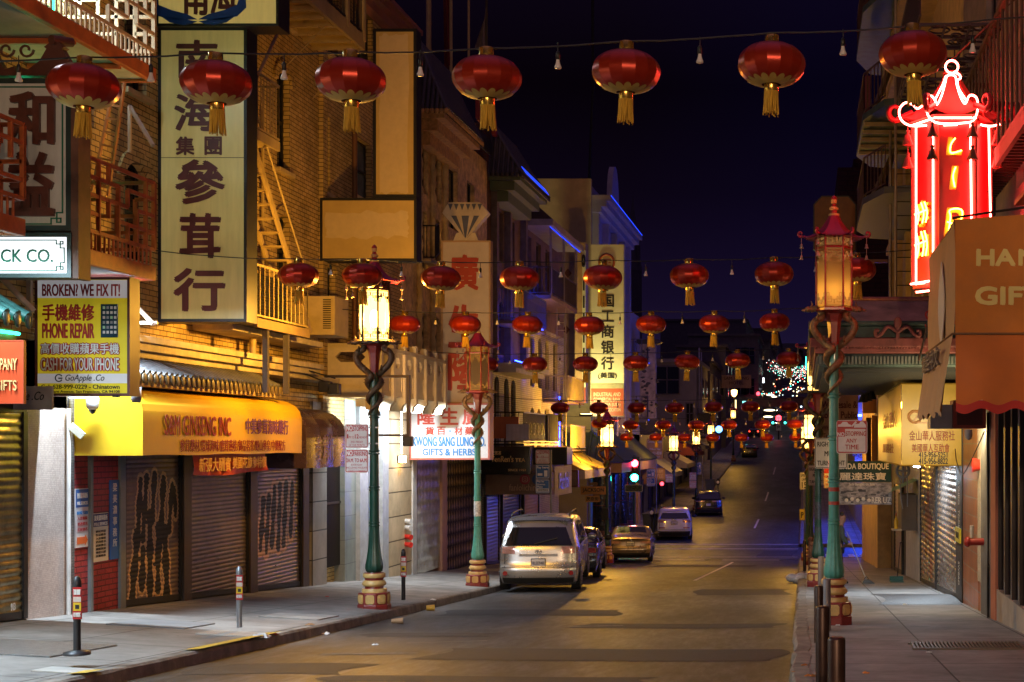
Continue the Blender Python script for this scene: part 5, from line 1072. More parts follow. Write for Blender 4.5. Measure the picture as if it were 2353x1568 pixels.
# herb shop signs
Y = 38.2; REDP = M('red painted characters', (.44, .045, .02), .45, var=.15)
T = blade('tall_blade_sign', 'tall white sign of three red characters topped by a diamond shape', 1014, 553, 1127, 928, Y, M('tan sign frame', (.5, .3, .13), .5), M('off-white sign face', (.62, .50, .36), .4, var=.08), .3, 4)
b = MB()
for ch, a, q0, c, q1 in (('廣', 1031, 585, 1100, 668), ('生', 1030, 700, 1102, 800), ('隆', 1029, 808, 1104, 898)): flet(b, ch, a, q0, c, q1, Y, .035, .012)
b.part('lettering', REDP, T)
b = MB(); PZ = lambda pts, Y: [((x-CX)*Y/F, (CY-y)*Y/F) for x, y in pts]
b.prism(PZ([(1032, 466), (1104, 466), (1124, 490), (1070, 552), (1017, 490)], Y), .25, FM(Y+.2)); b.prism(PZ([(1048, 535), (1092, 535), (1100, 556), (1040, 556)], Y), .2, FM(Y+.22)); b.part('diamond', M('pale gem board', (.62, .5, .33), .45), T)
b = MB()
for pl in ([(1038, 497), (1050, 497), (1068, 545)], [(1062, 497), (1079, 497), (1072, 547), (1069, 547)], [(1090, 497), (1102, 497), (1074, 545)]): b.prism(PZ(pl, Y), .02, FM(Y-.045))
for i in range(6): x = 1031+13.5*i; b.prism(PZ([(x, 470), (x+10, 470), (x+5, 484)], Y), .02, FM(Y-.045))
b.parts('gem_facet', M('grey blue facet', (.10, .11, .16), .45), T)
T = blade('shop_sign', 'wide white sign with red characters and blue words for gifts and herbs', 941, 927, 1125, 1057, Y-.35, M('pink red sign rim', (.45, .12, .09), .5), M('white sign face', (.70, .69, .70), .25, var=.04), .5, 4)
Y -= .35; b = MB()
for ch, a, c in (('隆', 959, 1000), ('生', 1011, 1053), ('廣', 1062, 1104)): flet(b, ch, a, 937, c, 977, Y, .035)
for ch, a, c in (('貨', 977, 998), ('百', 1004, 1024), ('材', 1044, 1063), ('藥', 1068, 1088)): flet(b, ch, a, 981, c, 1000, Y, .025)
b.part('red_lettering', REDP, T); b = MB(); flet(b, 'KWONG SANG LUNG CO.', 948, 1004, 1116, 1026, Y, .03); flet(b, 'GIFTS & HERBS', 971, 1031, 1093, 1047, Y, .03); b.ball(W(1034, 991, Y), .025, .008, .025); b.part('blue_lettering', BLUL, T)
# balcony beside the blank sign
T = thing('iron_balcony', 'small dark iron balcony between the blank sign and the diamond sign', 'balcony', W(990, 600, 40)); b = MB(); railing(b, [W(960, 598, 39.2), W(1000, 598, 39.8), W(1013, 585, 42)], .95, 6, .012); b.part('railing', BLK, T); b = MB(); b.box(XL, xx(1003, 39.8), 39.2, 42, zz(605, 39.5), zz(598, 39.5)); b.part('platform', M('brown platform', (.25, .17, .09), .6), T)
# ================================================================ dark balconied buildings up to the corner, trimmed with blue light
BLS = E('blue led', (.012, .035, 1), 40); BLSF = E('faint blue led', (.02, .06, 1), 1.6)
G = thing('balcony_building', 'dark building with green pagoda eave and blue light strips', 'building', (-12, 51, gl(51, -12)))
GRY = M('mauve grey render', (.17, .12, .10), .75, var=.3, vs=3); DKBR = BR('dark red brick', (.13, .045, .03), (.17, .06, .04), (.10, .08, .07), bump=.6)
HG = [(49.0, 50.0, 6.3, 8.0), (50.8, 52.0, 6.3, 8.0), (49.2, 50.2, 3.1, 4.9, .3), (50.7, 51.6, 3.1, 4.9, .3), (48.6, 49.4, -.2, 2.3, .3), (50.2, 51, -.2, 2.3, .3), (51.4, 52.2, -.2, 2.3, .3)]
b = MB(); b.box(-15, XL, 47.4, 48.0, -1, 10.6); b.part('brick_flank', DKBR, G)
PWB = BR('whitewashed brick', (.46, .45, .47), (.52, .51, .52), (.25, .25, .27), bump=.8, nz=.3)
facade(G, XL-.02, 1, 48.0, 53.5, -1.1, 2.5, [h for h in HG if h[2] < 2.4], PWB, zb0=-4.3); facade(G, XL-.02, 1, 48.0, 53.5, 2.5, 9.6, [h for h in HG if h[2] > 2.4], M('dark brown render', (.17, .10, .055), .75, var=.35, vs=3))
for h in HG: window(G, XL, 1, *h[:4], fm=M('dark window trim', (.08, .06, .05), .6))
b = MB()
for y in (48.2, 50.4, 53.2): b.box(XL-.1, XL+.2, y-.16, y+.16, 2.4, 9.5)
b.parts('column', GRY, G)
pagoda_eave(G, XL, -9.38, 47.6, 52.6, 8.95, 10.7, M('dark roof tile', (.06, .05, .045), .5, var=.3), M('green underside', (.12, .15, .07), .6), M('dark roof tile', (.06, .05, .045), .5, var=.3), 26)
T = thing('led_strip', 'slanting row of blue light bars on the dark pagoda eave', 'light strip', (-9.4, 50, 9)); 
b = MB()
for i in range(24): y = lerp(48.2, 52.4, i/23); b.tube([(-9.36, y, 9.06), (-9.52, y, 9.30)], .022, 5)
b.part('light_bars', BLSF, T)
b = MB(); b.box(-10.5, -9.6, 48.3, 53.2, 4.05, 4.15); b.part('platform', GRY, G); b = MB(); railing(b, [(-10.4, 48.3, 4.15), (-9.6, 48.3, 4.15), (-9.6, 53.2, 4.15)], 1.1, 6, .014); b.part('railing', M('grey blue rail', (.16, .17, .22), .4, .4), G)
b = MB(); b.box(-10.5, -9.5, 48.2, 53.4, 2.55, 2.72); b.box(-10.5, -9.7, 48.2, 53.4, 2.4, 2.55); b.part('cornice', M('white cornice', (.5, .48, .46), .6), G)
for y0, y1, z in ((48.3, 53.3, 2.8), (48.3, 53.3, 4.22)): b = MB(); b.tube([(-9.75, y0, z), (-9.75, y1, z)], .018, 6); b.solo('led_strip', BLS, 'long blue light line along the %s ledge of the dark balconied building' % ('lower' if z < 3 else 'upper'), 'light strip')
T = thing('fire_escape', 'black wrought-iron balcony below the blue-lit brick', 'fire escape', (-9.8, 51, .0)); b = MB(); b.box(XL, -9.4, 48, 54.6, -.06, .0); b.part('platform', BLK, T); b = MB(); railing(b, [(XL, 48, 0), (-9.42, 48, 0), (-9.42, 54.6, 0)], 1.05, 7, .014)
for i in range(9): c = Vector((-9.42, 48.5+.7*i, .52)); b.tube([c+Vector((0, .2*math.cos(a*.5), .2*math.sin(a*.5))) for a in range(13)], .014, 5)
b.part('railing', BLK, T); b = MB(); b.grid(lambda u, v: Vector((-9.36+.02*math.sin(40*u), lerp(52.2, 54.6, u), lerp(1.1, .1, v))), 40, 1); b.part('cloth_screen', M('black screen cloth', (.03, .03, .035), .7), T)
K = thing('corner_block', 'last building before the crossing, with a roofed balcony and yellow railings', 'building', (-12, 58, gl(58, -12)))
HK = [(54.2, 55.2, 6.2, 7.9), (56.2, 57.2, 6.2, 7.9), (58.2, 59.2, 6.2, 7.9), (55, 55.8, 2.2, 4.2, .3), (56.6, 57.4, 2.2, 4.2, .3), (58.2, 59, 2.2, 4.2, .3), (55, 55.8, -.6, 1.4, .3), (56.4, 57.2, -.6, 1.4, .3), (58, 59, -.6, 1.4), (60, 61, -.6, 1.4), (60, 61, 2.2, 4.2)]
facade(K, XL-.02, 1, 53.5, 62.6, 4.6, 8.6, [h for h in HK if h[2] > 4.5], M('dark brown render', (.17, .10, .055), .75, var=.35, vs=3)); facade(K, XL-.02, 1, 53.5, 62.6, -1.2, 4.6, [h for h in HK if h[2] < 4.5], BR('pale purple brick', (.48, .43, .42), (.54, .49, .47), (.3, .28, .28), bump=.6, nz=.3), zb0=-4.9)
for h in HK: window(K, XL, 1, *h[:4], fm=M('dark window trim', (.08, .06, .05), .6))
b = MB(); b.box(XL, -9.55, 54, 60.2, 5.45, 5.6); b.part('platform', M('tan timber', (.32, .22, .12), .7), K)
b = MB(); railing(b, [(XL, 54, 5.6), (-9.58, 54, 5.6), (-9.58, 60.2, 5.6)], 1.05, 7, .014); b.part('railing', M('brown iron rail', (.10, .07, .05), .5), K)
b = MB(); b.add([(XL, 53.6, 9.35), (XL, 60.4, 9.35), (-9.4, 60.8, 8.35), (-9.4, 53.4, 8.35), (XL, 53.4, 8.35)], [(0, 1, 2, 3), (3, 2, 1, 0), (0, 3, 4), (4, 3, 0)]); b.part('balcony_roof', M('dark shingle roof', (.05, .025, .02), .7), K)
b = MB(); b.box(XL, -9.38, 53.38, 60.85, 8.12, 8.36); b.part('roof_fascia', M('pale fascia', (.36, .31, .26), .6), K)
b = MB()
for y in (54.1, 57, 60.1): b.box(-9.62, -9.54, y-.04, y+.04, 5.6, 8.15)
b.parts('balcony_post', M('pale post', (.33, .27, .2), .6), K)
b = MB(); b.tube([(-9.5, 53.5, 8.08), (-9.5, 60.6, 8.08)], .02, 6); b.solo('led_strip', BLSF, 'blue line of light under the roofed balcony edge', 'light strip')
b = MB(); b.tube([(XL+.1, 53.7, 2.5), (XL+.1, 53.7, 6.4)], .03, 6); b.tube([(XL+.08, 60.9, -.5), (XL+.08, 60.9, 2)], .03, 6); b.solo('led_strip', BLS, 'upright blue light line beside the roofed balcony', 'light strip')
T = thing('fire_escape', 'pale yellow railed landings and ladder at the crossing corner', 'fire escape', (-10, 60, 0)); b = MB()
for z, ya, yb in ((-.25, 58.2, 62.2), (1.72, 57.5, 61.8)): b.box(XL, -9.5, ya, yb, z-.06, z)
b.part('platform', M('tan timber', (.32, .22, .12), .7), T); b = MB()
for z, ya, yb in ((-.25, 58.2, 62.2), (1.72, 57.5, 61.8)): railing(b, [(XL, ya, z), (-9.52, ya, z), (-9.52, yb, z), (XL, yb, z)], 1.0, 7, .014)
for x in (-9.6, -9.95): b.tube([(x, 57.6, -.2), (x, 57.6, 6.0)], .02, 5)
for i in range(20): b.tube([(-9.95, 57.6, -.1+.31*i), (-9.6, 57.6, -.1+.31*i)], .014, 5)
b.part('railing', M('yellow iron rail', (.52, .44, .22), .5), T)
# signs and awnings of the darker shops
Y = 46.6; GLB = M('glossy black sign', (.012, .014, .014), .12, var=0, spec=1)
b = MB(); b.box(-12, XL-.3, 47.0, 62.5, -4.9, -1.2); b.part('dark_shops', M('dark shop', (.035, .03, .03), .8), K)
for y0, y1, lab, m in ((47.6, 49.6, 'cold blue-grey roller shutter below the brown sign', M('cold grey shutter', (.28, .33, .36), .3, .7)), (50.2, 53.2, 'dark barred shop front beside the pay signs', BLK), (54, 57, 'brown shuttered shop front near the crossing', M('tan shutter', (.22, .14, .07), .6))): shutter('roller_shutter', XL-.1, 1, y0, y1, lambda y: gl(y, XL)+.02, -1.75, [m], lab, pitch=.12, nu=6)
T = thing('glossy_sign', 'glossy black tea-shop sign with gold lettering and golden reflections', 'sign', W(1160, 1090, Y)); b = MB(); b.fbox(1100, 1026, 1219, 1090, Y, .25); b.part('board', GLB, T, .01); b = MB(); flet(b, "TenRen's", 1128, 1048, 1180, 1062, Y, .01, .02); flet(b, 'TEA', 1184, 1053, 1207, 1062, Y, .03, .02); flet(b, 'SINCE 1953', 1168, 1078, 1208, 1083, Y, 0, .015); flet(b, '天仁茗茶', 1122, 1037, 1152, 1046, Y, .01, .02); b.part('lettering', M('gold metal letters', (.75, .5, .2), .5, .4), T)
T = thing('box_awning', 'brown box awning with pale script and a white corrugated end panel', 'awning', W(1220, 1137, 47.2)); Y = 47.2; b = MB(); b.box(-10.5, -8.34, Y, 50.9, zz(1137, Y), zz(1086, Y)); b.part('canopy_box', M('brown canopy', (.16, .10, .075), .6), T)
b = MB(); flet(b, 'fanlolichina', 1170, 1113, 1238, 1128, Y, .01); b.part('lettering', M('tan lettering', (.40, .27, .19), .5), T)
b = MB(); b.ball(W(1206, 1102, Y), .17, .01, .17, 20, 8); b.part('round_badge', M('red badge', (.32, .03, .06), .5), T); b = MB(); b.ball(W(1234, 1102, Y), .17, .01, .17, 20, 8); b.part('round_badge', M('blue badge', (.02, .06, .2), .5), T)
b = MB(); c = W(1206, 1102, Y-.012); q = .085; b.tube([c+Vector((math.copysign(abs(math.cos(a))**.5, math.cos(a))*q, 0, math.copysign(abs(math.sin(a))**.5, math.sin(a))*q)) for a in [2*PI*i/20 for i in range(20)]], .012, 5, True); b.tube([c+Vector((.04*math.cos(a), 0, .04*math.sin(a))) for a in [2*PI*i/12 for i in range(12)]], .01, 5, True); flet(b, 'f', 1231, 1096, 1237, 1109, Y-.01, .03); b.part('badge_mark', M('tan lettering', (.40, .27, .19), .5), T)
b = MB(); b.grid(lambda u, v: Vector((-8.32+.012*math.sin(150*u), lerp(47.7, 51.2, u), lerp(zz(1140, 48), zz(1072, 48), v))), 120, 1); b.part('end_panel', M('white corrugated panel', (.42, .40, .44), .5), T)
b = MB(); letters(b, 'Fanloli', EAST((-8.30, 49.4, zz(1105, 49))), 2.0, .55, .03, .03); b.part('raised_script', M('silver script', (.55, .52, .6), .3, .7), T)
T = thing('flat_awning', 'orange-red fascia with a white ribbed valance above the black tea sign', 'awning', W(1165, 1012, 46.9)); b = MB(); b.fbox(1122, 958, 1192, 1008, 46.9, .1); b.part('fascia', M('dull orange panel', (.34, .085, .03), .5), T); b = MB(); b.grid(lambda u, v: Vector((lerp(xx(1163, 46.8), xx(1216, 46.8), u), 46.8-.02*math.sin(110*u), lerp(zz(1013, 46.8), zz(975, 46.8), v))), 90, 1); b.part('valance', M('white ribbed valance', (.46, .42, .5), .5), T)
b = MB(); b.fbox(1225, 1028, 1303, 1068, 50.5, 1.2); b.solo('sign_box', BLK, 'plain black box sign above the brown awning', 'sign'); 
T = thing('slat_awning', 'yellow sloping corrugated awning with a white valance at the crossing corner', 'awning', (-9, 59, -.6)); b = MB()
b.grid(lambda u, v: (lambda y: Vector((lerp(-10.3, -8.45, v), y, lerp(-.12, -1.0, v)+.02*math.sin(y*30))))(lerp(55.0, 62.3, u)), 140, 3); b.part('corrugated_sheet', M('yellow corrugated sheet', (.42, .33, .09), .5, var=.3), T); b = MB(); b.box(-8.47, -8.43, 55, 62.3, -1.35, -1.02); b.box(-10.3, -8.47, 54.97, 55.0, -1.35, -1.02); b.part('valance', M('white valance', (.46, .42, .44), .6), T)  # sheet has a plain yellow base colour
b = MB(); b.beam((XL, 57, 1.0), (-8.9, 57, -.75), .03); b.beam((XL, 60, 1.0), (-8.9, 60, -.75), .03); b.parts('stay', BLK, T)
T = thing('shop_lightbox', 'small hanging lightbox sign with a letter P at the crossing corner', 'sign', W(1310, 1115, 54)); b = MB(); b.fbox(1296, 1080, 1328, 1120, 54, .3); b.part('frame', M('maroon box', (.12, .03, .03), .4), T); b = MB(); b.fbox(1299, 1084, 1325, 1116, 53.99, .02); b.part('face', M('brown face', (.2, .12, .09), .4), T); b = MB(); flet(b, 'P', 1303, 1094, 1312, 1110, 53.985, .03); b.part('lettering', BLKL, T)
# ================================================================ right side
RW = thing('bar_window_building', 'near right building with dark window bars and a salmon post', 'building', (5, 20, gr(20)))
SAL = M('salmon render', (.44, .15, .085), .65, var=.15); GRYC = M('grey corrugated sheet', (.20, .20, .205), .5, .4, var=.2)
PALEF = M('pale painted facade', (.24, .17, .155), .7, var=.3)
HR = [(14.5, 15.6, 3.6, 5.6), (16.6, 17.8, 3.6, 5.6), (19.2, 20.4, 3.6, 5.6), (22.6, 23.8, 3.6, 5.6), (19.2, 20.4, 6.6, 8.6), (22.6, 23.8, 6.6, 8.6), (25, 26, 3.6, 5.6)]
facade(RW, XR, -1, 4, 27.2, .6, 12, HR, PALEF, zb0=-3)
for h in HR: window(RW, XR, -1, *h[:4])
b = MB(); b.box(XR+.2, XR+.5, 4, 22.2, -2.7, .6); b.part('dark_shopfront', M('dark shop glass', (.02, .012, .012), .15, var=0), RW)
b = MB()
for i in range(12): b.box(XR-.02, XR+.14, 14.2+.72*i, 14.36+.72*i, -2.45, .6)
b.part('window_bar', M('dark brown bar', (.035, .025, .024), .35, .2), RW)
b = MB(); b.box(XR-.04, XR+.3, 4, 22.2, gr(20)-.8, -2.25); b.part('stall_riser', M('grey cream riser', (.33, .29, .25), .7), RW)
b = MB(); b.box(XR-.06, XR+.3, 22.2, 22.75, -3, .6); b.part('salmon_post', SAL, RW)
b = MB(); b.grid(lambda u, v: Vector((XR-.04+.018*math.sin(90*u), lerp(22.75, 24.1, u), lerp(-3, .6, v))), 90, 1, flip=True); b.part('corrugated_panel', GRYC, RW)
b = MB(); b.box(XR-.03, XR+.3, 24.1, 24.75, -2.35, .6); b.part('roughcast_strip', M('cream roughcast', (.42, .37, .3), .85, var=.3, vs=20, bump=.8, bs=60), RW)
TILO = BR('orange diamond tile', (.36, .12, .045), (.44, .16, .06), (.30, .24, .2), bw=.32, bh=.32, ms=.012, rough=.35, off=.5, bump=.4)
b = MB(); b.box(XR-.0, XR+.3, 24.1, 24.75, -3.1, -2.35); b.box(XR-.01, XR+.3, 24.75, 27.2, -3.2, .6); b.part('tile_pier', TILO, RW)
b = MB(); r2 = random.Random(6)
for k in range(4): b.tube(smooth_path([(XR-.09+.02*k, 22.9+.05*k+r2.uniform(-.05, .05), .5-.55*i) for i in range(7)], 3), .012, 5)
b.tube(smooth_path([(XR-.1, 23.2, .2), (XR-.3, 24.4, -.5), (XR-.25, 26, -.35), (XR-.2, 26.8, -.1)], 6), .01, 5); b.part('wall_cable', BLK, RW)
T = thing('alarm_bell', 'round red alarm bell on the cream strip at the right', 'alarm bell', (XR-.1, 24.4, -.3)); b = MB(); b.tube([(XR-.02, 24.45, -.36), (XR-.16, 24.45, -.36)], [.09, .13], 16); b.part('gong', M('red enamel cap', (.6, .03, .02), .3), T)
T = thing('hose_valve', 'red hose valve with a clear pipe on the grey corrugated panel', 'valve', (XR-.15, 23.6, -1.6)); b = MB(); b.tube([(XR-.02, 23.7, -1.62), (XR-.3, 23.7, -1.62)], .06, 12); b.ball((XR-.32, 23.7, -1.62), .06, .09, .09); b.part('valve_body', M('dark red valve', (.3, .02, .02), .4), T); b = MB(); b.tube([(XR-.25, 23.7, -1.55), (XR-.25, 23.7, -1.35)], .035, 10); b.part('clear_pipe', M('pale plastic', (.5, .45, .42), .3), T)
# orange gift-shop awning
OAW = M('orange canvas', (.62, .19, .012), .6, var=.1, vs=3, bump=.15, bs=5); 
OA = thing('shop_awning', 'big orange box awning lettered HA and GIF at the right edge', 'awning', (2.3, 16.5, .4)); Y = 15.3; xa = xx(2195, Y); zt, zm, zbm = zz(505, Y), zz(768, Y), zz(925, Y)
b = MB(); b.add([(xa, Y, zm), (3.2, Y, zm), (3.2, Y, zt+.12), (xa, Y, zt)], [(0, 1, 2, 3)]); b.add([(xa, Y, zt), (3.2, Y, zt+.12), (3.2, 18.6, zt+.12), (xa, 18.6, zt)], [(0, 1, 2, 3)]); b.part('front_panel', OAW, OA)
b = MB(); b.grid(lambda u, v: Vector((xa-.012*math.sin(6*v+8*u), lerp(18.6, Y, u), lerp(zm, zt, v))), 12, 6); b.part('side_panel', M('faded orange canvas', (.46, .25, .13), .65, var=.12, vs=3), OA)
b = MB(); b.grid(lambda u, v: Vector((lerp(xa, 3.2, u), Y-.03-.04*v, lerp(zm, zbm-.05*(.5+.5*math.sin(u*28)), v)-(.025*math.sin(u*28) if v > .9 else 0))), 90, 8, flip=True); b.part('valance', M('orange valance canvas', (.64, .15, .01), .6, var=.08), OA)
b = MB(); b.grid(lambda u, v: Vector((lerp(xa, 3.2, u), Y-.072, lerp(zbm+.02-.05*(.5+.5*math.sin(u*28)), zbm-.065-.06*(.5+.5*math.sin(u*28)), v))), 90, 2, flip=True); b.part('red_hem', M('red hem', (.55, .015, .01), .6, var=.05), OA)
b = MB(); b.grid(lambda u, v: Vector((xa-.03-.12*v+.03*math.sin(30*u)*v, lerp(18.6, Y-.05, u), lerp(zm, zbm-.12+.03*math.sin(55*u), v))), 60, 6); b.part('side_valance', M('faded orange canvas', (.46, .25, .13), .65, var=.12, vs=3), OA)
b = MB(); b.tube([(xa-.03, 18.6, zm), (xa-.03, Y-.04, zm), (3.2, Y-.04, zm)], .014, 6); b.part('piping', M('brown piping', (.2, .08, .02), .6), OA)
b = MB(); flet(b, 'HA', 2243, 572, 2334, 612, Y-.004, .07, .004); flet(b, 'NG', 2340, 572, 2430, 612, Y-.004, .07, .004); flet(b, 'GIFTS', 2240, 658, 2430, 702, Y-.004, .07, .004); b.part('lettering', M('yellow lettering', (.88, .70, .24), .6, var=.05), OA)
b = MB(); c = Vector((xa-.02, 16.6, zz(700, 16.5))); b.prism([(.06*math.sin(t*PI)*(1 if k else -1), -.5+1.0*t) for k, ts in ((0, [i/10 for i in range(11)]), (1, [1-i/10 for i in range(1, 10)])) for t in ts], .01, Matrix(((0, 0, -1, c.x), (-6, 0, 0, c.y), (0, 1, 0, c.z), (0, 0, 0, 1)))); b.part('leaf_emblem', M('white emblem', (.62, .54, .48), .6, var=.05), OA)
b = MB(); letters(b, '電話中文', WEST((xa-.1, 17.0, zz(830, 17))), 2.2, .22, .02, .03); b.part('side_lettering', M('grey print', (.2, .15, .12), .6), OA)
b = MB(); b.tube([(3.2, Y+.3, zt+.30), (xa, 15.5, zt+.05), (1.9, 16.5, zt-.2)], .015, 6); b.part('top_cord', BLK, OA)
# roller box and camera under it
T = thing('shutter_box', 'grey and dark red roller housing tucked under the orange awning', 'shutter housing', (2.5, 23, 0)); Y = 22.6
b = MB(); b.fbox(2138, 930, 2188, 985, Y, .5); b.part('grey_box', M('grey housing', (.22, .21, .2), .5), T); b = MB(); b.fbox(2190, 920, 2266, 985, Y-.02, .5); b.part('frame', M('red brown frame', (.20, .03, .02), .45), T); b = MB(); b.fbox(2199, 928, 2258, 977, Y-.03, .02); b.part('dark_panel', M('dark maroon', (.05, .012, .012), .4), T)
T = thing('tube_light', 'unseen warm tube lamp added behind the shutter housing to light the mustard awning', 'tube light', (2.4, 23.3, .3)); b = MB(); b.tube([(2.0, 23.3, .3), (2.85, 23.3, .3)], .03, 8); b.part('tube', dim(E('warm white tube', (1, .74, .36), 20)), T); lamp('AREA', T, (2.42, 23.36, .3), 95, (1, .74, .36), .8, (R(75), 0, 0), .06); b = MB(); b.box(1.98, 2.87, 23.2, 23.26, .26, .36); b.part('housing', PLW, T)  # lamp added out of sight to brighten the mustard awning front
b = MB(); b.lathe([(.03, .1), (.06, .09), (.06, 0), (.045, -.05), (.001, -.07)], 14, (xx(2224, Y), Y-.1, zz(990, Y)-.08)); b.solo('dome_camera', PLW, 'white dome camera hanging under the shutter housing at the right', 'camera')
for i, (px, py) in enumerate(((2135, 855), (2138, 898))):
    T = thing('red_lamp', 'dark red bell-shaped lamp sticking out by the orange awning, %s one' % ('upper' if i == 0 else 'lower'), 'lamp', W(px, py, 20)); b = MB(); b.tube([W(px-10, py, 20), W(px+14, py-4, 20)], [.07, .09], 12); b.part('shade', M('red lamp shade', (.45, .02, .03), .3), T); b = MB(); b.tube([W(px-13, py, 20), W(px-9, py, 20)], [.05, .07], 12); b.part('reflector', PLW, T)
# yellow service-office awning
YS = M('mustard vinyl', (.60, .40, .02), .32, var=.1, vs=2)
CA = thing('shop_awning', 'mustard yellow box awning with a CA emblem and two phone numbers', 'awning', (2.4, 30, -.4)); Y = 27.3; xa = xx(2072, Y); z0, z1 = zz(1070, Y), zz(882, Y)
b = MB(); b.add([(xa, Y, z0), (3, Y, z0), (3, Y, z1), (xa, Y, z1)], [(0, 1, 2, 3)]); b.part('front_panel', YS, CA); b = MB(); b.grid(lambda u, v: Vector((xa-.01*math.sin(8*u), lerp(36, Y, u), lerp(z0, z1, v))), 10, 4); b.part('side_panel', YS, CA); b = MB(); b.add([(xa, Y, z0), (3, Y, z0), (3, 36, z0), (xa, 36, z0)], [(3, 2, 1, 0)]); b.tube([(xa, 36, z1), (xa, Y, z1), (3, Y, z1)], .015, 6); b.tube([(xa, 36, z0), (xa, Y, z0), (3, Y, z0)], .015, 6); b.part('awning_frame', M('dark yellow vinyl', (.35, .22, .02), .5), CA)
b = MB(); flet(b, '金山華人服務社', 2089, 1003-13, 2194, 1010+3, Y, .012); flet(b, '美國華人互助會', 2095, 1020, 2182, 1042-2, Y, .012); b.part('red_lettering', M('brown red lettering', (.34, .06, .015), .5), CA); b = MB(); flet(b, '415-956-5251', 2111, 1039, 2177, 1052, Y, .03); flet(b, '415-956-8822', 2111, 1053, 2178, 1067, Y, .03); b.part('black_lettering', BLKL, CA)
b = MB(); b.tube([W(2103+15*math.cos(a), 958+13*math.sin(a), Y-.01) for a in [R(40+i*14) for i in range(21)]], .03, 6); 
for p, q in (((2098, 970), (2122, 938)), ((2122, 938), (2138, 972)), ((2107, 972), (2138, 972))): b.beam(W(*p, Y-.012), W(*q, Y-.012), .05, .02)
b.part('emblem', M('orange gold emblem', (.62, .30, .10), .35), CA)
b = MB(); letters(b, '金山華人', WEST((xa-.02, 31, .5)), 5, .35, .02); letters(b, '服務社', WEST((xa-.02, 31.5, -.1)), 4, .2, .02); b.part('side_lettering', M('brown red lettering', (.34, .06, .015), .5), CA)
# right shutters, post, kiosk wall
SILS = M('silver shutter', (.34, .31, .29), .27, .85, var=.35, vs=4)
gsp = capsules([(.3, .1, .35, .5, .07), (.45, .4, .5, .75, .05), (.62, .3, .62, .6, .05)], .03)
shutter('roller_shutter', XR+.02, -1, 28.25, 32.6, lambda y: gr(y)+.03, -.42, [SILS], 'shiny silver roller shutter under the mustard awning', pitch=.13, nu=10, amp=.03)
shutter('roller_shutter', XR+.02, -1, 32.9, 37.2, lambda y: gr(y)+.03, -.42, [SILS, M('dull red scrawl', (.24, .07, .05), .5), M('grey scrawl', (.06, .05, .05), .5)], 'silver roller shutter with faint red graffiti, beyond the shiny one', gsp, pitch=.13, nu=24, amp=.03)
b = MB(); b.box(XR-.03, XR+.2, 27.2, 28.2, -3.3, .6); b.solo('shop_post', BLK, 'black post scrawled with tags between the orange tiles and the silver shutter', 'post')
b = MB()
for s, z, h in (('RYHKO', -.95, .5), ('TOOKH', -1.5, .5), ('SWEAD', -2.5, .5)): letters(b, s, WEST((XR-.034, 27.7, z)) @ Matrix.Rotation(-PI/2, 4, 'Z'), .45, .22, .0, .003)
b.part('tag_scrawl', WHL, bpy.data.objects['shop_post'])
b = MB(); b.box(XR-.06, XR-.03, 27.35, 28.1, -1.9, -1.62); b.part('yellow_sticker', M('yellow sticker', (.62, .52, .03), .5), bpy.data.objects['shop_post']); b = MB(); letters(b, 'LINUZ', WEST((XR-.062, 27.72, -1.76)), .5, .12, .02, .003); b.part('lettering', BLKL, bpy.data.objects['shop_post'])
RM = thing('marquee_building', 'right building with ornate marquee over the pavement and yellow-lit upper front', 'building', (5, 38, gr(38)))
OCF = M('yellow-tinted stone', (.50, .34, .14), .7, var=.25)  # yellow lamp light put into the ochre colour of the stone
HM = [(29, 30.3, 3.2, 5.6), (32, 33.3, 3.2, 5.6), (35, 36.3, 3.2, 5.6), (38.5, 39.8, 3.4, 6.0), (42, 43.3, 3.4, 6.0), (35, 36.3, 7.0, 9.4), (38.5, 39.8, 7.2, 9.6), (42, 43.3, 7.2, 9.6), (46, 47.2, 3.4, 6), (46, 47.2, 7.2, 9.4)]
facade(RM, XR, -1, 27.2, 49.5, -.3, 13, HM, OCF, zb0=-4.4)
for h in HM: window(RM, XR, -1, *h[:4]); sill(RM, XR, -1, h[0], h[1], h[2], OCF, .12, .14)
b = MB()
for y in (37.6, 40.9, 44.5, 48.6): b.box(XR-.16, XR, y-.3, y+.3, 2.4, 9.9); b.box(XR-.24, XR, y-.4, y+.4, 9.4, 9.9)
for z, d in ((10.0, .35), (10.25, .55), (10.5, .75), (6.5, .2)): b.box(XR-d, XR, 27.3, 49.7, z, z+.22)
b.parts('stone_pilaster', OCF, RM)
b = MB(); b.box(XR-.02, XR+.2, 37.4, 42.5, -4.3, -.3); b.part('white_wall', M('white shop wall', (.50, .50, .50), .7), RM)
b = MB(); b.box(XR-.04, XR+.15, 42.5, 49.5, -4.6, -.3); b.part('dark_front', M('dark front', (.05, .04, .035), .6), RM)
shutter('roller_shutter', XR-.07, -1, 43.0, 46.5, lambda y: gr(y)+.03, -1.3, [M('pinkish shutter', (.36, .27, .25), .35, .6)], 'pale pink roller shutter beyond the white wall', pitch=.13, nu=6)
T = thing('wall_kiosk', 'brown wall cabinet with a tin roof and shelf on the white wall', 'kiosk', (2.8, 38.5, -2)); b = MB(); b.box(2.55, 2.96, 38, 39.4, -2.3, -1.35); b.part('cabinet', M('brown cabinet', (.10, .075, .055), .6), T); b = MB(); b.add([(2.98, 37.8, -.95), (2.98, 39.6, -.95), (2.2, 39.6, -1.3), (2.2, 37.8, -1.3)], [(0, 1, 2, 3), (3, 2, 1, 0)]); b.part('tin_roof', M('green tin roof', (.13, .32, .26), .4, .3), T); b = MB(); b.box(2.3, 2.56, 37.95, 38.5, -2.3, -2.26); b.part('shelf', M('pale shelf', (.4, .35, .28), .6), T)
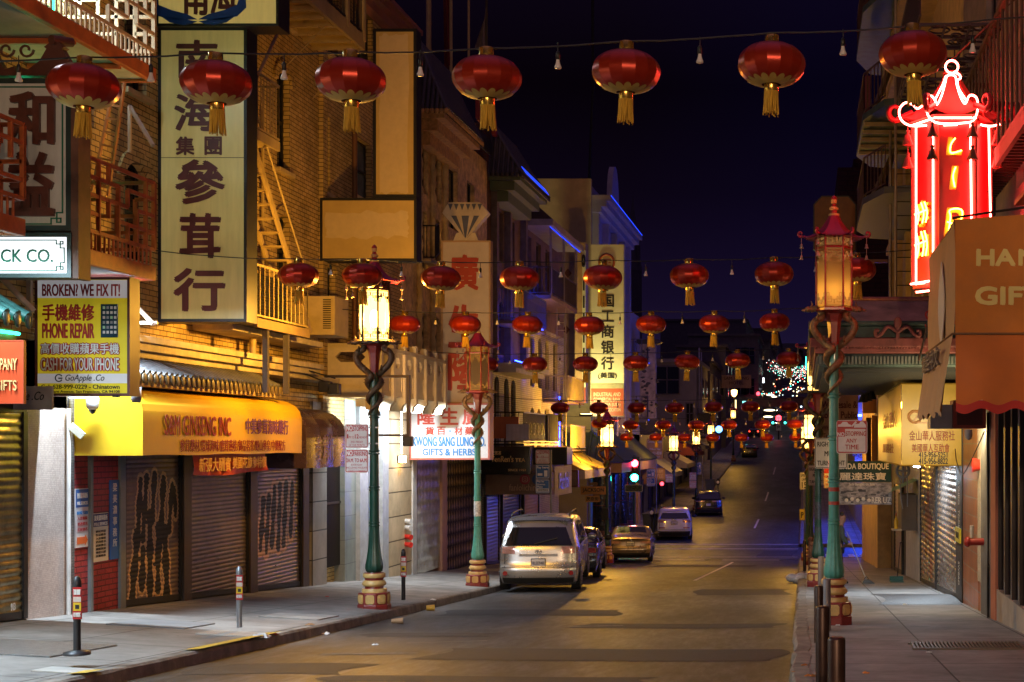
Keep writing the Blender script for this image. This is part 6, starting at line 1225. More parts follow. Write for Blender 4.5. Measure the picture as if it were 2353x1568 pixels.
T = thing('spray_bottle', 'yellow bottle standing on the kiosk shelf', 'bottle', (2.42, 38.2, -2.26)); b = MB(); b.lathe([(.05, 0), (.052, .2), (.03, .28), (.018, .3), (.018, .34)], 14, (2.42, 38.2, -2.26)); b.part('body', M('yellow plastic', (.75, .45, .01), .35), T); b = MB(); b.lathe([(.02, .34), (.012, .42)], 10, (2.42, 38.2, -2.26)); b.part('cap', M('orange cap', (.6, .15, .02), .4), T)
T = thing('dustpan', 'green upright dustpan and brush leaning by the white wall', 'dustpan', (2.55, 37.2, gr(37))); gz_ = gr(37.2); b = MB(); b.box(2.2, 2.55, 37.1, 37.4, gz_, gz_+.03); b.box(2.2, 2.55, 37.36, 37.4, gz_, gz_+.14); b.part('pan', M('dark green plastic', (.01, .09, .075), .4), T); b = MB(); b.tube([(2.4, 37.38, gz_+.1), (2.48, 37.4, gz_+1.0)], .012, 6); b.tube([(2.46, 37.4, gz_+1.0), (2.58, 37.4, gz_+1.05)], .014, 6); b.part('handle', BLK, T)
# marquee
MQ = thing('shop_marquee', 'ornate old marquee of pink and teal mouldings above the right pavement', 'marquee', (1.6, 29, 1.2)); x0, x1, ya, yb = .22, 3.0, 24.2, 36.2
TEA = M('teal flaking paint', (.05, .085, .08), .55, var=.5, vs=4); PNK = M('dusty pink paint', (.25, .07, .065), .55, var=.4, vs=4); PNP = M('pinkish plaster', (.38, .22, .17), .7, var=.45, vs=2)
def tier(off, za, zb_, mat, nm):
    b = MB(); b.box(x0-off, x1, ya-off, yb+off, za, zb_); b.part(nm, mat, MQ, .02)
tier(0, 1.30, 1.52, TEA, 'dentil_band'); tier(.06, 1.52, 1.62, PNK, 'pink_moulding'); tier(.14, 1.62, 1.78, PNK, 'pink_moulding'); tier(.05, 1.78, 1.98, TEA, 'teal_frieze'); tier(.16, 1.98, 2.06, TEA, 'teal_moulding')
b = MB(); b.add([(x0-.1, ya-.1, 2.06), (x1, ya-.1, 2.06), (x1, yb, 2.06), (x0-.1, yb, 2.06), (x0+.5, ya+.9, 2.5), (x1, ya+.9, 2.5), (x1, yb-.5, 2.5), (x0+.5, yb-.5, 2.5)], [(0, 1, 5, 4), (3, 0, 4, 7), (4, 5, 6, 7)]); b.part('plaster_hood', PNP, MQ); b = MB(); b.tube([(x0+.5, yb, 2.52), (x0+.5, ya+.9, 2.52), (x1, ya+.9, 2.52)], .05, 8); b.part('pink_moulding', PNK, MQ)
b = MB()
for i in range(46): x = x0+.06*i+.02; b.box(x, x+.035, ya-.03, ya+.001, 1.34, 1.47)
for i in range(60): y = ya+.2*i; b.box(x0-.03, x0+.001, y, y+.1, 1.34, 1.47)
b.part('dentil', M('grey teal dentil', (.16, .18, .17), .6), MQ)
b = MB()
for i in range(56): b.ball((x0+.05*i, ya-.10, 1.62), .022, .022, .022, 6, 4)
b.part('beading', PNK, MQ)
c = Vector((1.55, ya-.17, 1.86)); b = MB()
for s in (-1, 1): b.tube(smooth_path([c, c+Vector((s*.16, 0, .1)), c+Vector((s*.28, 0, -.03)), c+Vector((s*.36, 0, -.06)), c+Vector((s*.37, 0, .03)), c+Vector((s*.31, 0, .03))], 4), .032, 7)
b.ball(c+Vector((0, 0, .16)), .07, .03, .11, 12, 8); b.box(c.x-.03, c.x+.03, c.y-.02, c.y+.02, c.z-.2, c.z+.1); b.part('cartouche', PNK, MQ)
b = MB()
for i in range(26): b.box(x0+.1, x1, ya+.25+.46*i, ya+.33+.46*i, 1.22, 1.30)
b.part('soffit_slat', M('near black soffit', (.022, .024, .024), .5), MQ)
b = MB(); letters(b, 'SANTU', FRONT((2.5, ya-.18, 2.08)), 1.0, .3, .0, .004); b.part('red_scrawl', M('red spray paint', (.4, .03, .03), .5), MQ)
# things under the marquee
T = thing('spot_lamps', 'cluster of black spot lamps hung under the marquee', 'spot lamp', W(1994, 915, 33)); b = MB()
for px, py in ((1983, 925), (1993, 922), (2003, 918)): b.tube([W(px, py-18, 33), W(px, py, 33)], [.05, .12], 12)
b.parts('lamp_head', BLK, T); b = MB(); b.tube([W(1980, 897, 33), W(2010, 897, 33)], .02, 6); b.part('rail', BLK, T)
T = thing('warm_lamp', 'warm lit lamp glowing on the wall under the marquee', 'lamp', (2.5, 37.5, .9)); b = MB(); b.ball((2.55, 37.2, 1.0), .1); b.part('lamp_globe', GLOW('warm globe', (1, .5, .08), 20), T); lamp('POINT', T, (2.4, 37.0, .95), 85, (1, .5, .08), .1)
T = thing('pavement_lamp', 'white lamp over the right pavement by the jewellery banner', 'lamp', (2.4, 31, -.48)); b = MB(); b.tube([(2.4, 30.4, -.48), (2.4, 31.6, -.48)], .03, 8); b.part('tube', dim(E('white tube bright', (.75, .88, 1), 40)), T); lamp('AREA', T, (2.4, 31, -.52), 190, (.75, .88, 1), .06, (0, 0, 0), 1.1); b = MB(); b.box(2.35, 2.45, 30.3, 31.7, -.45, -.42); b.part('housing', PLW, T)
Y = 38.0
T = blade('shop_banner', 'dark green jewellery banner with white letters over a shop photograph', 1923, 1060, 2048, 1108, Y, M('dark green banner', (.008, .045, .045), .5), M('dark green banner', (.008, .045, .045), .5), .05, 1)
b = MB(); flet(b, 'LINDA BOUTIQUE', 1926, 1065, 2042, 1081, Y, .03); flet(b, '麗達珠寶', 1929, 1086, 2036, 1104, Y, .02); b.part('lettering', WHL, T)
PHO = M('shop photograph', (.28, .26, .28), .35, var=.9, vs=5, stretch=(1, 1, 2)); b = MB(); b.fbox(1924, 1109, 2049, 1160, Y, .03); b.part('photo_print', PHO, T); b = MB(); flet(b, 'Jade Bangles on Sale', 1950, 1110, 2010, 1118, Y-.002, .01); flet(b, 'RER UZ', 2003, 1143, 2047, 1157, Y-.002, .03)
for i in range(5): b.ball(W(1945+13*i, 1150-3*(i % 2), Y-.004), .05, .01, .05)
b.part('print_mark', WHL, T)
b = MB(); r2 = random.Random(8)
for i in range(22): px, py = r2.uniform(1930, 2040), r2.uniform(1120, 1154); b.fbox(px, py, px+r2.uniform(4, 22), py+r2.uniform(2, 5), Y-.003, .002)
b.part('print_shadow', M('dark print', (.05, .05, .06), .4), T)
T = thing('chain_hoist', 'toothed chain wheel with hanging chains beside the jewellery banner', 'chain wheel', W(2075, 1085, 36)); b = MB(); b.tube([W(2075+14*math.cos(a), 1082+16*math.sin(a), 36) for a in [i*2*PI/18 for i in range(18)]], .035, 6, True); b.tube([W(2061, 1082, 36), W(2089, 1082, 36)], .03, 6); b.tube([W(2075, 1066, 36), W(2075, 1110, 36)], .03, 6); b.part('wheel', GRYC, T); b = MB(); b.tube([W(2068, 1095, 36), W(2070, 1145, 36), W(2074, 1170, 36)], .014, 5); b.tube([W(2085, 1095, 36), W(2085, 1165, 36)], .014, 5); b.part('chain', GRYC, T)
Y = 52
T = blade('shop_board', 'tan board offering wholesale to the public, behind the turquoise lamp', 1885, 905, 1972, 1010, Y, M('tan board rim', (.3, .2, .12), .6), M('tan board', (.38, .25, .14), .6), .05, 1)
b = MB(); flet(b, 'Wholesale &\nto the Public', 1888, 922, 1970, 962, Y, .03); flet(b, 'www.', 1888, 978, 1905, 990, Y, .02); flet(b, 'Tel', 1890, 996, 1905, 1008, Y, .02); b.part('lettering', BRN2, T)
for i, (px0, px1, q0, q1) in enumerate(((1990, 2002, 960, 1118), (2003, 2016, 955, 1120), (1983, 2014, 905, 950))): b = MB(); b.grid(lambda u, v: W(lerp(px0, px1, u), lerp(q0, q1, v), 40+2*u+.15*math.sin(9*u)), 8, 4, flip=True); b.solo('hanging_drape', M('orange drape', (.42, .2, .06), .7), ('narrow orange drape left of the mustard awning side', 'wider orange drape touching the mustard awning side', 'ochre drape above the others under the marquee')[i], 'drape')
# parking and lane signs on the right posts
def post_sign(label, p0, q0, p1, q1, Y, lines, face=None, edge=None, name='traffic_sign', extra=None, cat='traffic sign'):
    T = thing(name, label, cat, W((p0+p1)/2, q1, Y)); r = .018*(p1-p0)*Y/F*4; cz = []
    x0, x1, z0, z1 = xx(p0, Y), xx(p1, Y), zz(q1, Y), zz(q0, Y); r = min(.05, (x1-x0)*.09)
    def rr(k): return [(x+sx*(r-k)+ (r-k)*math.cos(a)-sx*(r-k)*0, z) for x, z, sx, a in ()]
    def outline(k):
        o = []
        for cx, cz_, a0 in ((x1-r, z1-r, 0), (x0+r, z1-r, PI/2), (x0+r, z0+r, PI), (x1-r, z0+r, 1.5*PI)): o += [(cx+(r-k)*math.cos(a0+i*PI/8), cz_+(r-k)*math.sin(a0+i*PI/8)) for i in range(5)]
        return o
    b = MB(); b.prism(outline(0), .012, FM(Y)); b.part('plate', face or M('white sign sheet metal', (.66, .64, .62), .35, var=.1, vs=8), T)
    em = edge or REDL; k = .05*(x1-x0); b = MB(); oo, ii = outline(.012), outline(.026); n = len(oo); b.add([(x, Y-.0135, z) for x, z in oo+ii], [(i, (i+1) % n, n+(i+1) % n, n+i) for i in range(n)]); b.part('border', em, T)
    for s, a, c, d, e, m, bo in lines:
        b = MB(); pw, qh = p1-p0, q1-q0; flet(b, s, p0+a*pw, q0+c*qh, p0+d*pw, q0+e*qh, Y-.012, bo, .003); b.part('lettering', m, T)
    for a, c, d, e, m in (extra or ()): b = MB(); pw, qh = p1-p0, q1-q0; b.fbox(p0+a*pw, q0+c*qh, p0+d*pw, q0+e*qh, Y-.0142, .002); b.part('colour_block', m, T)
    return T
NSL = [('NO', .05, .05, .32, .28, WHL, .05), ('STOPPING', .34, .08, .97, .29, REDL, .02), ('1', .08, .42, .14, .60, REDL, .03), ('PM TO', .16, .5, .38, .6, REDL, .0), ('12', .42, .42, .58, .60, REDL, .03), ('MIDNIGHT', .6, .51, .94, .6, REDL, 0), ('2ND FRIDAY', .24, .7, .76, .79, REDL, 0), ('OF THE MONTH', .16, .83, .84, .92, REDL, 0)]
NPL = [('NO', .05, .05, .32, .27, WHL, .05), ('PARKING', .34, .08, .95, .28, REDL, .02), ('2A.M. TO 6A.M.', .06, .38, .94, .55, REDL, .02), ('EVERYDAY', .26, .62, .74, .70, REDL, 0), ('INCLUDING HOLIDAYS', .06, .74, .94, .82, REDL, 0), ('STREET CLEANING', .12, .87, .88, .95, REDL, 0)]
REDB = M('red sign block', (.46, .03, .03), .4, var=.1)
post_sign('no-stopping sign on the dark green lamp post', 793, 975, 847, 1030, 24.9, NSL, extra=[(.04, .03, .33, .30, REDB)])
post_sign('no-parking street-cleaning sign on the dark green lamp post', 793, 1033, 847, 1087, 24.9, NPL, extra=[(.04, .03, .33, .29, REDB)])
b = MB()
for q in (981, 1018, 1040): b.fbox(845, q, 868, q+3, 24.94, .02)
b.solo('sign_strap', M('steel strap', (.4, .38, .35), .3, .8), 'steel straps holding two parking signs to the dark green post', 'strap')
T = post_sign('white tow-away sign reading NO STOPPING ANY TIME on the near right lamp', 1922, 966, 1993, 1043, 21.25, [('NO', .03, .36, .26, .48, WHL, .05), ('STOPPING', .3, .33, .96, .47, REDL, .02), ('ANY', .31, .55, .66, .67, REDL, .02), ('TIME', .28, .73, .72, .87, REDL, .02), ('TOWED VEHICLES', .06, .93, .5, .97, REDL, 0)], extra=[(.02, .02, .98, .26, REDB), (.02, .26, .28, .49, REDB)])
b = MB(); mt = FM(21.233); Pq = lambda pts: [((x-CX)*21.25/F, (CY-y)*21.25/F) for x, y in pts]
b.prism(Pq([(1925, 981), (1926, 976), (1932, 975), (1936, 970), (1946, 970), (1950, 975), (1956, 977), (1956, 981)]), .004, mt); b.prism(Pq([(1956, 979), (1966, 968), (1969, 971), (1958, 982)]), .004, mt); b.prism(Pq([(1962, 981), (1964, 975), (1974, 974), (1977, 969), (1983, 969), (1989, 976), (1990, 983), (1962, 983)]), .004, mt); b.part('tow_pictogram', WHL, T)
LN = [('RIGHT LANE', .08, .12, .92, .28, BLKL, .03), ('MUST', .3, .42, .7, .6, BLKL, .04), ('TURN RIGHT', .08, .74, .92, .9, BLKL, .03)]
post_sign('large white right-lane-must-turn-right sign behind the near right lamp', 1872, 1007, 1947, 1077, 34.4, LN, edge=BLKL)
post_sign('smaller right-lane-must-turn-right sign at the left of the right-hand posts', 1857, 1069, 1893, 1116, 52, LN, edge=BLKL)
post_sign('speed-limit 15 sign at the far right kerb', 1838, 1086, 1858, 1125, 66, [('SPEED', .1, .08, .9, .28, BLKL, .03), ('LIMIT', .2, .34, .8, .5, BLKL, .03), ('15', .2, .56, .8, .93, BLKL, .04)], edge=BLKL)
post_sign('small no-stopping tow-away sign behind the second right lamp', 1893, 1075, 1906, 1122, 56, [('NO STOPPING', .1, .38, .9, .5, REDL, .03), ('ANY', .3, .6, .7, .7, REDL, .02), ('TIME', .25, .77, .75, .88, REDL, .02)], extra=[(.03, .02, .97, .28, REDB)])
b = MB(); b.tube([W(1876, 1115, 52.1), (xx(1876, 52.1), 52.1, gr(52))], .03, 8); b.solo('sign_post', M('dark green post', (.02, .06, .045), .5), 'thin dark post under the smaller right-lane sign', 'post')
b = MB(); b.tube([W(1848, 1084, 66.1), (xx(1848, 66.1), 66.1, gr(66))], .03, 8); b.solo('sign_post', M('blue lit post', (.1, .12, .2), .5), 'thin post under the far speed-limit sign', 'post')  # blue light tinted into the post colour
T = post_sign('yellow and blue parking pay station plate at the far right kerb', 1837, 1170, 1850, 1196, 62, [('P', .25, .25, .75, .8, BLKL, .05)], face=M('yellow plate', (.5, .4, .05), .5), edge=BLKL)
# posters wrapped on lamp poles
b = MB(); b.lathe([(.0815, 0), (.0815, .42)], 18, (.31, 34.6, gr(34.6)+1.62)); b.lathe([(.086, 0), (.086, .42)], 18, (.31, 34.6, gr(34.6)+1.02)); b.solo('wrapped_flyer', M('dark flyer', (.04, .04, .05), .5, var=.8, vs=20), 'dark flyers wrapped round the second right lamp pole', 'flyer')
b = MB(); b.lathe([(.0855, 0), (.0855, .36)], 18, (-7.8, 34.2, gl(34.2, -7.8)+1.72-.06)); b.solo('wrapped_flyer', M('torn white flyer', (.55, .55, .53), .6, var=.6, vs=20), 'torn white flyer on the pole of the second left lamp', 'flyer')
b = MB(); b.lathe([(.0835, 0), (.0835, .05)], 18, (.43, 21.4, gr(21.4)+1.78)); b.lathe([(.0825, 0), (.0825, .06)], 18, (.43, 21.4, gr(21.4)+1.98)); b.solo('tape_remnant', M('red tape', (.42, .06, .04), .5), 'torn red tape bands round the near right lamp pole', 'tape')
# octagonal sign and tall dark building
Y = 50
T = thing('octagon_sign', 'blank brown octagonal sign above the marquee with a white panel below', 'sign', W(1919, 590, Y)); b = MB(); oc = lambda k: [(1888+k*.4, 450+k), (1950-k*.4, 450+k), (1968-k, 470+k*.4), (1968-k, 575-k*.4), (1948-k*.4, 590-k), (1888+k*.4, 590-k), (1869+k, 572-k*.4), (1869+k, 470+k*.4)]
b.prism(PZ(oc(0), Y), .3, FM(Y+.3)); b.part('rim', M('dark green rim', (.05, .05, .03), .5), T); b = MB(); b.prism(PZ(oc(3), Y), .02, FM(Y-.001)); b.part('face', M('brown sign face', (.25, .10, .02), .45, var=.25, vs=2), T)
b = MB(); b.prism(PZ([(1940, 592), (1953, 592), (1968, 606), (1968, 706), (1940, 706)], Y), .3, FM(Y+.3)); b.part('lower_panel', M('cream lower panel', (.52, .42, .3), .5), T); b = MB(); b.tube([W(1944, 650, Y-.01), W(1956, 628, Y-.01), W(1950, 612, Y-.01)], .07, 7); b.tube([W(1944, 690, Y-.01), W(1960, 672, Y-.01), W(1956, 655, Y-.01)], .09, 7); b.part('red_swirl', M('red swirl paint', (.32, .05, .01), .5), T)
b = MB(); b.box(xx(1925, 118), xx(2080, 118), 118, 140, -6, zz(385, 118)); b.box(xx(1962, 118), xx(2010, 118), 119, 125, zz(385, 118), zz(382, 118)+.8); b.solo('dark_tower', BR('very dark brick', (.05, .016, .012), (.06, .02, .015), (.03, .015, .012), bw=.9, bh=.4, ms=.04), 'tall windowless dark brick building beyond the octagonal sign', 'building')
b = MB(); b.fbox(1970, 596, 2040, 603, 60, .3); b.solo('sign_beam', M('brown beam', (.2, .1, .06), .6), 'brown horizontal beam behind the octagonal sign', 'beam')
# pale ochre building with railed balcony beyond the marquee
RY = thing('railed_building', 'ochre-lit low building with white balcony rail beyond the marquee', 'building', (5, 56, gr(56)))
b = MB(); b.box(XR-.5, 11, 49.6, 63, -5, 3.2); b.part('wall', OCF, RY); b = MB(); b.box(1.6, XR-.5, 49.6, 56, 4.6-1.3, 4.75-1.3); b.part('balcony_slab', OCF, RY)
b = MB(); railing(b, [(XR, 49.7, 3.45), (1.65, 49.7, 3.45), (1.65, 56, 3.45)], 1.15, 4, .02); b.box(1.6, 1.9, 49.6, 49.9, 3.2, 4.9); b.part('railing', M('cream rail', (.6, .42, .18), .5), RY)
# fire escapes high on the right
RST = M('rusty dark iron', (.10, .05, .035), .6, .4, var=.4)
T = thing('fire_escape', 'big rusty fire-escape balcony behind the neon sign, glowing red', 'fire escape', (2.5, 16, 3)); b = MB(); b.box(2.6, 2.66, 17, 23.4, 3.8, 4.0)
for i in range(32): b.box(2.64, XR, 17.0+.2*i, 17.07+.2*i, 3.86, 3.9)
b.part('platform', RST, T); b = MB(); railing(b, [(XR, 23.4, 3.93), (2.63, 23.4, 3.93), (2.63, 17, 3.93)], 1.9, 2.4, .022, .04); b.part('railing', RST, T)
b = MB()
for x in (2.2, 2.6): b.beam((x+.45, 15.2, 4.0), (x+.45, 15.2, 2.4), .05)
for i in range(14): b.tube([(2.65, 15.2, 2.45+.12*i), (3.05, 15.2, 2.45+.12*i)], .013, 5)
b.box(2.55, 2.98, 15.5, 17.5, 2.9, 2.96)
for i in range(8): b.box(2.5, 2.98, 15.6+.1*i, 15.66+.1*i, 2.35+.1*i, 2.4+.1*i)
b.part('ladder', RST, T)
T = thing('ornate_balcony', 'openwork scrolled iron balcony floor at the top right, seen from below', 'balcony', (2.4, 24, 6.3)); b = MB(); r2 = random.Random(9)
for i in range(60):
    c = Vector((r2.uniform(1.75, 2.95), r2.uniform(21.8, 27), 6.35)); r = r2.uniform(.07, .16); b.tube([c+Vector((r*math.cos(a), r*math.sin(a), 0)) for a in [k*2*PI/12 for k in range(12)]], .017, 5, True)
for i in range(9): b.beam((1.72, 21.8+.65*i, 6.36), (XR, 21.8+.65*i, 6.36), .035, .05)
for i in range(4): b.beam((1.75+.38*i, 21.7, 6.34), (1.75+.38*i, 27.1, 6.34), .03, .04)
b.part('openwork_floor', M('dark purple iron', (.06, .035, .05), .5, .5), T); b = MB(); railing(b, [(1.74, 21.7, 6.4), (1.74, 27.1, 6.4), (XR, 27.1, 6.4)], 1.1, 6, .014); b.part('railing', M('dark purple iron', (.06, .035, .05), .5, .5), T)
T = thing('bay_balconies', 'stacked teal and maroon bay balconies against the night sky at top right', 'balcony', (2.3, 40, 7)); 
for z, nm in ((8.1, 0), (10.8, 1), (6.0, 2)):
    b = MB(); b.prism([(XR, 34), (1.9, 34.4), (1.45, 36), (1.45, 40.5), (1.9, 42), (XR, 42.4)], .16, UP((0, 0, z))); b.part('balcony_slab', TEA if nm < 2 else M('grey balcony', (.07, .07, .08), .6), T)
    b = MB(); railing(b, [(1.92, 34.4, z+.16), (1.48, 36, z+.16), (1.48, 40.5, z+.16), (1.92, 42, z+.16)], 1.0, 4, .016); b.part('railing', RST, T)
b = MB(); b.box(1.5, 1.62, 35.9, 40.4, 8.26, 9.2); b.box(1.5, 1.62, 35.9, 40.4, 10.96, 12); b.part('maroon_panel', M('maroon panel', (.13, .02, .035), .6), T)
b = MB(); b.beam((1.7, 36.5, 6.2), (2.5, 39.5, 8.1), .09, .2); b.beam((1.7, 36.5, 8.3), (2.5, 39.5, 10.8), .09, .2)
for i in range(5): b.beam((1.5, 36.2+.9*i, 8.06), (XR, 36.2+.9*i, 8.06), .08, .1)
b.part('stair', M('khaki stringer', (.34, .24, .11), .6), T)
b = MB(); b.tube([W(2058, 0, 33), W(2058, 700, 33)], .035, 8); b.tube([W(2046, 300, 36), W(2046, 700, 36)], .04, 8); b.solo('conduit', M('grey conduit', (.35, .28, .24), .4, .5), 'long grey conduit pipe rising beside the neon sign', 'pipe')
b = MB()
for i in range(9): b.tube([W(2060, 400+32*i, 33), W(2112, 400+32*i, 33)], .012, 5)
b.solo('cable_rungs', BLK, 'dark rungs crossing the ochre facade left of the neon sign', 'rungs')
# neon lantern sign
NR = E('red neon', (1, .075, .055), 66); NY = E('yellow neon', (1, .62, .08), 14); SGR = M('red sign enamel', (.30, .005, .010), .4, var=.08); SGP = M('pink sign enamel', (.55, .08, .07), .45, var=.08)
NC = Vector((xx(2187, 20), 20, 0)); NT = thing('neon_sign', 'blazing red neon sign shaped like a pagoda lantern with yellow letters', 'neon sign', (NC.x, 20, zz(655, 20))); RN = .52
hp = lambda r, k, z: Vector((NC.x+r*math.cos(PI/3*k), NC.y+r*math.sin(PI/3*k), z)); zt, zb = zz(288, 20), zz(655, 20)
b = MB(); b.lathe([(RN, zb), (RN, zt)], 6, (NC.x, NC.y, 0), sm=False); b.lathe([(RN*1.05, zb-.06), (RN*1.05, zb)], 6, (NC.x, NC.y, 0), sm=False); b.part('lantern_body', SGR, NT)
b = MB()
for k in range(6): p = hp(RN+.005, k, 0); b.tube([p+Vector((0, 0, zb)), p+Vector((0, 0, zt))], .045, 8)
b.parts('corner_strip', SGP, NT)
zr0, zr1 = zz(283, 20), zz(172, 20)
def nroof(u, v):
    a = 2*PI*u; k6 = abs(((a/(PI/3)) % 1)-.5)*2; c = k6**3; ap = math.cos(PI/6)/math.cos(((a+PI/6) % (PI/3))-PI/6) if False else 1
    hexr = 1/(math.cos(((a % (PI/3))-PI/6))/math.cos(PI/6)); rr = lerp((RN+.10)*hexr+.12*c, .1, v**.62)
    return Vector((NC.x+rr*math.cos(a), NC.y+rr*math.sin(a), zr0+(zr1-zr0)*v**1.15+.1*c*(1-v)**2))
b = MB(); b.grid(nroof, 72, 10); b.lathe([(RN+.08, zr0), (.1, zr0+.02)], 6, (NC.x, NC.y, 0), sm=False); b.lathe([(.12, zr1-.02), (.13, zr1+.03), (.06, zr1+.05)], 12, (NC.x, NC.y, 0))
b.part('roof', SGP, NT)
def curl(k, s=1.0):
    d = Vector((math.cos(PI/3*k), math.sin(PI/3*k), 0)); c = NC+d*(RN+.26)+Vector((0, 0, zr0+.15)); return [c+d*(r*math.cos(a))+Vector((0, 0, r*math.sin(a))) for a, r in [(-PI/2+i*PI*1.8/16, .12*s*(1-.04*i)) for i in range(17)]]
b = MB()
for k in range(6): b.tube([nroof(k/6, .15)]+curl(k), [.045]+[.045-.0018*i for i in range(17)], 7)
b.parts('roof_scroll', SGR, NT)
b = MB(); tr = .0135; yF = NC.y-RN*math.cos(PI/6)-.07
def ft(pts, **k): b.tube([Vector(((x-CX)*yF/F, yF, (CY-y)*yF/F)) for x, y in pts], tr, 6, **k)
ft(smooth_path([(2173, 176, 0), (2160, 206, 0), (2150, 228, 0)], 5) and [(2173, 176), (2166, 196), (2157, 213), (2148, 231)])
SP = lambda pts: [(p.x, p.y) for p in smooth_path([(x, y, 0) for x, y in pts], 6)]
ft(SP([(2175, 174), (2172, 190), (2163, 222), (2152, 242), (2149, 232), (2142, 222), (2133, 222), (2128, 238), (2131, 262), (2142, 277), (2155, 283), (2187, 285), (2212, 283)]))
ft(SP([(2212, 283), (2232, 280), (2243, 266), (2247, 245), (2244, 226), (2234, 219), (2226, 222), (2221, 234), (2216, 238), (2207, 222), (2199, 196), (2196, 178), (2190, 173), (2180, 173), (2175, 176)]))
ft([(2187+14.5*math.cos(a), 154+14.5*math.sin(a)) for a in [i*2*PI/24 for i in range(24)]], closed=True)
ft(SP([(2192, 165), (2204, 172), (2207, 180), (2200, 186), (2203, 204), (2214, 222), (2221, 232)]))
ft([(2144, 291), (2144, 600)]); ft([(2230, 285), (2233, 600)]); ft([(2168, 288), (2200, 287)])
ys_ = NC.y-.25
def ft2(pts): b.tube([Vector(((x-CX)*ys_/F, ys_, (CY-y)*ys_/F)) for x, y in pts], tr, 6)
ft2(SP([(2150, 285), (2125, 289), (2092, 289), (2072, 277), (2066, 256), (2075, 240), (2088, 236), (2100, 244), (2108, 250), (2116, 246), (2124, 240)]))
ft2([(2105, 292), (2105, 655)]); ft2([(2100, 652), (2140, 650)]); ft2([(2105, 672), (2138, 668)])
ft2(SP([(2245, 284), (2262, 289), (2280, 290), (2298, 286)])); ft2([(2272, 292), (2277, 560)])
for z in (zb+.01, zt-.01): b.tube([hp(RN+.05, k, z) for k in range(3, 6)], tr, 6)
b.part('neon_tube', NR, NT)
b = MB(); 
for ch, a, q0, c, q1 in (('L', 2176, 316, 2212, 357), ('I', 2184, 382, 2200, 436), ('P', 2172, 478, 2214, 545), ('O', 2172, 565, 2214, 620)): flet(b, ch, a, q0, c, q1, yF+.062, .03, .02, .12)
mL = Matrix.Translation(hp(RN*.87, 3.5, 0)) @ Matrix.Rotation(R(-60), 4, 'Z') @ FRONT((0, 0, 0))
for ch, q0, q1 in (('李', 470, 525), ('白', 535, 600)): letters(b, ch, Matrix.Translation((0, 0, zz((q0+q1)/2, 20))) @ mL, .34, .36, .02, .05)
b.part('yellow_letter', M('yellow enamel', (.75, .42, .02), .4), NT)
b = MB(); tr = .011
ft(SP([(2195, 318), (2186, 330), (2183, 345), (2188, 352), (2210, 346)])); ft(SP([(2196, 384), (2190, 405), (2194, 430)])); ft(SP([(2178, 540), (2184, 500), (2182, 484), (2200, 480), (2211, 486), (2208, 505), (2194, 514), (2176, 510)]))
for q0, q1 in ((470, 525), (535, 600)):
    for dx in (-.1, .02, .1): p = mL @ Vector((dx, zz(q0+4, 20), .08)); q = mL @ Vector((dx+.03, zz(q1-4, 20), .08)); b.tube(smooth_path([p, p.lerp(q, .5)+Vector((.03, 0, 0)), q], 4), tr, 6)
    p = mL @ Vector((-.13, zz((q0+q1)/2, 20), .08)); q = mL @ Vector((.13, zz((q0+q1)/2-4, 20), .08)); b.tube([p, q], tr, 6)
b.part('yellow_neon', NY, NT)
for px, py, mt in ((2086, 318, SGP), (2086, 370, SGP), (2290, 318, SGP), (2290, 370, SGP), (2143, 300, RST), (2142, 352, RST), (2235, 300, RST), (2235, 352, RST)):
    Yt = 19.75 if mt is SGP else NC.y-.55; p = W(px, py, Yt); b = MB(); b.lathe([(.001, .115), (.022, .105), (.026, .085), (.016, .065), (.035, .04), (.05, -.02), (.075, -.09), (.06, -.095), (.02, -.07)], 12, p, flute=.1, nf=6); b.tube([p+Vector((0, 0, .11)), p+Vector((0, 0, .2))], .006, 5); b.part('tassel', mt, NT)
b = MB(); b.tube([(NC.x+.1, 20, zz(245, 20)+.02), (XR, 20.2, zz(245, 20)+.04)], .07, 10); b.tube([(NC.x, 20, zz(154, 20)+.1), (XR-.2, 21, 6.2)], .012, 5); b.tube([(NC.x, 20, zz(154, 20)+.1), (XR-.1, 19, 6.0)], .012, 5); b.beam((NC.x-.3, 20, zz(690, 20)), (XR, 20, zz(690, 20)), .06); b.tube([(NC.x-.2, 20, zb-.05), (1.9, 24, 1.4)], .02, 6); b.part('support', RST, NT)
# bollards
IRB = M('dark brown bollard', (.05, .024, .018), .35, .4, var=.3, vs=8); GRB = M('grey bollard', (.20, .18, .19), .45, .3, var=.2)
def bollard(x, y, r, h, mat, label, orn=False):
    z = gr(y); b = MB(); b.lathe([(r, 0), (r, h-.02), (r*.9, h-.005), (r*.6, h)], 18); b.xf(Matrix.Translation((x, y, z)))
    if orn:
        for k in (.25, .55, h-.08): b.lathe([(r, k-.02), (r*1.25, k), (r*1.25, k+.03), (r, k+.05)], 18, (x, y, z))
    b.solo('bollard', mat, label, 'bollard', 'bollards along the right kerb')
bollard(.21, 9.6, .06, .725, IRB, 'nearest dark bollard at the bottom of the picture, right-hand one'); bollard(.15, 12.4, .06, .775, IRB, 'tall dark bollard left of the nearest one'); bollard(.17, 18, .058, .72, IRB, 'dark red-topped bollard beyond the two nearest'); bollard(.3, 20, .058, .73, GRB, 'grey bollard touching the base of the near right lamp'); bollard(.29, 26.5, .055, .9, GRB, 'slimmer grey bollard behind the near grey one')
bollard(.2, 36.5, .065, 1.05, M('rusty brown bollard', (.17, .07, .04), .5, .3), 'brown ornate bollard with scrawls, the nearer of two', True); bollard(.16, 40, .065, 1.15, M('rusty brown bollard', (.17, .07, .04), .5, .3), 'brown ornate bollard near the refuse sack, the farther of two', True); bollard(-.02, 46, .05, 1.0, IRB, 'thin leaning-looking bollard beyond the refuse sack')
